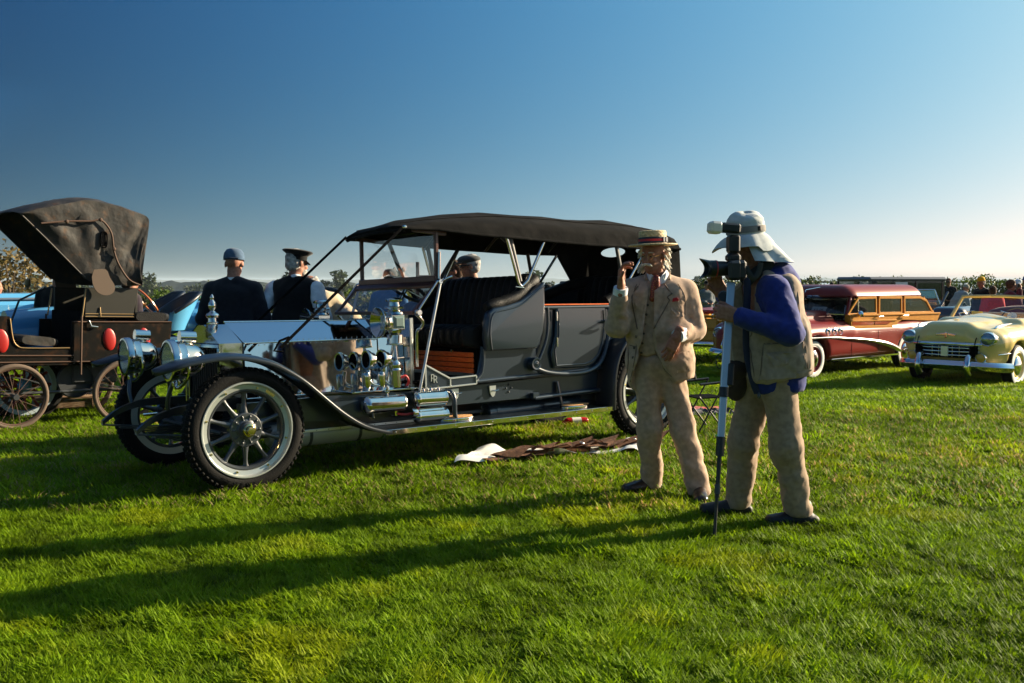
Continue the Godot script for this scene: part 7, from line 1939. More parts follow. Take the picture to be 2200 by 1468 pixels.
	for s in [-1.0, 1.0]:
		var q := []
		for p in wp: q.append(Vector3(p.x, p.y, (p.z + 0.002) * s))
		var g := Mb.new(); g.quad(q[0], q[1], q[2], q[3]); part("windscreen", g, M.glass, t)
		var f := Mb.new(); f.tube(curve([q[0], q[1].lerp(q[0], 0.4) + Vector3(0.05, 0, 0), q[1]], 3), 0.014, 6); part("windscreen_gasket", f, M.chrome, t)
		tube_part("windscreen_post", [q[1] + Vector3(0, -0.04, 0.02 * s), q[2] + Vector3(0, 0.01, 0.01 * s)], [0.034, 0.026], ye, t, 8)
		tube_part("header_rail", curve([q[2], q[2].lerp(q[3], 0.5) + Vector3(0.04, 0.005, 0), q[3]], 3), Vector2(0.02, 0.028), ye, t, 8)
		tube_part("wiper", [Vector3(-0.62, 1.07, 0.3 * s), Vector3(-0.78, 1.15, 0.42 * s), Vector3(-0.86, 1.2, 0.2 * s)], 0.008, M.chrome, t, 5)
	var sw := Mb.new(); sw.torus(Vector3.ZERO, Vector3(0.7, 0.7, 0).normalized(), 0.20, 0.013, 28, 6)
	part("steering_wheel", sw, M.black_plastic, t, Vector3(-1.15, 1.10, -0.32))
	lathe_part("round_decal", [Vector2(0.07, 0), Vector2(0, 0.002)], Vector3(-0.90, 1.12, -0.36), Vector3(0.8, 0.5, -0.2), M.white_paint, t, 18)
	box_part("paper_note", Vector3(-0.86, 1.13, 0.16), Vector3(0.01, 0.11, 0.17), mk("yellow_card", Color(0.75, 0.55, 0.05), 0.7), t)
	for s in [-1.0, 1.0]: part("seat_back", tufted(0.56, 0.45, 0.18, 4), mk("tan_seat", Color(0.35, 0.25, 0.15), 0.5), t, Vector3(-1.95, 0.92, 0.31 * s))
	part("folded_top", Mb.new().ball(Vector3.ZERO, Vector3(0.30, 0.16, 0.66), 18, 8), cloth("maroon_canvas", Color(0.08, 0.012, 0.025)), t, Vector3(-2.75, 1.10, 0))
func motor_carriage() -> void:      # high black veteran carriage with a leather hood
	var t := thing("motor_carriage", "worn black motor carriage with leather hood and red oval reflectors", "vintage car")
	var f := Vector3(-0.72198, 0, 0.69191).normalized(); var r := Vector3(-f.z, 0, f.x); var a := deg_to_rad(2.5)
	var f2 := f * cos(a) + Vector3.UP * sin(a); var u := Vector3.UP * cos(a) - f * sin(a)
	t.transform = Transform3D(Basis(f2, u, r), Vector3(-5.60837, -0.09, -10.73514))
	var pt := mk("old_black_paint", Color(1, 1, 1), 0.6); pt.metallic_specular = 0.2; pt.albedo_texture = ramp(111, 256, 0.02, 5, [Color(0.004, 0.004, 0.004), Color(0.005, 0.0048, 0.0042), Color(0.008, 0.0065, 0.005), Color(0.03, 0.014, 0.007)], 1.0, 1.5); tri_map(pt, Vector3.ONE * 1.2)
	var lh := mk("old_leather", Color(1, 1, 1), 0.62); lh.albedo_texture = ramp(112, 512, 0.012, 6, [Color(0.010, 0.0095, 0.009), Color(0.016, 0.0145, 0.012), Color(0.021, 0.018, 0.015), Color(0.028, 0.022, 0.017), Color(0.07, 0.034, 0.014)], 1.0, 1.2); bump(lh, T_coarse, 0.8, Vector3.ONE * 1.0)
	var bz := mk("worn_brass", Color(0.30, 0.20, 0.09), 0.45, 0.6); var rust := mk("rust_iron", Color(0.07, 0.033, 0.018), 0.75)
	var rd := mk("red_reflector", Color(0.33, 0.010, 0.008), 0.4)
	var gum := mk("grey_gum", Color(0.11, 0.075, 0.052), 0.85)
	for q in [[0.0, 0.345], [-1.16, 0.36]]:
		for s in [-1.0, 1.0]:
			var w := Node3D.new(); w.name = "wheel"; t.add_child(w, true); w.position = Vector3(q[0], q[1], 0.60 * s)
			var R: float = q[1]
			part("tyre", Mb.new().torus(Vector3.ZERO, Vector3.BACK, R - 0.026, 0.027, 44, 10), gum, w)
			lathe_part("rim", [Vector2(R - 0.05, -0.02), Vector2(R - 0.045, -0.02), Vector2(R - 0.045, 0.02), Vector2(R - 0.06, 0.012), Vector2(R - 0.06, -0.012), Vector2(R - 0.05, -0.02)], Vector3.ZERO, Vector3.BACK, rust, w, 44)
			lathe_part("hub", [Vector2(0, -0.07), Vector2(0.03, -0.07), Vector2(0.035, -0.05), Vector2(0.02, -0.03), Vector2(0.02, 0.03), Vector2(0.035, 0.05), Vector2(0.03, 0.07), Vector2(0, 0.07)], Vector3.ZERO, Vector3.BACK, M.steel_dark, w, 14)
			for k in 28:
				var an := TAU * k / 28; var off := 0.5 * (1 if k % 4 < 2 else -1)
				tube_part("spoke", [Vector3(cos(an + off) * 0.03, sin(an + off) * 0.03, 0.05 * (1 if k % 2 else -1)), Vector3(cos(an) * (R - 0.05), sin(an) * (R - 0.05), 0)], 0.0028, rust, w, 4)
		tube_part("axle", [Vector3(q[0], q[1], -0.6), Vector3(q[0], q[1], 0.6)], 0.02, M.steel_dark, t, 8)
	for s in [-1.0, 1.0]:
		tube_part("reach_bar", [Vector3(0.05, 0.36, 0.42 * s), Vector3(-1.2, 0.38, 0.42 * s)], 0.018, M.steel_dark, t, 8)
		tube_part("spring", curve([Vector3(0.3, 0.45, 0.5 * s), Vector3(0, 0.40, 0.5 * s), Vector3(-0.3, 0.45, 0.5 * s), Vector3(0, 0.54, 0.5 * s), Vector3(0.3, 0.45, 0.5 * s)], 4), Vector2(0.02, 0.008), M.steel_dark, t, 6)
		tube_part("spring", curve([Vector3(-0.86, 0.46, 0.5 * s), Vector3(-1.16, 0.41, 0.5 * s), Vector3(-1.46, 0.46, 0.5 * s), Vector3(-1.16, 0.55, 0.5 * s), Vector3(-0.86, 0.46, 0.5 * s)], 4), Vector2(0.02, 0.008), M.steel_dark, t, 6)
		# body sides
		var z: float = 0.50 * s
		var fr := Mb.new(); fr.slab(v2s([0.45, 1.20, 0.03, 1.18, 0.0, 1.05, -0.015, 0.90, -0.06, 0.86, -0.12, 0.845, -0.60, 0.84, -0.60, 0.66, 0.45, 0.66]), Vector3(0, 0, z), Vector3.RIGHT, Vector3.UP, 0.03, 0.006)
		part("front_side_panel", fr, pt, t)
		var rr := Mb.new(); rr.slab(v2s([-0.60, 1.14, -1.74, 1.155, -1.70, 0.75, -0.86, 0.70, -0.60, 0.70]), Vector3(0, 0, z), Vector3.RIGHT, Vector3.UP, 0.03, 0.006)
		part("rear_side_panel", rr, pt, t)
		for e in [[0.45, 0.775, -0.62, 0.765], [0.45, 0.70, -0.80, 0.70], [-0.62, 1.135, -1.72, 1.15]]: tube_part("moulding", [Vector3(e[0], e[1], 0.52 * s), Vector3(e[2], e[3], 0.52 * s)], 0.008, rust, t, 6)
		tube_part("moulding", curve([Vector3(0.03, 1.16, 0.52 * s), Vector3(0.0, 0.95, 0.52 * s), Vector3(-0.05, 0.87, 0.52 * s), Vector3(-0.15, 0.85, 0.52 * s), Vector3(-0.58, 0.85, 0.52 * s)], 3), 0.007, bz, t, 6)
		for x in [[0.11, 0.925], [-1.01, 0.945], [-1.405, 0.955]]:
			var ov := part("reflector", Mb.new().ball(Vector3.ZERO, Vector3(0.072, 0.125, 0.02), 20, 8), rd, t, Vector3(x[0], x[1], 0.517 * s))
			ov.rotation.z = -0.12
		var bx := Mb.new(); bx.slab(v2s([-0.75, 1.51, -1.345, 1.53, -1.28, 1.19, -0.75, 1.18]), Vector3(0, 0, 0.47 * s), Vector3.RIGHT, Vector3.UP, 0.03, 0.005)
		part("tonneau_side", bx, mk("olive_panel", Color(0.012, 0.011, 0.006), 0.5), t)
		for y in [1.195, 1.225]: tube_part("brass_strip", [Vector3(-0.75, y, 0.49 * s), Vector3(-1.29, y + 0.005, 0.49 * s)], 0.006, bz, t, 6)
		tube_part("hand_rail", [Vector3(-0.69, 1.20, 0.55 * s), Vector3(-0.69, 0.56, 0.55 * s)], 0.011, rust, t, 8)
		tube_part("hand_rail", [Vector3(-0.74, 1.5, 0.52 * s), Vector3(-0.70, 1.18, 0.53 * s)], 0.009, bz, t, 6)
		tube_part("door_catch", [Vector3(-0.78, 1.15, 0.53 * s), Vector3(-0.80, 1.09, 0.54 * s), Vector3(-0.87, 1.08, 0.54 * s)], [0.007, 0.010, 0.012], M.alloy, t, 8)
		tube_part("latch", [Vector3(-0.91, 1.30, 0.49 * s), Vector3(-0.915, 1.20, 0.50 * s)], 0.006, bz, t, 6)
	for q in [[-0.63, 0.70, 2.2, 0.04, 0.97], [-1.72, 0.95, 0.03, 0.40, 0.97], [0.44, 0.95, 0.03, 0.5, 0.97]]:
		box_part("cross_panel", Vector3(q[0], q[1], 0), Vector3(q[2], q[3], q[4]), pt, t)
	box_part("engine_box", Vector3(-0.95, 0.55, 0.0), Vector3(0.5, 0.22, 0.6), M.steel_dark, t, 0.02)
	part("flywheel", Mb.new().lathe([Vector2(0.19, -0.03), Vector2(0.2, 0.0), Vector2(0.19, 0.03), Vector2(0, 0.03)], Vector3(-0.72, 0.48, -0.30), Vector3.BACK, 24), M.steel_dark, t)
	box_part("seat_riser", Vector3(-0.85, 1.0, 0), Vector3(0.25, 0.5, 0.94), M.dark, t)
	box_part("tonneau_back", Vector3(-1.33, 1.35, 0), Vector3(0.03, 0.34, 0.92), M.olive_panel, t)
	part("front_cushion", tufted(0.96, 0.10, 0.46, 5), lh, t, Vector3(-0.27, 0.925, 0)).rotation.z = 0.10
	part("rear_cushion", tufted(0.98, 0.11, 0.50, 4), M.leather, t, Vector3(-1.50, 1.205, 0))
	# hood
	var hm := Mb.new(); hm.crease = 0.55
	var prof := curve([Vector2(-0.02, 2.285), Vector2(-0.30, 2.40), Vector2(-0.70, 2.505), Vector2(-1.0, 2.475), Vector2(-1.32, 2.405), Vector2(-1.435, 2.355), Vector2(-1.45, 2.24), Vector2(-1.42, 1.90), Vector2(-1.38, 1.57)], 3)
	var nz := noise(115, 3.0, 3)
	var rows := []; var rin := []
	for i in prof.size():
		var p: Vector2 = prof[i]
		var ring := PackedVector3Array(); var ri := PackedVector3Array()
		for k in 21:
			var v := -1.0 + k * 0.1
			var av := absf(v)
			var round_ := 0.045 * pow(av, 6)
			var sag := nz.get_noise_2d(p.x * 1.2 + i * 0.02, v) * 0.018
			var c := Vector2(-0.72, 1.75)
			var d := (p - c).normalized()
			var q := p - d * (round_ - sag)
			ring.append(Vector3(q.x, q.y, v * 0.56)); ri.append(Vector3(q.x - d.x * 0.012, q.y - d.y * 0.012, v * 0.55))
		rows.append(ring); rin.append(ri)
	hm.grid(rows); hm.grid(rin)
	var hood := part("hood", hm, lh, t)
	for s in [-1.0, 1.0]:
		var sd := Mb.new(); sd.crease = 0.4
		var r1 := []
		var low := curve([Vector2(-0.06, 2.255), Vector2(-0.30, 2.03), Vector2(-0.52, 1.82), Vector2(-0.735, 1.615), Vector2(-0.80, 1.575), Vector2(-0.95, 1.555), Vector2(-1.1, 1.55), Vector2(-1.25, 1.55), Vector2(-1.375, 1.56)], 3)
		for i in prof.size():
			var top: Vector3 = rows[i][0 if s < 0 else 20]
			var lo2: Vector2 = low[i]
			var col2 := PackedVector3Array()
			for k in 9:
				var g := k / 8.0
				var p2 := Vector2(top.x, top.y).lerp(lo2, g)
				col2.append(Vector3(p2.x, p2.y, s * (0.56 - 0.05 * g * g + nz.get_noise_2d(p2.x * 1.5 + 9, p2.y * 1.5) * 0.045 * sin(g * PI))))
			r1.append(col2)
		sd.grid(r1)
		part("hood_side", sd, lh, hood)
		var ed := []
		for i in 10: ed.append(Vector3(low[i].x + 0.005, low[i].y, s * 0.525))
		tube_part("edge_binding", ed, 0.011, lh, hood, 6)
		tube_part("hood_iron", curve([Vector3(-0.24, 2.17, 0.585 * s), Vector3(-0.52, 2.215, 0.585 * s), Vector3(-0.75, 2.235, 0.585 * s), Vector3(-0.87, 2.255, 0.585 * s), Vector3(-0.98, 2.13, 0.58 * s), Vector3(-1.02, 1.93, 0.57 * s), Vector3(-1.08, 1.78, 0.565 * s), Vector3(-1.20, 1.62, 0.555 * s), Vector3(-1.34, 1.56, 0.55 * s)], 4), 0.011, rust, hood, 8)
		for p3 in [Vector3(-0.50, 2.21, 0.59 * s), Vector3(-0.86, 2.26, 0.59 * s), Vector3(-1.02, 1.95, 0.575 * s)]: part("iron_joint", Mb.new().ball(p3, Vector3(0.022, 0.022, 0.016), 8, 5), rust, hood)
		var sl := Mb.new(); sl.crease = 0.3
		var lp := []
		for k in 21:
			var an := TAU * k / 20
			lp.append(Vector3(-0.905 + 0.035 * signf(cos(an)) * pow(absf(cos(an)), 0.6), 2.045 + 0.085 * signf(sin(an)) * pow(absf(sin(an)), 0.5), 0.572 * s))
		sl.tube(lp, 0.009, 6); part("side_slot", sl, M.dark, hood)
		box_part("slot_flap", Vector3(-0.905, 2.045, 0.566 * s), Vector3(0.05, 0.14, 0.01), M.dark, hood)
		var fl := Mb.new(); fl.slab(curve(v2s([-0.80, 1.71, -0.93, 1.72, -0.98, 1.63, -1.035, 1.54, -1.02, 1.47, -0.95, 1.435, -0.86, 1.455, -0.80, 1.53, -0.78, 1.63]), 3), Vector3(0, 0, 0.572 * s), Vector3.RIGHT, Vector3.UP, 0.012, 0.003)
		part("leather_flap", fl, mk("worn_flap", Color(0.10, 0.065, 0.042), 0.7), hood)
	tube_part("tiller", [Vector3(-0.1, 0.9, 0.1), Vector3(-0.25, 1.35, 0.1), Vector3(-0.5, 1.5, 0.0)], 0.012, M.steel_dark, t, 8)
	lathe_part("brass_lamp", [Vector2(0, 0.1), Vector2(0.03, 0.09), Vector2(0.035, 0.02), Vector2(0.02, 0), Vector2(0.0, -0.02)], Vector3(-0.45, 1.50, 0.45), Vector3.UP, bz, t, 12)
	var sb := thing("step_box", "weathered wooden step box on the grass beneath the motor carriage", "step box", on(-5.42, -11.95), 30.0)
	for k in 2: box_part("top_plank", Vector3(0, 0.17, -0.11 + 0.22 * k), Vector3(0.68, 0.03, 0.205), M.weathered_wood, sb, 0.004)
	for s in [-1.0, 1.0]: box_part("end_board", Vector3(0.31 * s, 0.078, 0), Vector3(0.03, 0.155, 0.42), M.weathered_wood, sb, 0.004)
	box_part("front_board", Vector3(0, 0.10, 0.19), Vector3(0.58, 0.09, 0.022), M.weathered_wood, sb, 0.004)
func blue_cars() -> void:
	var lb := paint("sky_blue", Color(0.10, 0.36, 0.62), 0.25); var bl2 := mk("blue_leather", Color(0.012, 0.016, 0.024), 0.4)
	# racing two-seater
	var t := thing("racing_car", "light blue open two-seater with black seats and round fuel tank behind the bonnet", "vintage car", on(-4.52, -12.75), -142.0)
	for s in [-1.0, 1.0]:
		var st := Mb.new(); st.crease = 0.4
		var rows := []; var rin := []
		for i in 7:
			var y := 0.98 + i * 0.075
			var ring := PackedVector3Array(); var ri := PackedVector3Array()
			for k in 13:
				var a := lerpf(-2.0, 2.0, k / 12.0) + PI
				var rr := 0.22 + i * 0.012
				var cut := maxf(0.0, cos(a)) * 0.0
				var top := minf(y, 1.10 + 0.36 * (0.5 - 0.5 * cos(a)))
				ring.append(Vector3(cos(a) * rr - i * 0.02, top, 0.30 * s + sin(a) * rr)); ri.append(Vector3(cos(a) * (rr - 0.03) - i * 0.02, top, 0.30 * s + sin(a) * (rr - 0.03)))
			rows.append(ring); rin.append(ri)
		st.grid(rows)
		var so := part("bucket_seat", st, lb, t)
		var s2 := Mb.new(); s2.crease = 0.4; s2.grid(rin)
		part("seat_lining", s2, bl2, so)
		var rim := []
		for p in rows[6]: rim.append(p + Vector3(0, 0.005, 0))
		tube_part("seat_roll", rim, 0.028, bl2, so, 8)
		part("seat_cushion", Mb.new().ball(Vector3(0.02, 1.0, 0.30 * s), Vector3(0.2, 0.08, 0.19), 12, 7), bl2, so)
		for x in [1.75, -0.95]:
			var w := Node3D.new(); w.name = "wheel"; t.add_child(w, true); w.position = Vector3(x, 0.42, 0.68 * s)
			part("tyre", Mb.new().torus(Vector3.ZERO, Vector3.BACK, 0.37, 0.055, 36, 8), M.rubber, w)
			lathe_part("rim", [Vector2(0.33, -0.04), Vector2(0.28, -0.04), Vector2(0.28, 0.04), Vector2(0.33, 0.04)], Vector3.ZERO, Vector3.BACK, mk("pale_rim", Color(0.45, 0.55, 0.6), 0.4), w, 36)
			for k in 12: tube_part("spoke", [Vector3(cos(TAU * k / 12) * 0.06, sin(TAU * k / 12) * 0.06, 0), Vector3(cos(TAU * k / 12) * 0.29, sin(TAU * k / 12) * 0.29, 0)], 0.016, mk("red_spoke", Color(0.30, 0.035, 0.015), 0.4) if not M.has("red_spoke") else M.red_spoke, w, 6)
			part("hub", Mb.new().ball(Vector3.ZERO, Vector3(0.08, 0.08, 0.09), 12, 6), lb, w)
	var tk := Mb.new(); tk.crease = 0.7
	tk.lathe([Vector2(0, -0.50), Vector2(0.24, -0.50), Vector2(0.262, -0.48), Vector2(0.262, 0.48), Vector2(0.24, 0.5), Vector2(0, 0.5)], Vector3(-0.62, 1.06, 0), Vector3.BACK, 40)
	var tank := part("fuel_tank", tk, lb, t)
	lathe_part("filler_cap", [Vector2(0.05, 0), Vector2(0.05, 0.06), Vector2(0.08, 0.065), Vector2(0.085, 0.09), Vector2(0, 0.1)], Vector3(-0.62, 1.31, 0), Vector3.UP, M.brass, tank, 16)
	for z in [-0.3, 0.3]: lathe_part("tank_strap", [Vector2(0.264, -0.03), Vector2(0.269, -0.03), Vector2(0.269, 0.03), Vector2(0.264, 0.03)], Vector3(-0.62, 1.06, z), Vector3.BACK, lb, tank, 36)
	box_part("deck", Vector3(0.3, 0.78, 0), Vector3(2.9, 0.14, 0.9), lb, t, 0.03)
	part("bonnet", Mb.new().tube([Vector3(0.6, 0.98, 0), Vector3(1.8, 0.95, 0)], [0.36, 0.30], 20), lb, t)
	part("spare_tyre", Mb.new().torus(Vector3(-1.05, 1.0, 0), Vector3.RIGHT, 0.33, 0.065, 36, 8), M.rubber, t)
	tube_part("steering_column", [Vector3(0.7, 1.0, -0.3), Vector3(0.25, 1.32, -0.3)], 0.02, M.brass, t, 8)
	part("steering_wheel", Mb.new().torus(Vector3(0.25, 1.33, -0.3), Vector3(-0.8, 0.6, 0).normalized(), 0.2, 0.016, 28, 6), mk("wheel_wood", Color(0.35, 0.10, 0.03), 0.3), t)
	# tall saloon at the left edge
	var q := thing("brass_era_car", "tall light blue brass era car at the left edge behind the carriage", "vintage car", on(-7.1, -14.2), -52.0)
	box_part("scuttle", Vector3(-0.2, 0.95, 0), Vector3(0.9, 0.85, 1.15), lb, q, 0.05)
	box_part("door", Vector3(-0.2, 0.95, 0.585), Vector3(0.62, 0.74, 0.03), lb, q, 0.012)
	box_part("body", Vector3(-1.4, 1.0, 0), Vector3(1.5, 0.95, 1.3), lb, q, 0.08)
	box_part("bonnet", Vector3(0.72, 0.88, 0), Vector3(0.95, 0.66, 0.80), lb, q, 0.06)
	var rad := box_part("radiator", Vector3(1.22, 0.86, 0), Vector3(0.08, 0.72, 0.72), M.brass, q, 0.03)
	for i in 7:
		for k in 7: box_part("honeycomb_cell", Vector3(0.042, -0.27 + 0.09 * i, -0.27 + 0.09 * k), Vector3(0.012, 0.05, 0.05), M.dark, rad, 0.0, Basis(Vector3.RIGHT, PI / 4))
	lathe_part("radiator_cap", [Vector2(0.07, 0), Vector2(0.09, 0.03), Vector2(0.07, 0.08), Vector2(0, 0.1)], Vector3(1.2, 1.22, 0), Vector3.UP, M.brass, q, 14)
	box_part("roof", Vector3(-1.1, 2.0 - 0.6, 0), Vector3(2.0, 0.03, 1.25), mk("grey_blue_roof", Color(0.10, 0.13, 0.17), 0.6), q, 0.02)
	for s in [-1.0, 1.0]:
		lathe_part("lamp", [Vector2(0.12, 0.1), Vector2(0.13, 0.08), Vector2(0.09, -0.02), Vector2(0.04, -0.1), Vector2(0, -0.11)], Vector3(0.35, 1.38, 0.55 * s), Vector3.RIGHT, M.brass, q, 18)
		part("dome_lamp", Mb.new().ball(Vector3(0.05, 1.42, 0.62 * s), Vector3(0.09, 0.09, 0.09), 14, 8), M.brass, q)
		part("front_wing", fender(v2s([1.75, 0.72, 1.5, 0.86, 1.2, 0.92, 0.9, 0.86, 0.65, 0.66, 0.4, 0.42]), 0.85 * s, 0.55 * s, [0.1, 1.0]), lb, q)
		for x in [1.25, -1.8]: part("wheel", Mb.new().torus(Vector3(x, 0.42, 0.7 * s), Vector3.BACK, 0.36, 0.055, 30, 8).torus(Vector3(x, 0.42, 0.7 * s), Vector3.BACK, 0.06, 0.05, 14, 6), M.rubber, q)
func far_cars() -> void:
	var bk := paint("gloss_black", Color(0.010, 0.011, 0.016), 0.2); var ib := paint("ink_blue", Color(0.022, 0.034, 0.06), 0.25)
	# boxy black saloon beyond the estate
	var t := thing("black_saloon", "boxy black saloon, grey highlight put in its roof colour, parked beyond the maroon estate", "vintage car", on(10.15, -28.5), -160.0)
	var S := Sdf.new().start(Vector3(-2.4, 0.2, -0.95), Vector3(1.9, 1.95, 0.1), 0.06)
	S.blob(Vector3(-0.9, 0.75, 0), Vector3(1.3, 0.45, 0.72), 0.1, 0.06); S.blob(Vector3(0.95, 0.8, 0), Vector3(0.75, 0.32, 0.38), 0.12, 0.06)
	S.cap(Vector3(1.45, 0.55, -0.68), Vector3(0.75, 0.72, -0.68), 0.17, 0.15, 0.1); S.cap(Vector3(-1.5, 0.6, -0.68), Vector3(-2.0, 0.5, -0.68), 0.2, 0.16, 0.1)
	S.take(); S.mirror()
	part("body", S.mesh(), bk, t)
	part("roof", Mb.new().box(Vector3(-0.85, 1.76, 0), Vector3(2.75, 0.13, 1.46), 0.06), mk("roof_highlight_grey", Color(0.11, 0.115, 0.14), 0.4), t)  # dark roof coloured grey, its highlight put into the base colour
	for s in [-1.0, 1.0]:
		for x in [0.45, -0.35, -1.15, -2.1]: box_part("pillar", Vector3(x, 1.43, 0.68 * s), Vector3(0.09, 0.58, 0.06), bk, t, 0.01)
		for x in [[0.05, 0.70], [-0.75, 0.70], [-1.62, 0.84]]: box_part("side_window", Vector3(x[0], 1.43, 0.68 * s), Vector3(x[1], 0.56, 0.006), M.cabin_shade_glass, t, 0.0)
		for x in [1.2, -1.75]: whitewall(0.36, t, Vector3(x, 0.36, 0.66 * s), s, bk)
	box_part("rear_panel", Vector3(-2.15, 1.43, 0), Vector3(0.06, 0.58, 1.3), bk, t, 0.02)
	box_part("windscreen", Vector3(0.47, 1.43, 0), Vector3(0.006, 0.54, 1.26), M.glass, t, 0.0)
	var pc := box_part("paper_sign", Vector3(-0.62, 1.55, -0.69), Vector3(0.42, 0.26, 0.006), M.white_paint, t, 0.0)
	part("print", Mb.new().add(letters("A3-07", 0.13, 0.002), Transform3D(Basis(Vector3(-1, 0, 0), Vector3.UP, Vector3(0, 0, -1)), Vector3(0, 0, -0.005))), M.dark, pc)
	# ink blue coupe with its door open
	var c := thing("blue_coupe", "dark blue rounded car with its door standing open", "car", on(11.5, -25.6), -128.0)
	var K := Sdf.new().start(Vector3(-2.3, 0.2, -0.95), Vector3(1.4, 1.5, 0.1), 0.06)
	K.blob(Vector3(-0.6, 0.6, 0), Vector3(1.6, 0.32, 0.75), 0.25, 0.08); K.blob(Vector3(0.35, 0.82, 0), Vector3(0.85, 0.25, 0.42), 0.2, 0.1)
	K.cap(Vector3(0.75, 0.70, -0.60), Vector3(0.0, 0.70, -0.62), 0.24, 0.22, 0.08)
	K.take(2); K.mirror()
	part("body", K.mesh(), ib, c)
	for s in [-1.0, 1.0]:
		lamp(c, "headlamp", Vector3(0.98, 0.82, 0.58 * s), 0.13, M.silver_lens)
		for x in [0.35, -1.75]: whitewall(0.34, c, Vector3(x, 0.34, 0.66 * s), s, ib)
		tube_part("windscreen_post", [Vector3(-0.45, 1.0, 0.6 * s), Vector3(-0.85, 1.42, 0.5 * s)], 0.03, ib, c, 6)
	var dr := box_part("open_door", Vector3(-0.75, 0.75, 1.05), Vector3(0.08, 0.6, 0.85), ib, c, 0.03)
	tube_part("window_frame", [Vector3(0, 0.3, -0.40), Vector3(-0.05, 0.72, -0.22), Vector3(-0.05, 0.72, 0.36), Vector3(0, 0.3, 0.38)], 0.022, M.chrome, dr, 6)
	box_part("door_glass", Vector3(-0.03, 0.51, 0.04), Vector3(0.005, 0.40, 0.64), M.glass, dr, 0.0)
	# timber tailgate between the two men
	var w := thing("timber_wagon", "yellow timber-bodied wagon seen end-on between the two men", "car", on(4.05, -20.6), 62.0)
	var ash: Material = M.ash_wood; var pn := mk("honey_panel", Color(1, 1, 1), 0.3); pn.albedo_texture = ramp(121, 256, 0.02, 4, [Color(0.50, 0.20, 0.015), Color(0.64, 0.28, 0.03), Color(0.70, 0.34, 0.05)], 8.0); tri_map(pn, Vector3(0.8, 3, 3))
	box_part("lower_body", Vector3(1.4, 0.62, 0), Vector3(3.0, 0.30, 1.66), mk("cream_paint", Color(0.5, 0.42, 0.25), 0.3), w, 0.06)
	for i in 2:
		for k in 3: box_part("tailgate_panel", Vector3(-0.12, 0.60 + 0.24 * i, -0.50 + 0.50 * k), Vector3(0.03, 0.20, 0.44), pn, w, 0.006)
	for y in [0.475, 0.72, 0.98]: box_part("tailgate_rail", Vector3(-0.135, y, 0), Vector3(0.05, 0.055, 1.62), ash, w, 0.01)
	for k in 4: box_part("tailgate_stile", Vector3(-0.14, 0.73, -0.76 + 0.507 * k), Vector3(0.056, 0.55, 0.055), ash, w, 0.01)
	for s in [-1.0, 1.0]:
		box_part("timber_side", Vector3(1.4, 0.75, 0.80 * s), Vector3(2.9, 0.55, 0.05), pn, w, 0.01)
		for x in [0.0, 1.0, 2.0]: box_part("side_stile", Vector3(x, 0.76, 0.825 * s), Vector3(0.07, 0.58, 0.05), ash, w, 0.01)
		whitewall(0.35, w, Vector3(0.75, 0.35, 0.72 * s), s, M.cream_paint)
		box_part("hinge", Vector3(-0.17, 0.92, 0.3 * s), Vector3(0.02, 0.05, 0.10), M.chrome, w, 0.004)
	tube_part("rear_bumper", [Vector3(-0.15, 0.42, -0.9), Vector3(-0.30, 0.42, -0.6), Vector3(-0.32, 0.42, 0.6), Vector3(-0.15, 0.42, 0.9)], Vector2(0.03, 0.055), M.chrome, w, 10)
	box_part("hanging_plate", Vector3(-0.2, 0.24, 0.45), Vector3(0.012, 0.28, 0.30), mk("grey_plate", Color(0.10, 0.11, 0.11), 0.5), w, 0.01)
	box_part("bonnet_top", Vector3(1.6, 1.06, 0), Vector3(2.6, 0.08, 1.5), M.maroon, w, 0.03)
	# black open car beyond the blazer
	var o := thing("black_tourer", "low black open car beyond the man in the navy blazer", "vintage car", on(-4.6, -17.2), -150.0)
	box_part("body", Vector3(-0.4, 0.80, 0), Vector3(2.6, 0.65, 1.4), bk, o, 0.12)
	tube_part("folded_hood", curve([Vector3(-1.4, 1.2, -0.66), Vector3(-1.55, 1.42, -0.4), Vector3(-1.55, 1.46, 0.4), Vector3(-1.4, 1.2, 0.66)], 4), Vector2(0.10, 0.13), M.leather, o, 10)
	tube_part("windscreen_frame", [Vector3(0.5, 1.1, -0.6), Vector3(0.42, 1.52, -0.58), Vector3(0.42, 1.52, 0.58), Vector3(0.5, 1.1, 0.6)], 0.02, M.chrome, o, 6)
	for s in [-1.0, 1.0]:
		for x in [1.2, -1.3]: part("wheel", Mb.new().torus(Vector3(x, 0.4, 0.7 * s), Vector3.BACK, 0.34, 0.06, 28, 8), M.rubber, o)
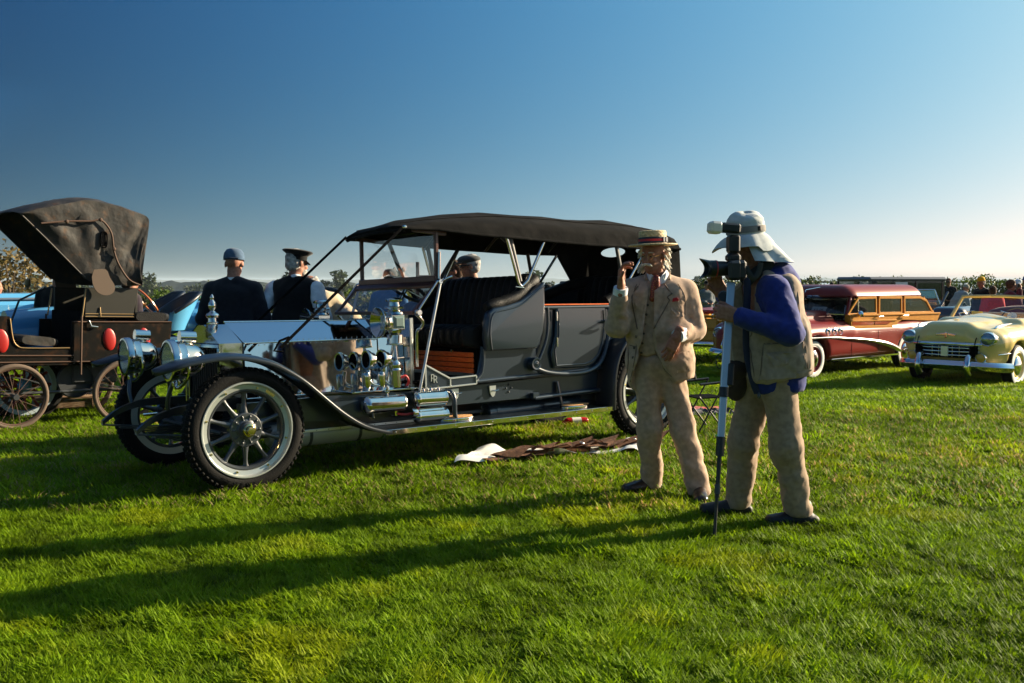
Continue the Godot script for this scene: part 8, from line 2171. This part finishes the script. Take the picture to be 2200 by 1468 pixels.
# ---------------------------------------------------------------- hedge, fence, trees, shore and small things
func leafy(called: String, label: String, category: String, box_lo: Vector3, box_hi: Vector3, count: int, size: float, sd: int, shade: Color, gap: float) -> Node3D:
	var t := thing(called, label, category)
	var leaf := Mb.new()
	leaf.tri(Vector3(0, -0.5, 0), Vector3(0.35, 0, 0.08), Vector3(0, 0.5, 0)); leaf.tri(Vector3(0, -0.5, 0), Vector3(0, 0.5, 0), Vector3(-0.35, 0, 0.08))
	var lm: StandardMaterial3D = M.leaf
	var mm := MultiMesh.new(); mm.transform_format = MultiMesh.TRANSFORM_3D; mm.use_colors = true; mm.mesh = leaf.mesh()
	var rng := RandomNumberGenerator.new(); rng.seed = sd
	var nz := noise(sd, 0.9, 3); var buf := PackedFloat32Array(); var n := 0
	for k in count:
		var p := Vector3(rng.randf_range(box_lo.x, box_hi.x), 0.0, rng.randf_range(box_lo.z, box_hi.z))
		var f := pow(rng.randf(), 0.85)
		var top := box_hi.y + nz.get_noise_2d(p.x * 1.6, 3.0) * 0.35 + rng.randf_range(-0.05, 0.05)
		p.y = lerpf(box_lo.y, top, f)
		if nz.get_noise_2d(p.x * 1.8, p.y * 2.2 + 20.0) < gap * (0.4 + f): continue
		var s := size * rng.randf_range(0.6, 1.3)
		var B := Basis.from_euler(Vector3(rng.randf_range(-1.2, 1.2), rng.randf() * TAU, rng.randf_range(-1.0, 1.0))) * Basis.from_scale(Vector3.ONE * s)
		var g := rng.randf_range(0.6, 1.35) * (1.0 + nz.get_noise_2d(p.x, p.y) * 0.5)
		var c := shade * g
		if rng.randf() < 0.05: c = Color(0.16, 0.12, 0.04)
		buf.append_array(PackedFloat32Array([B.x.x, B.y.x, B.z.x, p.x, B.x.y, B.y.y, B.z.y, p.y, B.x.z, B.y.z, B.z.z, p.z, c.r, c.g, c.b, 1.0])); n += 1
	mm.instance_count = n; mm.buffer = buf
	var o := MultiMeshInstance3D.new(); o.name = "leaves"; o.multimesh = mm; o.material_override = lm; o.set_meta("kind", "stuff")
	t.add_child(o)
	var st := Mb.new()
	var x := box_lo.x
	while x < box_hi.x:
		var b := Vector3(x, box_lo.y, (box_lo.z + box_hi.z) * 0.5 + rng.randf_range(-0.2, 0.2))
		st.tube([b, b + Vector3(rng.randf_range(-0.2, 0.2), (box_hi.y - box_lo.y) * rng.randf_range(0.7, 1.05), rng.randf_range(-0.15, 0.15))], [0.025, 0.006], 5)
		x += rng.randf_range(0.35, 0.7)
	var so := part("stems", st, M.bark, t); so.set_meta("kind", "stuff")
	return t
func tree_shape(called: String, label: String, at: Vector3, h: float, w: float, sd: int, shade: Color, leaf: float, count: int, group: String) -> Node3D:
	var t := thing(called, label, "tree", at, 0.0, group)
	var rng := RandomNumberGenerator.new(); rng.seed = sd
	var tr := Mb.new(); tr.crease = 0.3
	tr.tube([Vector3.ZERO, Vector3(0.02, h * 0.3, 0), Vector3(-0.03 * w, h * 0.8, 0)], [h * 0.028, h * 0.02, h * 0.006], 7)
	var cl := []
	for k in 9:
		var a := rng.randf() * TAU
		var tip := Vector3(cos(a) * w * rng.randf_range(0.1, 0.36), h * rng.randf_range(0.42, 0.9), sin(a) * w * rng.randf_range(0.1, 0.36))
		tr.tube([Vector3(0, h * rng.randf_range(0.2, 0.45), 0), tip], [h * 0.012, h * 0.004], 5)
		cl.append([tip, w * rng.randf_range(0.16, 0.30)])
	part("trunk", tr, M.bark, t)
	var m := Mb.new()
	for k in count:
		var c: Array = cl[rng.randi() % cl.size()]
		var d := Vector3(rng.randfn(), rng.randfn() * 0.75, rng.randfn()).normalized() * pow(rng.randf(), 0.45)
		var p: Vector3 = c[0] + d * c[1]
		var B := Basis.from_euler(Vector3(rng.randf() * TAU, rng.randf() * TAU, rng.randf() * TAU)) * Basis.from_scale(Vector3.ONE * leaf * rng.randf_range(0.6, 1.3))
		m.tint = shade * rng.randf_range(0.6, 1.35)
		m.quad(p + B * Vector3(0, -0.5, 0), p + B * Vector3(0.35, 0, 0.05), p + B * Vector3(0, 0.5, 0), p + B * Vector3(-0.35, 0, 0.05))
	m.crease = 2.0
	part("crown", m, M.leaf, t)
	return t
func scenery() -> void:
	var lm := mk("leaf", Color(1, 1, 1), 0.5); lm.vertex_color_use_as_albedo = true; lm.backlight_enabled = true; lm.backlight = Color(0.7, 0.7, 0.7); lm.metallic_specular = 0.3
	mk("bark", Color(0.07, 0.05, 0.035), 0.9)
	leafy("hedge", "tall airy green hedge along the shore on the right", "hedge", Vector3(5.0, -0.3, -40.6), Vector3(27.0, 1.48, -39.4), 46000, 0.11, 201, Color(0.075, 0.115, 0.02), -0.22)
	leafy("hedge", "clipped green hedge along the far edge of the field on the left", "hedge", Vector3(-28.0, -0.3, -39.8), Vector3(5.0, 0.95, -38.8), 32000, 0.13, 202, Color(0.07, 0.115, 0.016), -0.5)
	leafy("shrub_border", "orange-flecked border of shrubs seen past the chauffeur", "shrub", Vector3(-7.5, -0.3, -31.0), Vector3(-2.6, 1.0, -29.6), 5200, 0.13, 203, Color(0.10, 0.11, 0.018), -0.35)
	leafy("shrub", "bright green bush behind the tourer's front seat", "shrub", Vector3(-1.8, -0.3, -23.2), Vector3(-0.4, 1.30, -22.2), 2600, 0.11, 204, Color(0.08, 0.14, 0.016), -0.45)
	var fe := thing("fence", "dark railing running along the top of the hedge", "fence", Vector3(0, 0, -41.2))
	tube_part("top_rail", [Vector3(2, 1.42, 0), Vector3(30, 1.42, 0)], 0.035, M.steel_dark, fe, 6)
	for k in 15: box_part("post", Vector3(2.0 + k * 2.0, 0.5, 0), Vector3(0.05, 1.84, 0.05), M.steel_dark, fe, 0.0)
	var g := "trees along the distant shore"
	var rng := RandomNumberGenerator.new(); rng.seed = 31
	var protos := []
	for k in 4: protos.append(tree_shape("tree", "rounded distant tree on the skyline", Vector3(-60.0 + k * 14.0, -6.5, -260.0 - k * 9.0), [9.0, 7.5, 10.5, 8.0][k], [8.0, 9.0, 8.0, 10.0][k], 300 + k, Color(0.045, 0.065, 0.022), 1.1, 420, g))
	for k in 62:
		var px := lerpf(-0.56, 0.23, (k + rng.randf()) / 62.0)
		var z := -rng.randf_range(235.0, 420.0)
		var src: Node3D = protos[k % 4]
		var o := copy_of(src, "rounded distant tree on the skyline", Vector3(px * -z, -6.5 + rng.randf_range(-1.2, 0.4) - (z + 235.0) * -0.004, z), rng.randf() * 360.0, "tree")
		o.scale = Vector3.ONE * rng.randf_range(0.55, 1.1) * Vector3(1, 1, 1)
	tree_shape("autumn_tree", "thin-leaved brown autumn tree behind the motor carriage hood", Vector3(-15.6, -0.3, -31.0), 2.9, 4.2, 351, Color(0.14, 0.10, 0.035), 0.16, 1500, "")
	var ch := thing("church_tower", "tiny square church tower rising above the distant trees", "tower", Vector3(-68.0, -8.0, -600.0))
	var st := mk("far_stone", Color(0.20, 0.18, 0.16), 0.9)
	box_part("shaft", Vector3(0, 7.6, 0), Vector3(6.0, 15.2, 6.0), st, ch, 0.1)
	for sx in [-1.0, 1.0]:
		for sz in [-1.0, 1.0]: lathe_part("pinnacle", [Vector2(0.9, 0), Vector2(0.9, 1.5), Vector2(0.0, 3.2)], Vector3(2.6 * sx, 15.0, 2.6 * sz), Vector3.UP, st, ch, 6)
	for k in 3: box_part("merlon", Vector3(-1.4 + k * 1.4, 15.6, 3.0), Vector3(0.7, 0.9, 0.3), st, ch, 0.0)
	box_part("louvre", Vector3(0, 12.0, 3.02), Vector3(1.6, 3.2, 0.1), M.dark, ch, 0.0)
	# far shores
	var hl := mk("far_woods", Color(0.045, 0.06, 0.035), 1.0)
	for q in [["far_shore", -9000.0, 9000.0, -5200.0, 13.0, 401, 60.0], ["near_shore", 2000.0, 4200.0, -3300.0, 7.0, 402, 34.0], ["left_shore", -1500.0, 380.0, -900.0, 3.0, 403, 12.0]]:
		var nz := noise(q[5], 1.0 / (q[6] * 7.0), 5)
		var rows := [PackedVector3Array(), PackedVector3Array(), PackedVector3Array()]
		var x: float = q[1]
		while x < q[2]:
			var e := 1.0 + nz.get_noise_1d(x) * 0.5 + nz.get_noise_1d(x * 5.0) * 0.25
			var fade := smoothstep(0.0, 600.0, minf(x - q[1], q[2] - x)) if q[0] != "far_shore" else 1.0
			rows[0].append(Vector3(x, -9.0, q[3])); rows[1].append(Vector3(x, -8.0 + (q[4] + 6.0) * e * fade, q[3] - q[6])); rows[2].append(Vector3(x, -9.0, q[3] - q[6] * 8.0))
			x += q[6] * 0.35
		struct(q[0], Mb.new().grid(rows), hl)
	# sign among the cars
	var sg := thing("class_sign", "white class sign with dark blue heading hung in a wooden frame", "sign", on(-0.95, -14.5), 2.0)
	for x in [-0.42, 0.24]: box_part("post", Vector3(x, 0.95, 0), Vector3(0.05, 2.0, 0.05), M.mahogany, sg, 0.004)
	box_part("cross_bar", Vector3(-0.09, 1.74, 0), Vector3(0.70, 0.04, 0.04), M.mahogany, sg, 0.004)
	var bd := box_part("board", Vector3(-0.10, 1.55, 0), Vector3(0.60, 0.28, 0.015), M.white_paint, sg, 0.002)
	box_part("heading", Vector3(0, 0.095, 0.008), Vector3(0.60, 0.09, 0.006), mk("heading_blue", Color(0.015, 0.03, 0.10), 0.5), bd, 0.0)
	part("lettering", Mb.new().add(letters("American 1945 - 1", 0.068, 0.003, "Droid Serif", 700), Transform3D(Basis(), Vector3(0.02, -0.03, 0.010))), M.dark, bd)
	for x in [-0.2, 0.2]: tube_part("hanger", [Vector3(x, 0.14, 0), Vector3(x, 0.17, 0)], 0.006, M.steel_dark, bd, 5)
	# what lies on the grass
	var sh := thing("plastic_sheet", "crumpled white plastic sheet spread on the grass under brown leather covers", "sheet")
	var wp := mk("white_plastic", Color(0.72, 0.72, 0.68), 0.25); wp.backlight_enabled = true; wp.backlight = Color(0.4, 0.4, 0.4)
	var nz2 := noise(61, 2.4, 2)
	var A := Vector3(-0.46, 0, -7.62); var ux := Vector3(1.62, 0, -0.72); var uz := Vector3(0.20, 0, -0.52)
	var m := Mb.new(); m.crease = 0.1
	var rows2 := []
	for i in 25:
		var r := PackedVector3Array()
		for k in 61:
			var a := k / 60.0; var b := i / 24.0
			var p := A + ux * a + uz * (b + 0.3 * nz2.get_noise_2d(a * 0.7, 7.0) * (1 if b > 0.5 else -1))
			var edge := maxf(absf(a - 0.5) * 2.0, absf(b - 0.5) * 2.0)
			p.y = gy(p.x, p.z) + 0.035 + maxf(0.0, nz2.get_noise_2d(a * 1.1, b * 0.5) + 0.2) * 0.10 * smoothstep(0.5, 0.95, edge) + nz2.get_noise_2d(a * 3.0, b * 1.5) * 0.018
			r.append(p)
		rows2.append(r)
	m.grid(rows2); part("sheet", m, wp, sh)
	var su := mk("suede", Color(1, 1, 1), 0.9); su.albedo_texture = ramp(63, 256, 0.02, 5, [Color(0.075, 0.028, 0.012), Color(0.13, 0.05, 0.02), Color(0.19, 0.08, 0.033)]); bump(su, T_fine, 0.2, Vector3.ONE * 4)
	var cov := [[0.14, 0.30, 0.34, 0.50, "brown leather cover at the left end of the plastic sheet"], [0.44, 0.46, 0.28, 0.46, "brown leather cover in the middle of the plastic sheet"], [0.72, 0.52, 0.28, 0.46, "brown leather cover at the right end of the plastic sheet"]]
	for q in cov:
		var c := thing("leather_cover", q[4], "leather cover", Vector3.ZERO, 0.0, "brown leather covers laid out on the plastic sheet")
		for piece in 4:
			var cm := Mb.new(); cm.crease = 0.1
			var sd: float = q[0] * 31.0 + piece * 5.3
			var o2: float = q[0] + piece * q[2] * 0.24
			var yaw := nz2.get_noise_1d(sd) * 1.6
			var up_ := []; var dn := []
			for i in 9:
				var r := PackedVector3Array(); var r5 := PackedVector3Array()
				for k in 13:
					var a := k / 6.0 - 1.0; var b := i / 4.0 - 1.0
					var e2 := Vector2(a, b)
					if e2.length() > 0.0: e2 *= maxf(absf(a), absf(b)) / e2.length() * 0.35 + 0.65
					e2 = e2.rotated(yaw)
					var p: Vector3 = A + ux * (o2 + q[2] * 0.30 * (e2.x + 0.6)) + uz * (q[1] + e2.y * q[3] * 0.52)
					p.y = gy(p.x, p.z) + 0.05 + piece * 0.010 + 0.034 * (1.0 + e2.x) * (0.5 + 0.5 * sin(sd * 3.0 + e2.y * 2.6)) + 0.03 * sin(e2.y * 4.0 + sd) * (0.5 + 0.5 * sin(piece * 2.0))
					r.append(p); r5.append(p - Vector3(0, 0.006, 0))
				up_.append(r); dn.append(r5)
			cm.grid(up_); cm.grid(dn)
			part("leather_panel", cm, su, c)
		var bp: Vector3 = A + ux * (q[0] + q[2] * 0.55) + uz * (q[1] - 0.05)
		part("buckle", Mb.new().torus(bp + Vector3(0, 0.11, 0), Vector3(0.2, 1, 0.1).normalized(), 0.018, 0.004, 12, 5), M.alloy, c)
		tube_part("strap", curve([bp + Vector3(0.04, 0.10, 0.02), bp + Vector3(0.10, 0.13, 0.0), bp + Vector3(0.16, 0.10, -0.03), bp + Vector3(0.22, 0.09, -0.02)], 3), Vector2(0.003, 0.012), su, c, 6)
	var fx := thing("fire_extinguisher", "small red fire extinguisher lying on the grass beneath the tourer", "fire extinguisher", on(0.64, -10.2) + Vector3(0, 0.05, 0), 20.0)
	fx.scale = Vector3.ONE * 0.72
	lathe_part("cylinder", [Vector2(0, -0.19), Vector2(0.045, -0.185), Vector2(0.055, -0.16), Vector2(0.055, 0.10), Vector2(0.04, 0.14), Vector2(0.02, 0.155), Vector2(0.02, 0.18), Vector2(0, 0.18)], Vector3.ZERO, Vector3.LEFT, mk("extinguisher_red", Color(0.5, 0.012, 0.02), 0.25), fx, 20)
	lathe_part("paper_label", [Vector2(0.0555, -0.10), Vector2(0.056, -0.10), Vector2(0.056, 0.04), Vector2(0.0555, 0.04)], Vector3.ZERO, Vector3.LEFT, M.white_paint, fx, 20)
	part("end_cap", Mb.new().ball(Vector3(0.19, 0, 0), Vector3(0.03, 0.05, 0.05), 14, 8), M.extinguisher_red, fx)
	box_part("trigger", Vector3(-0.20, 0.03, 0), Vector3(0.07, 0.02, 0.02), M.black_plastic, fx)
	var bl := thing("picnic_blanket", "navy and red blanket crumpled on the grass between the two men", "blanket", on(2.05, -10.9))
	var bm := Mb.new(); bm.crease = 0.1; var b2 := Mb.new(); b2.crease = 0.1
	for part_ in 2:
		var rr := []
		for i in 15:
			var r := PackedVector3Array()
			for k in 21:
				var a := k / 20.0 - 0.5; var b := i / 14.0 - 0.5
				r.append(Vector3(a * 0.75 + 0.04 * nz2.get_noise_2d(b * 4, 3), 0.03 + 0.10 * maxf(0, 0.3 - b * b * 1.2 + nz2.get_noise_2d(a * 4, b * 3) * 0.5) * (1.0 if part_ == 0 else 0.6), b * 0.5 - part_ * 0.28))
			rr.append(r)
		(bm if part_ == 0 else b2).grid(rr)
	part("navy_side", bm, cloth("navy_blanket", Color(0.035, 0.035, 0.055)), bl)
	part("red_side", b2, cloth("red_blanket", Color(0.42, 0.02, 0.03)), bl)
	var fc := thing("folding_chair", "black folding chair frame standing behind the monopod", "chair", on(1.86, -9.6), 20.0)
	fc.scale = Vector3(0.7, 0.8, 0.7)
	for s in [-1.0, 1.0]:
		tube_part("leg", [Vector3(-0.22, 0.0, 0.22 * s), Vector3(0.2, 0.62, 0.22 * s)], 0.012, M.black_plastic, fc, 6)
		tube_part("leg", [Vector3(0.22, 0.0, 0.22 * s), Vector3(-0.2, 0.45, 0.22 * s)], 0.012, M.black_plastic, fc, 6)
		tube_part("arm", [Vector3(-0.2, 0.60, 0.24 * s), Vector3(0.22, 0.62, 0.24 * s)], 0.016, M.black_plastic, fc, 6)
	box_part("seat", Vector3(0, 0.43, 0), Vector3(0.42, 0.012, 0.42), M.dark, fc, 0.0)
func _ready() -> void:
	var t0 := Time.get_ticks_msec()
	materials()
	world()
	lawn()
	scenery()
	print("scenery ", Time.get_ticks_msec() - t0)
	tourer()
	print("tourer ", Time.get_ticks_msec() - t0)
	estate_car()
	convertible()
	motor_carriage()
	blue_cars()
	far_cars()
	print("cars ", Time.get_ticks_msec() - t0)
	boater_man()
	photographer()
	print("people ", Time.get_ticks_msec() - t0)
	bystanders()
	print("all ", Time.get_ticks_msec() - t0)
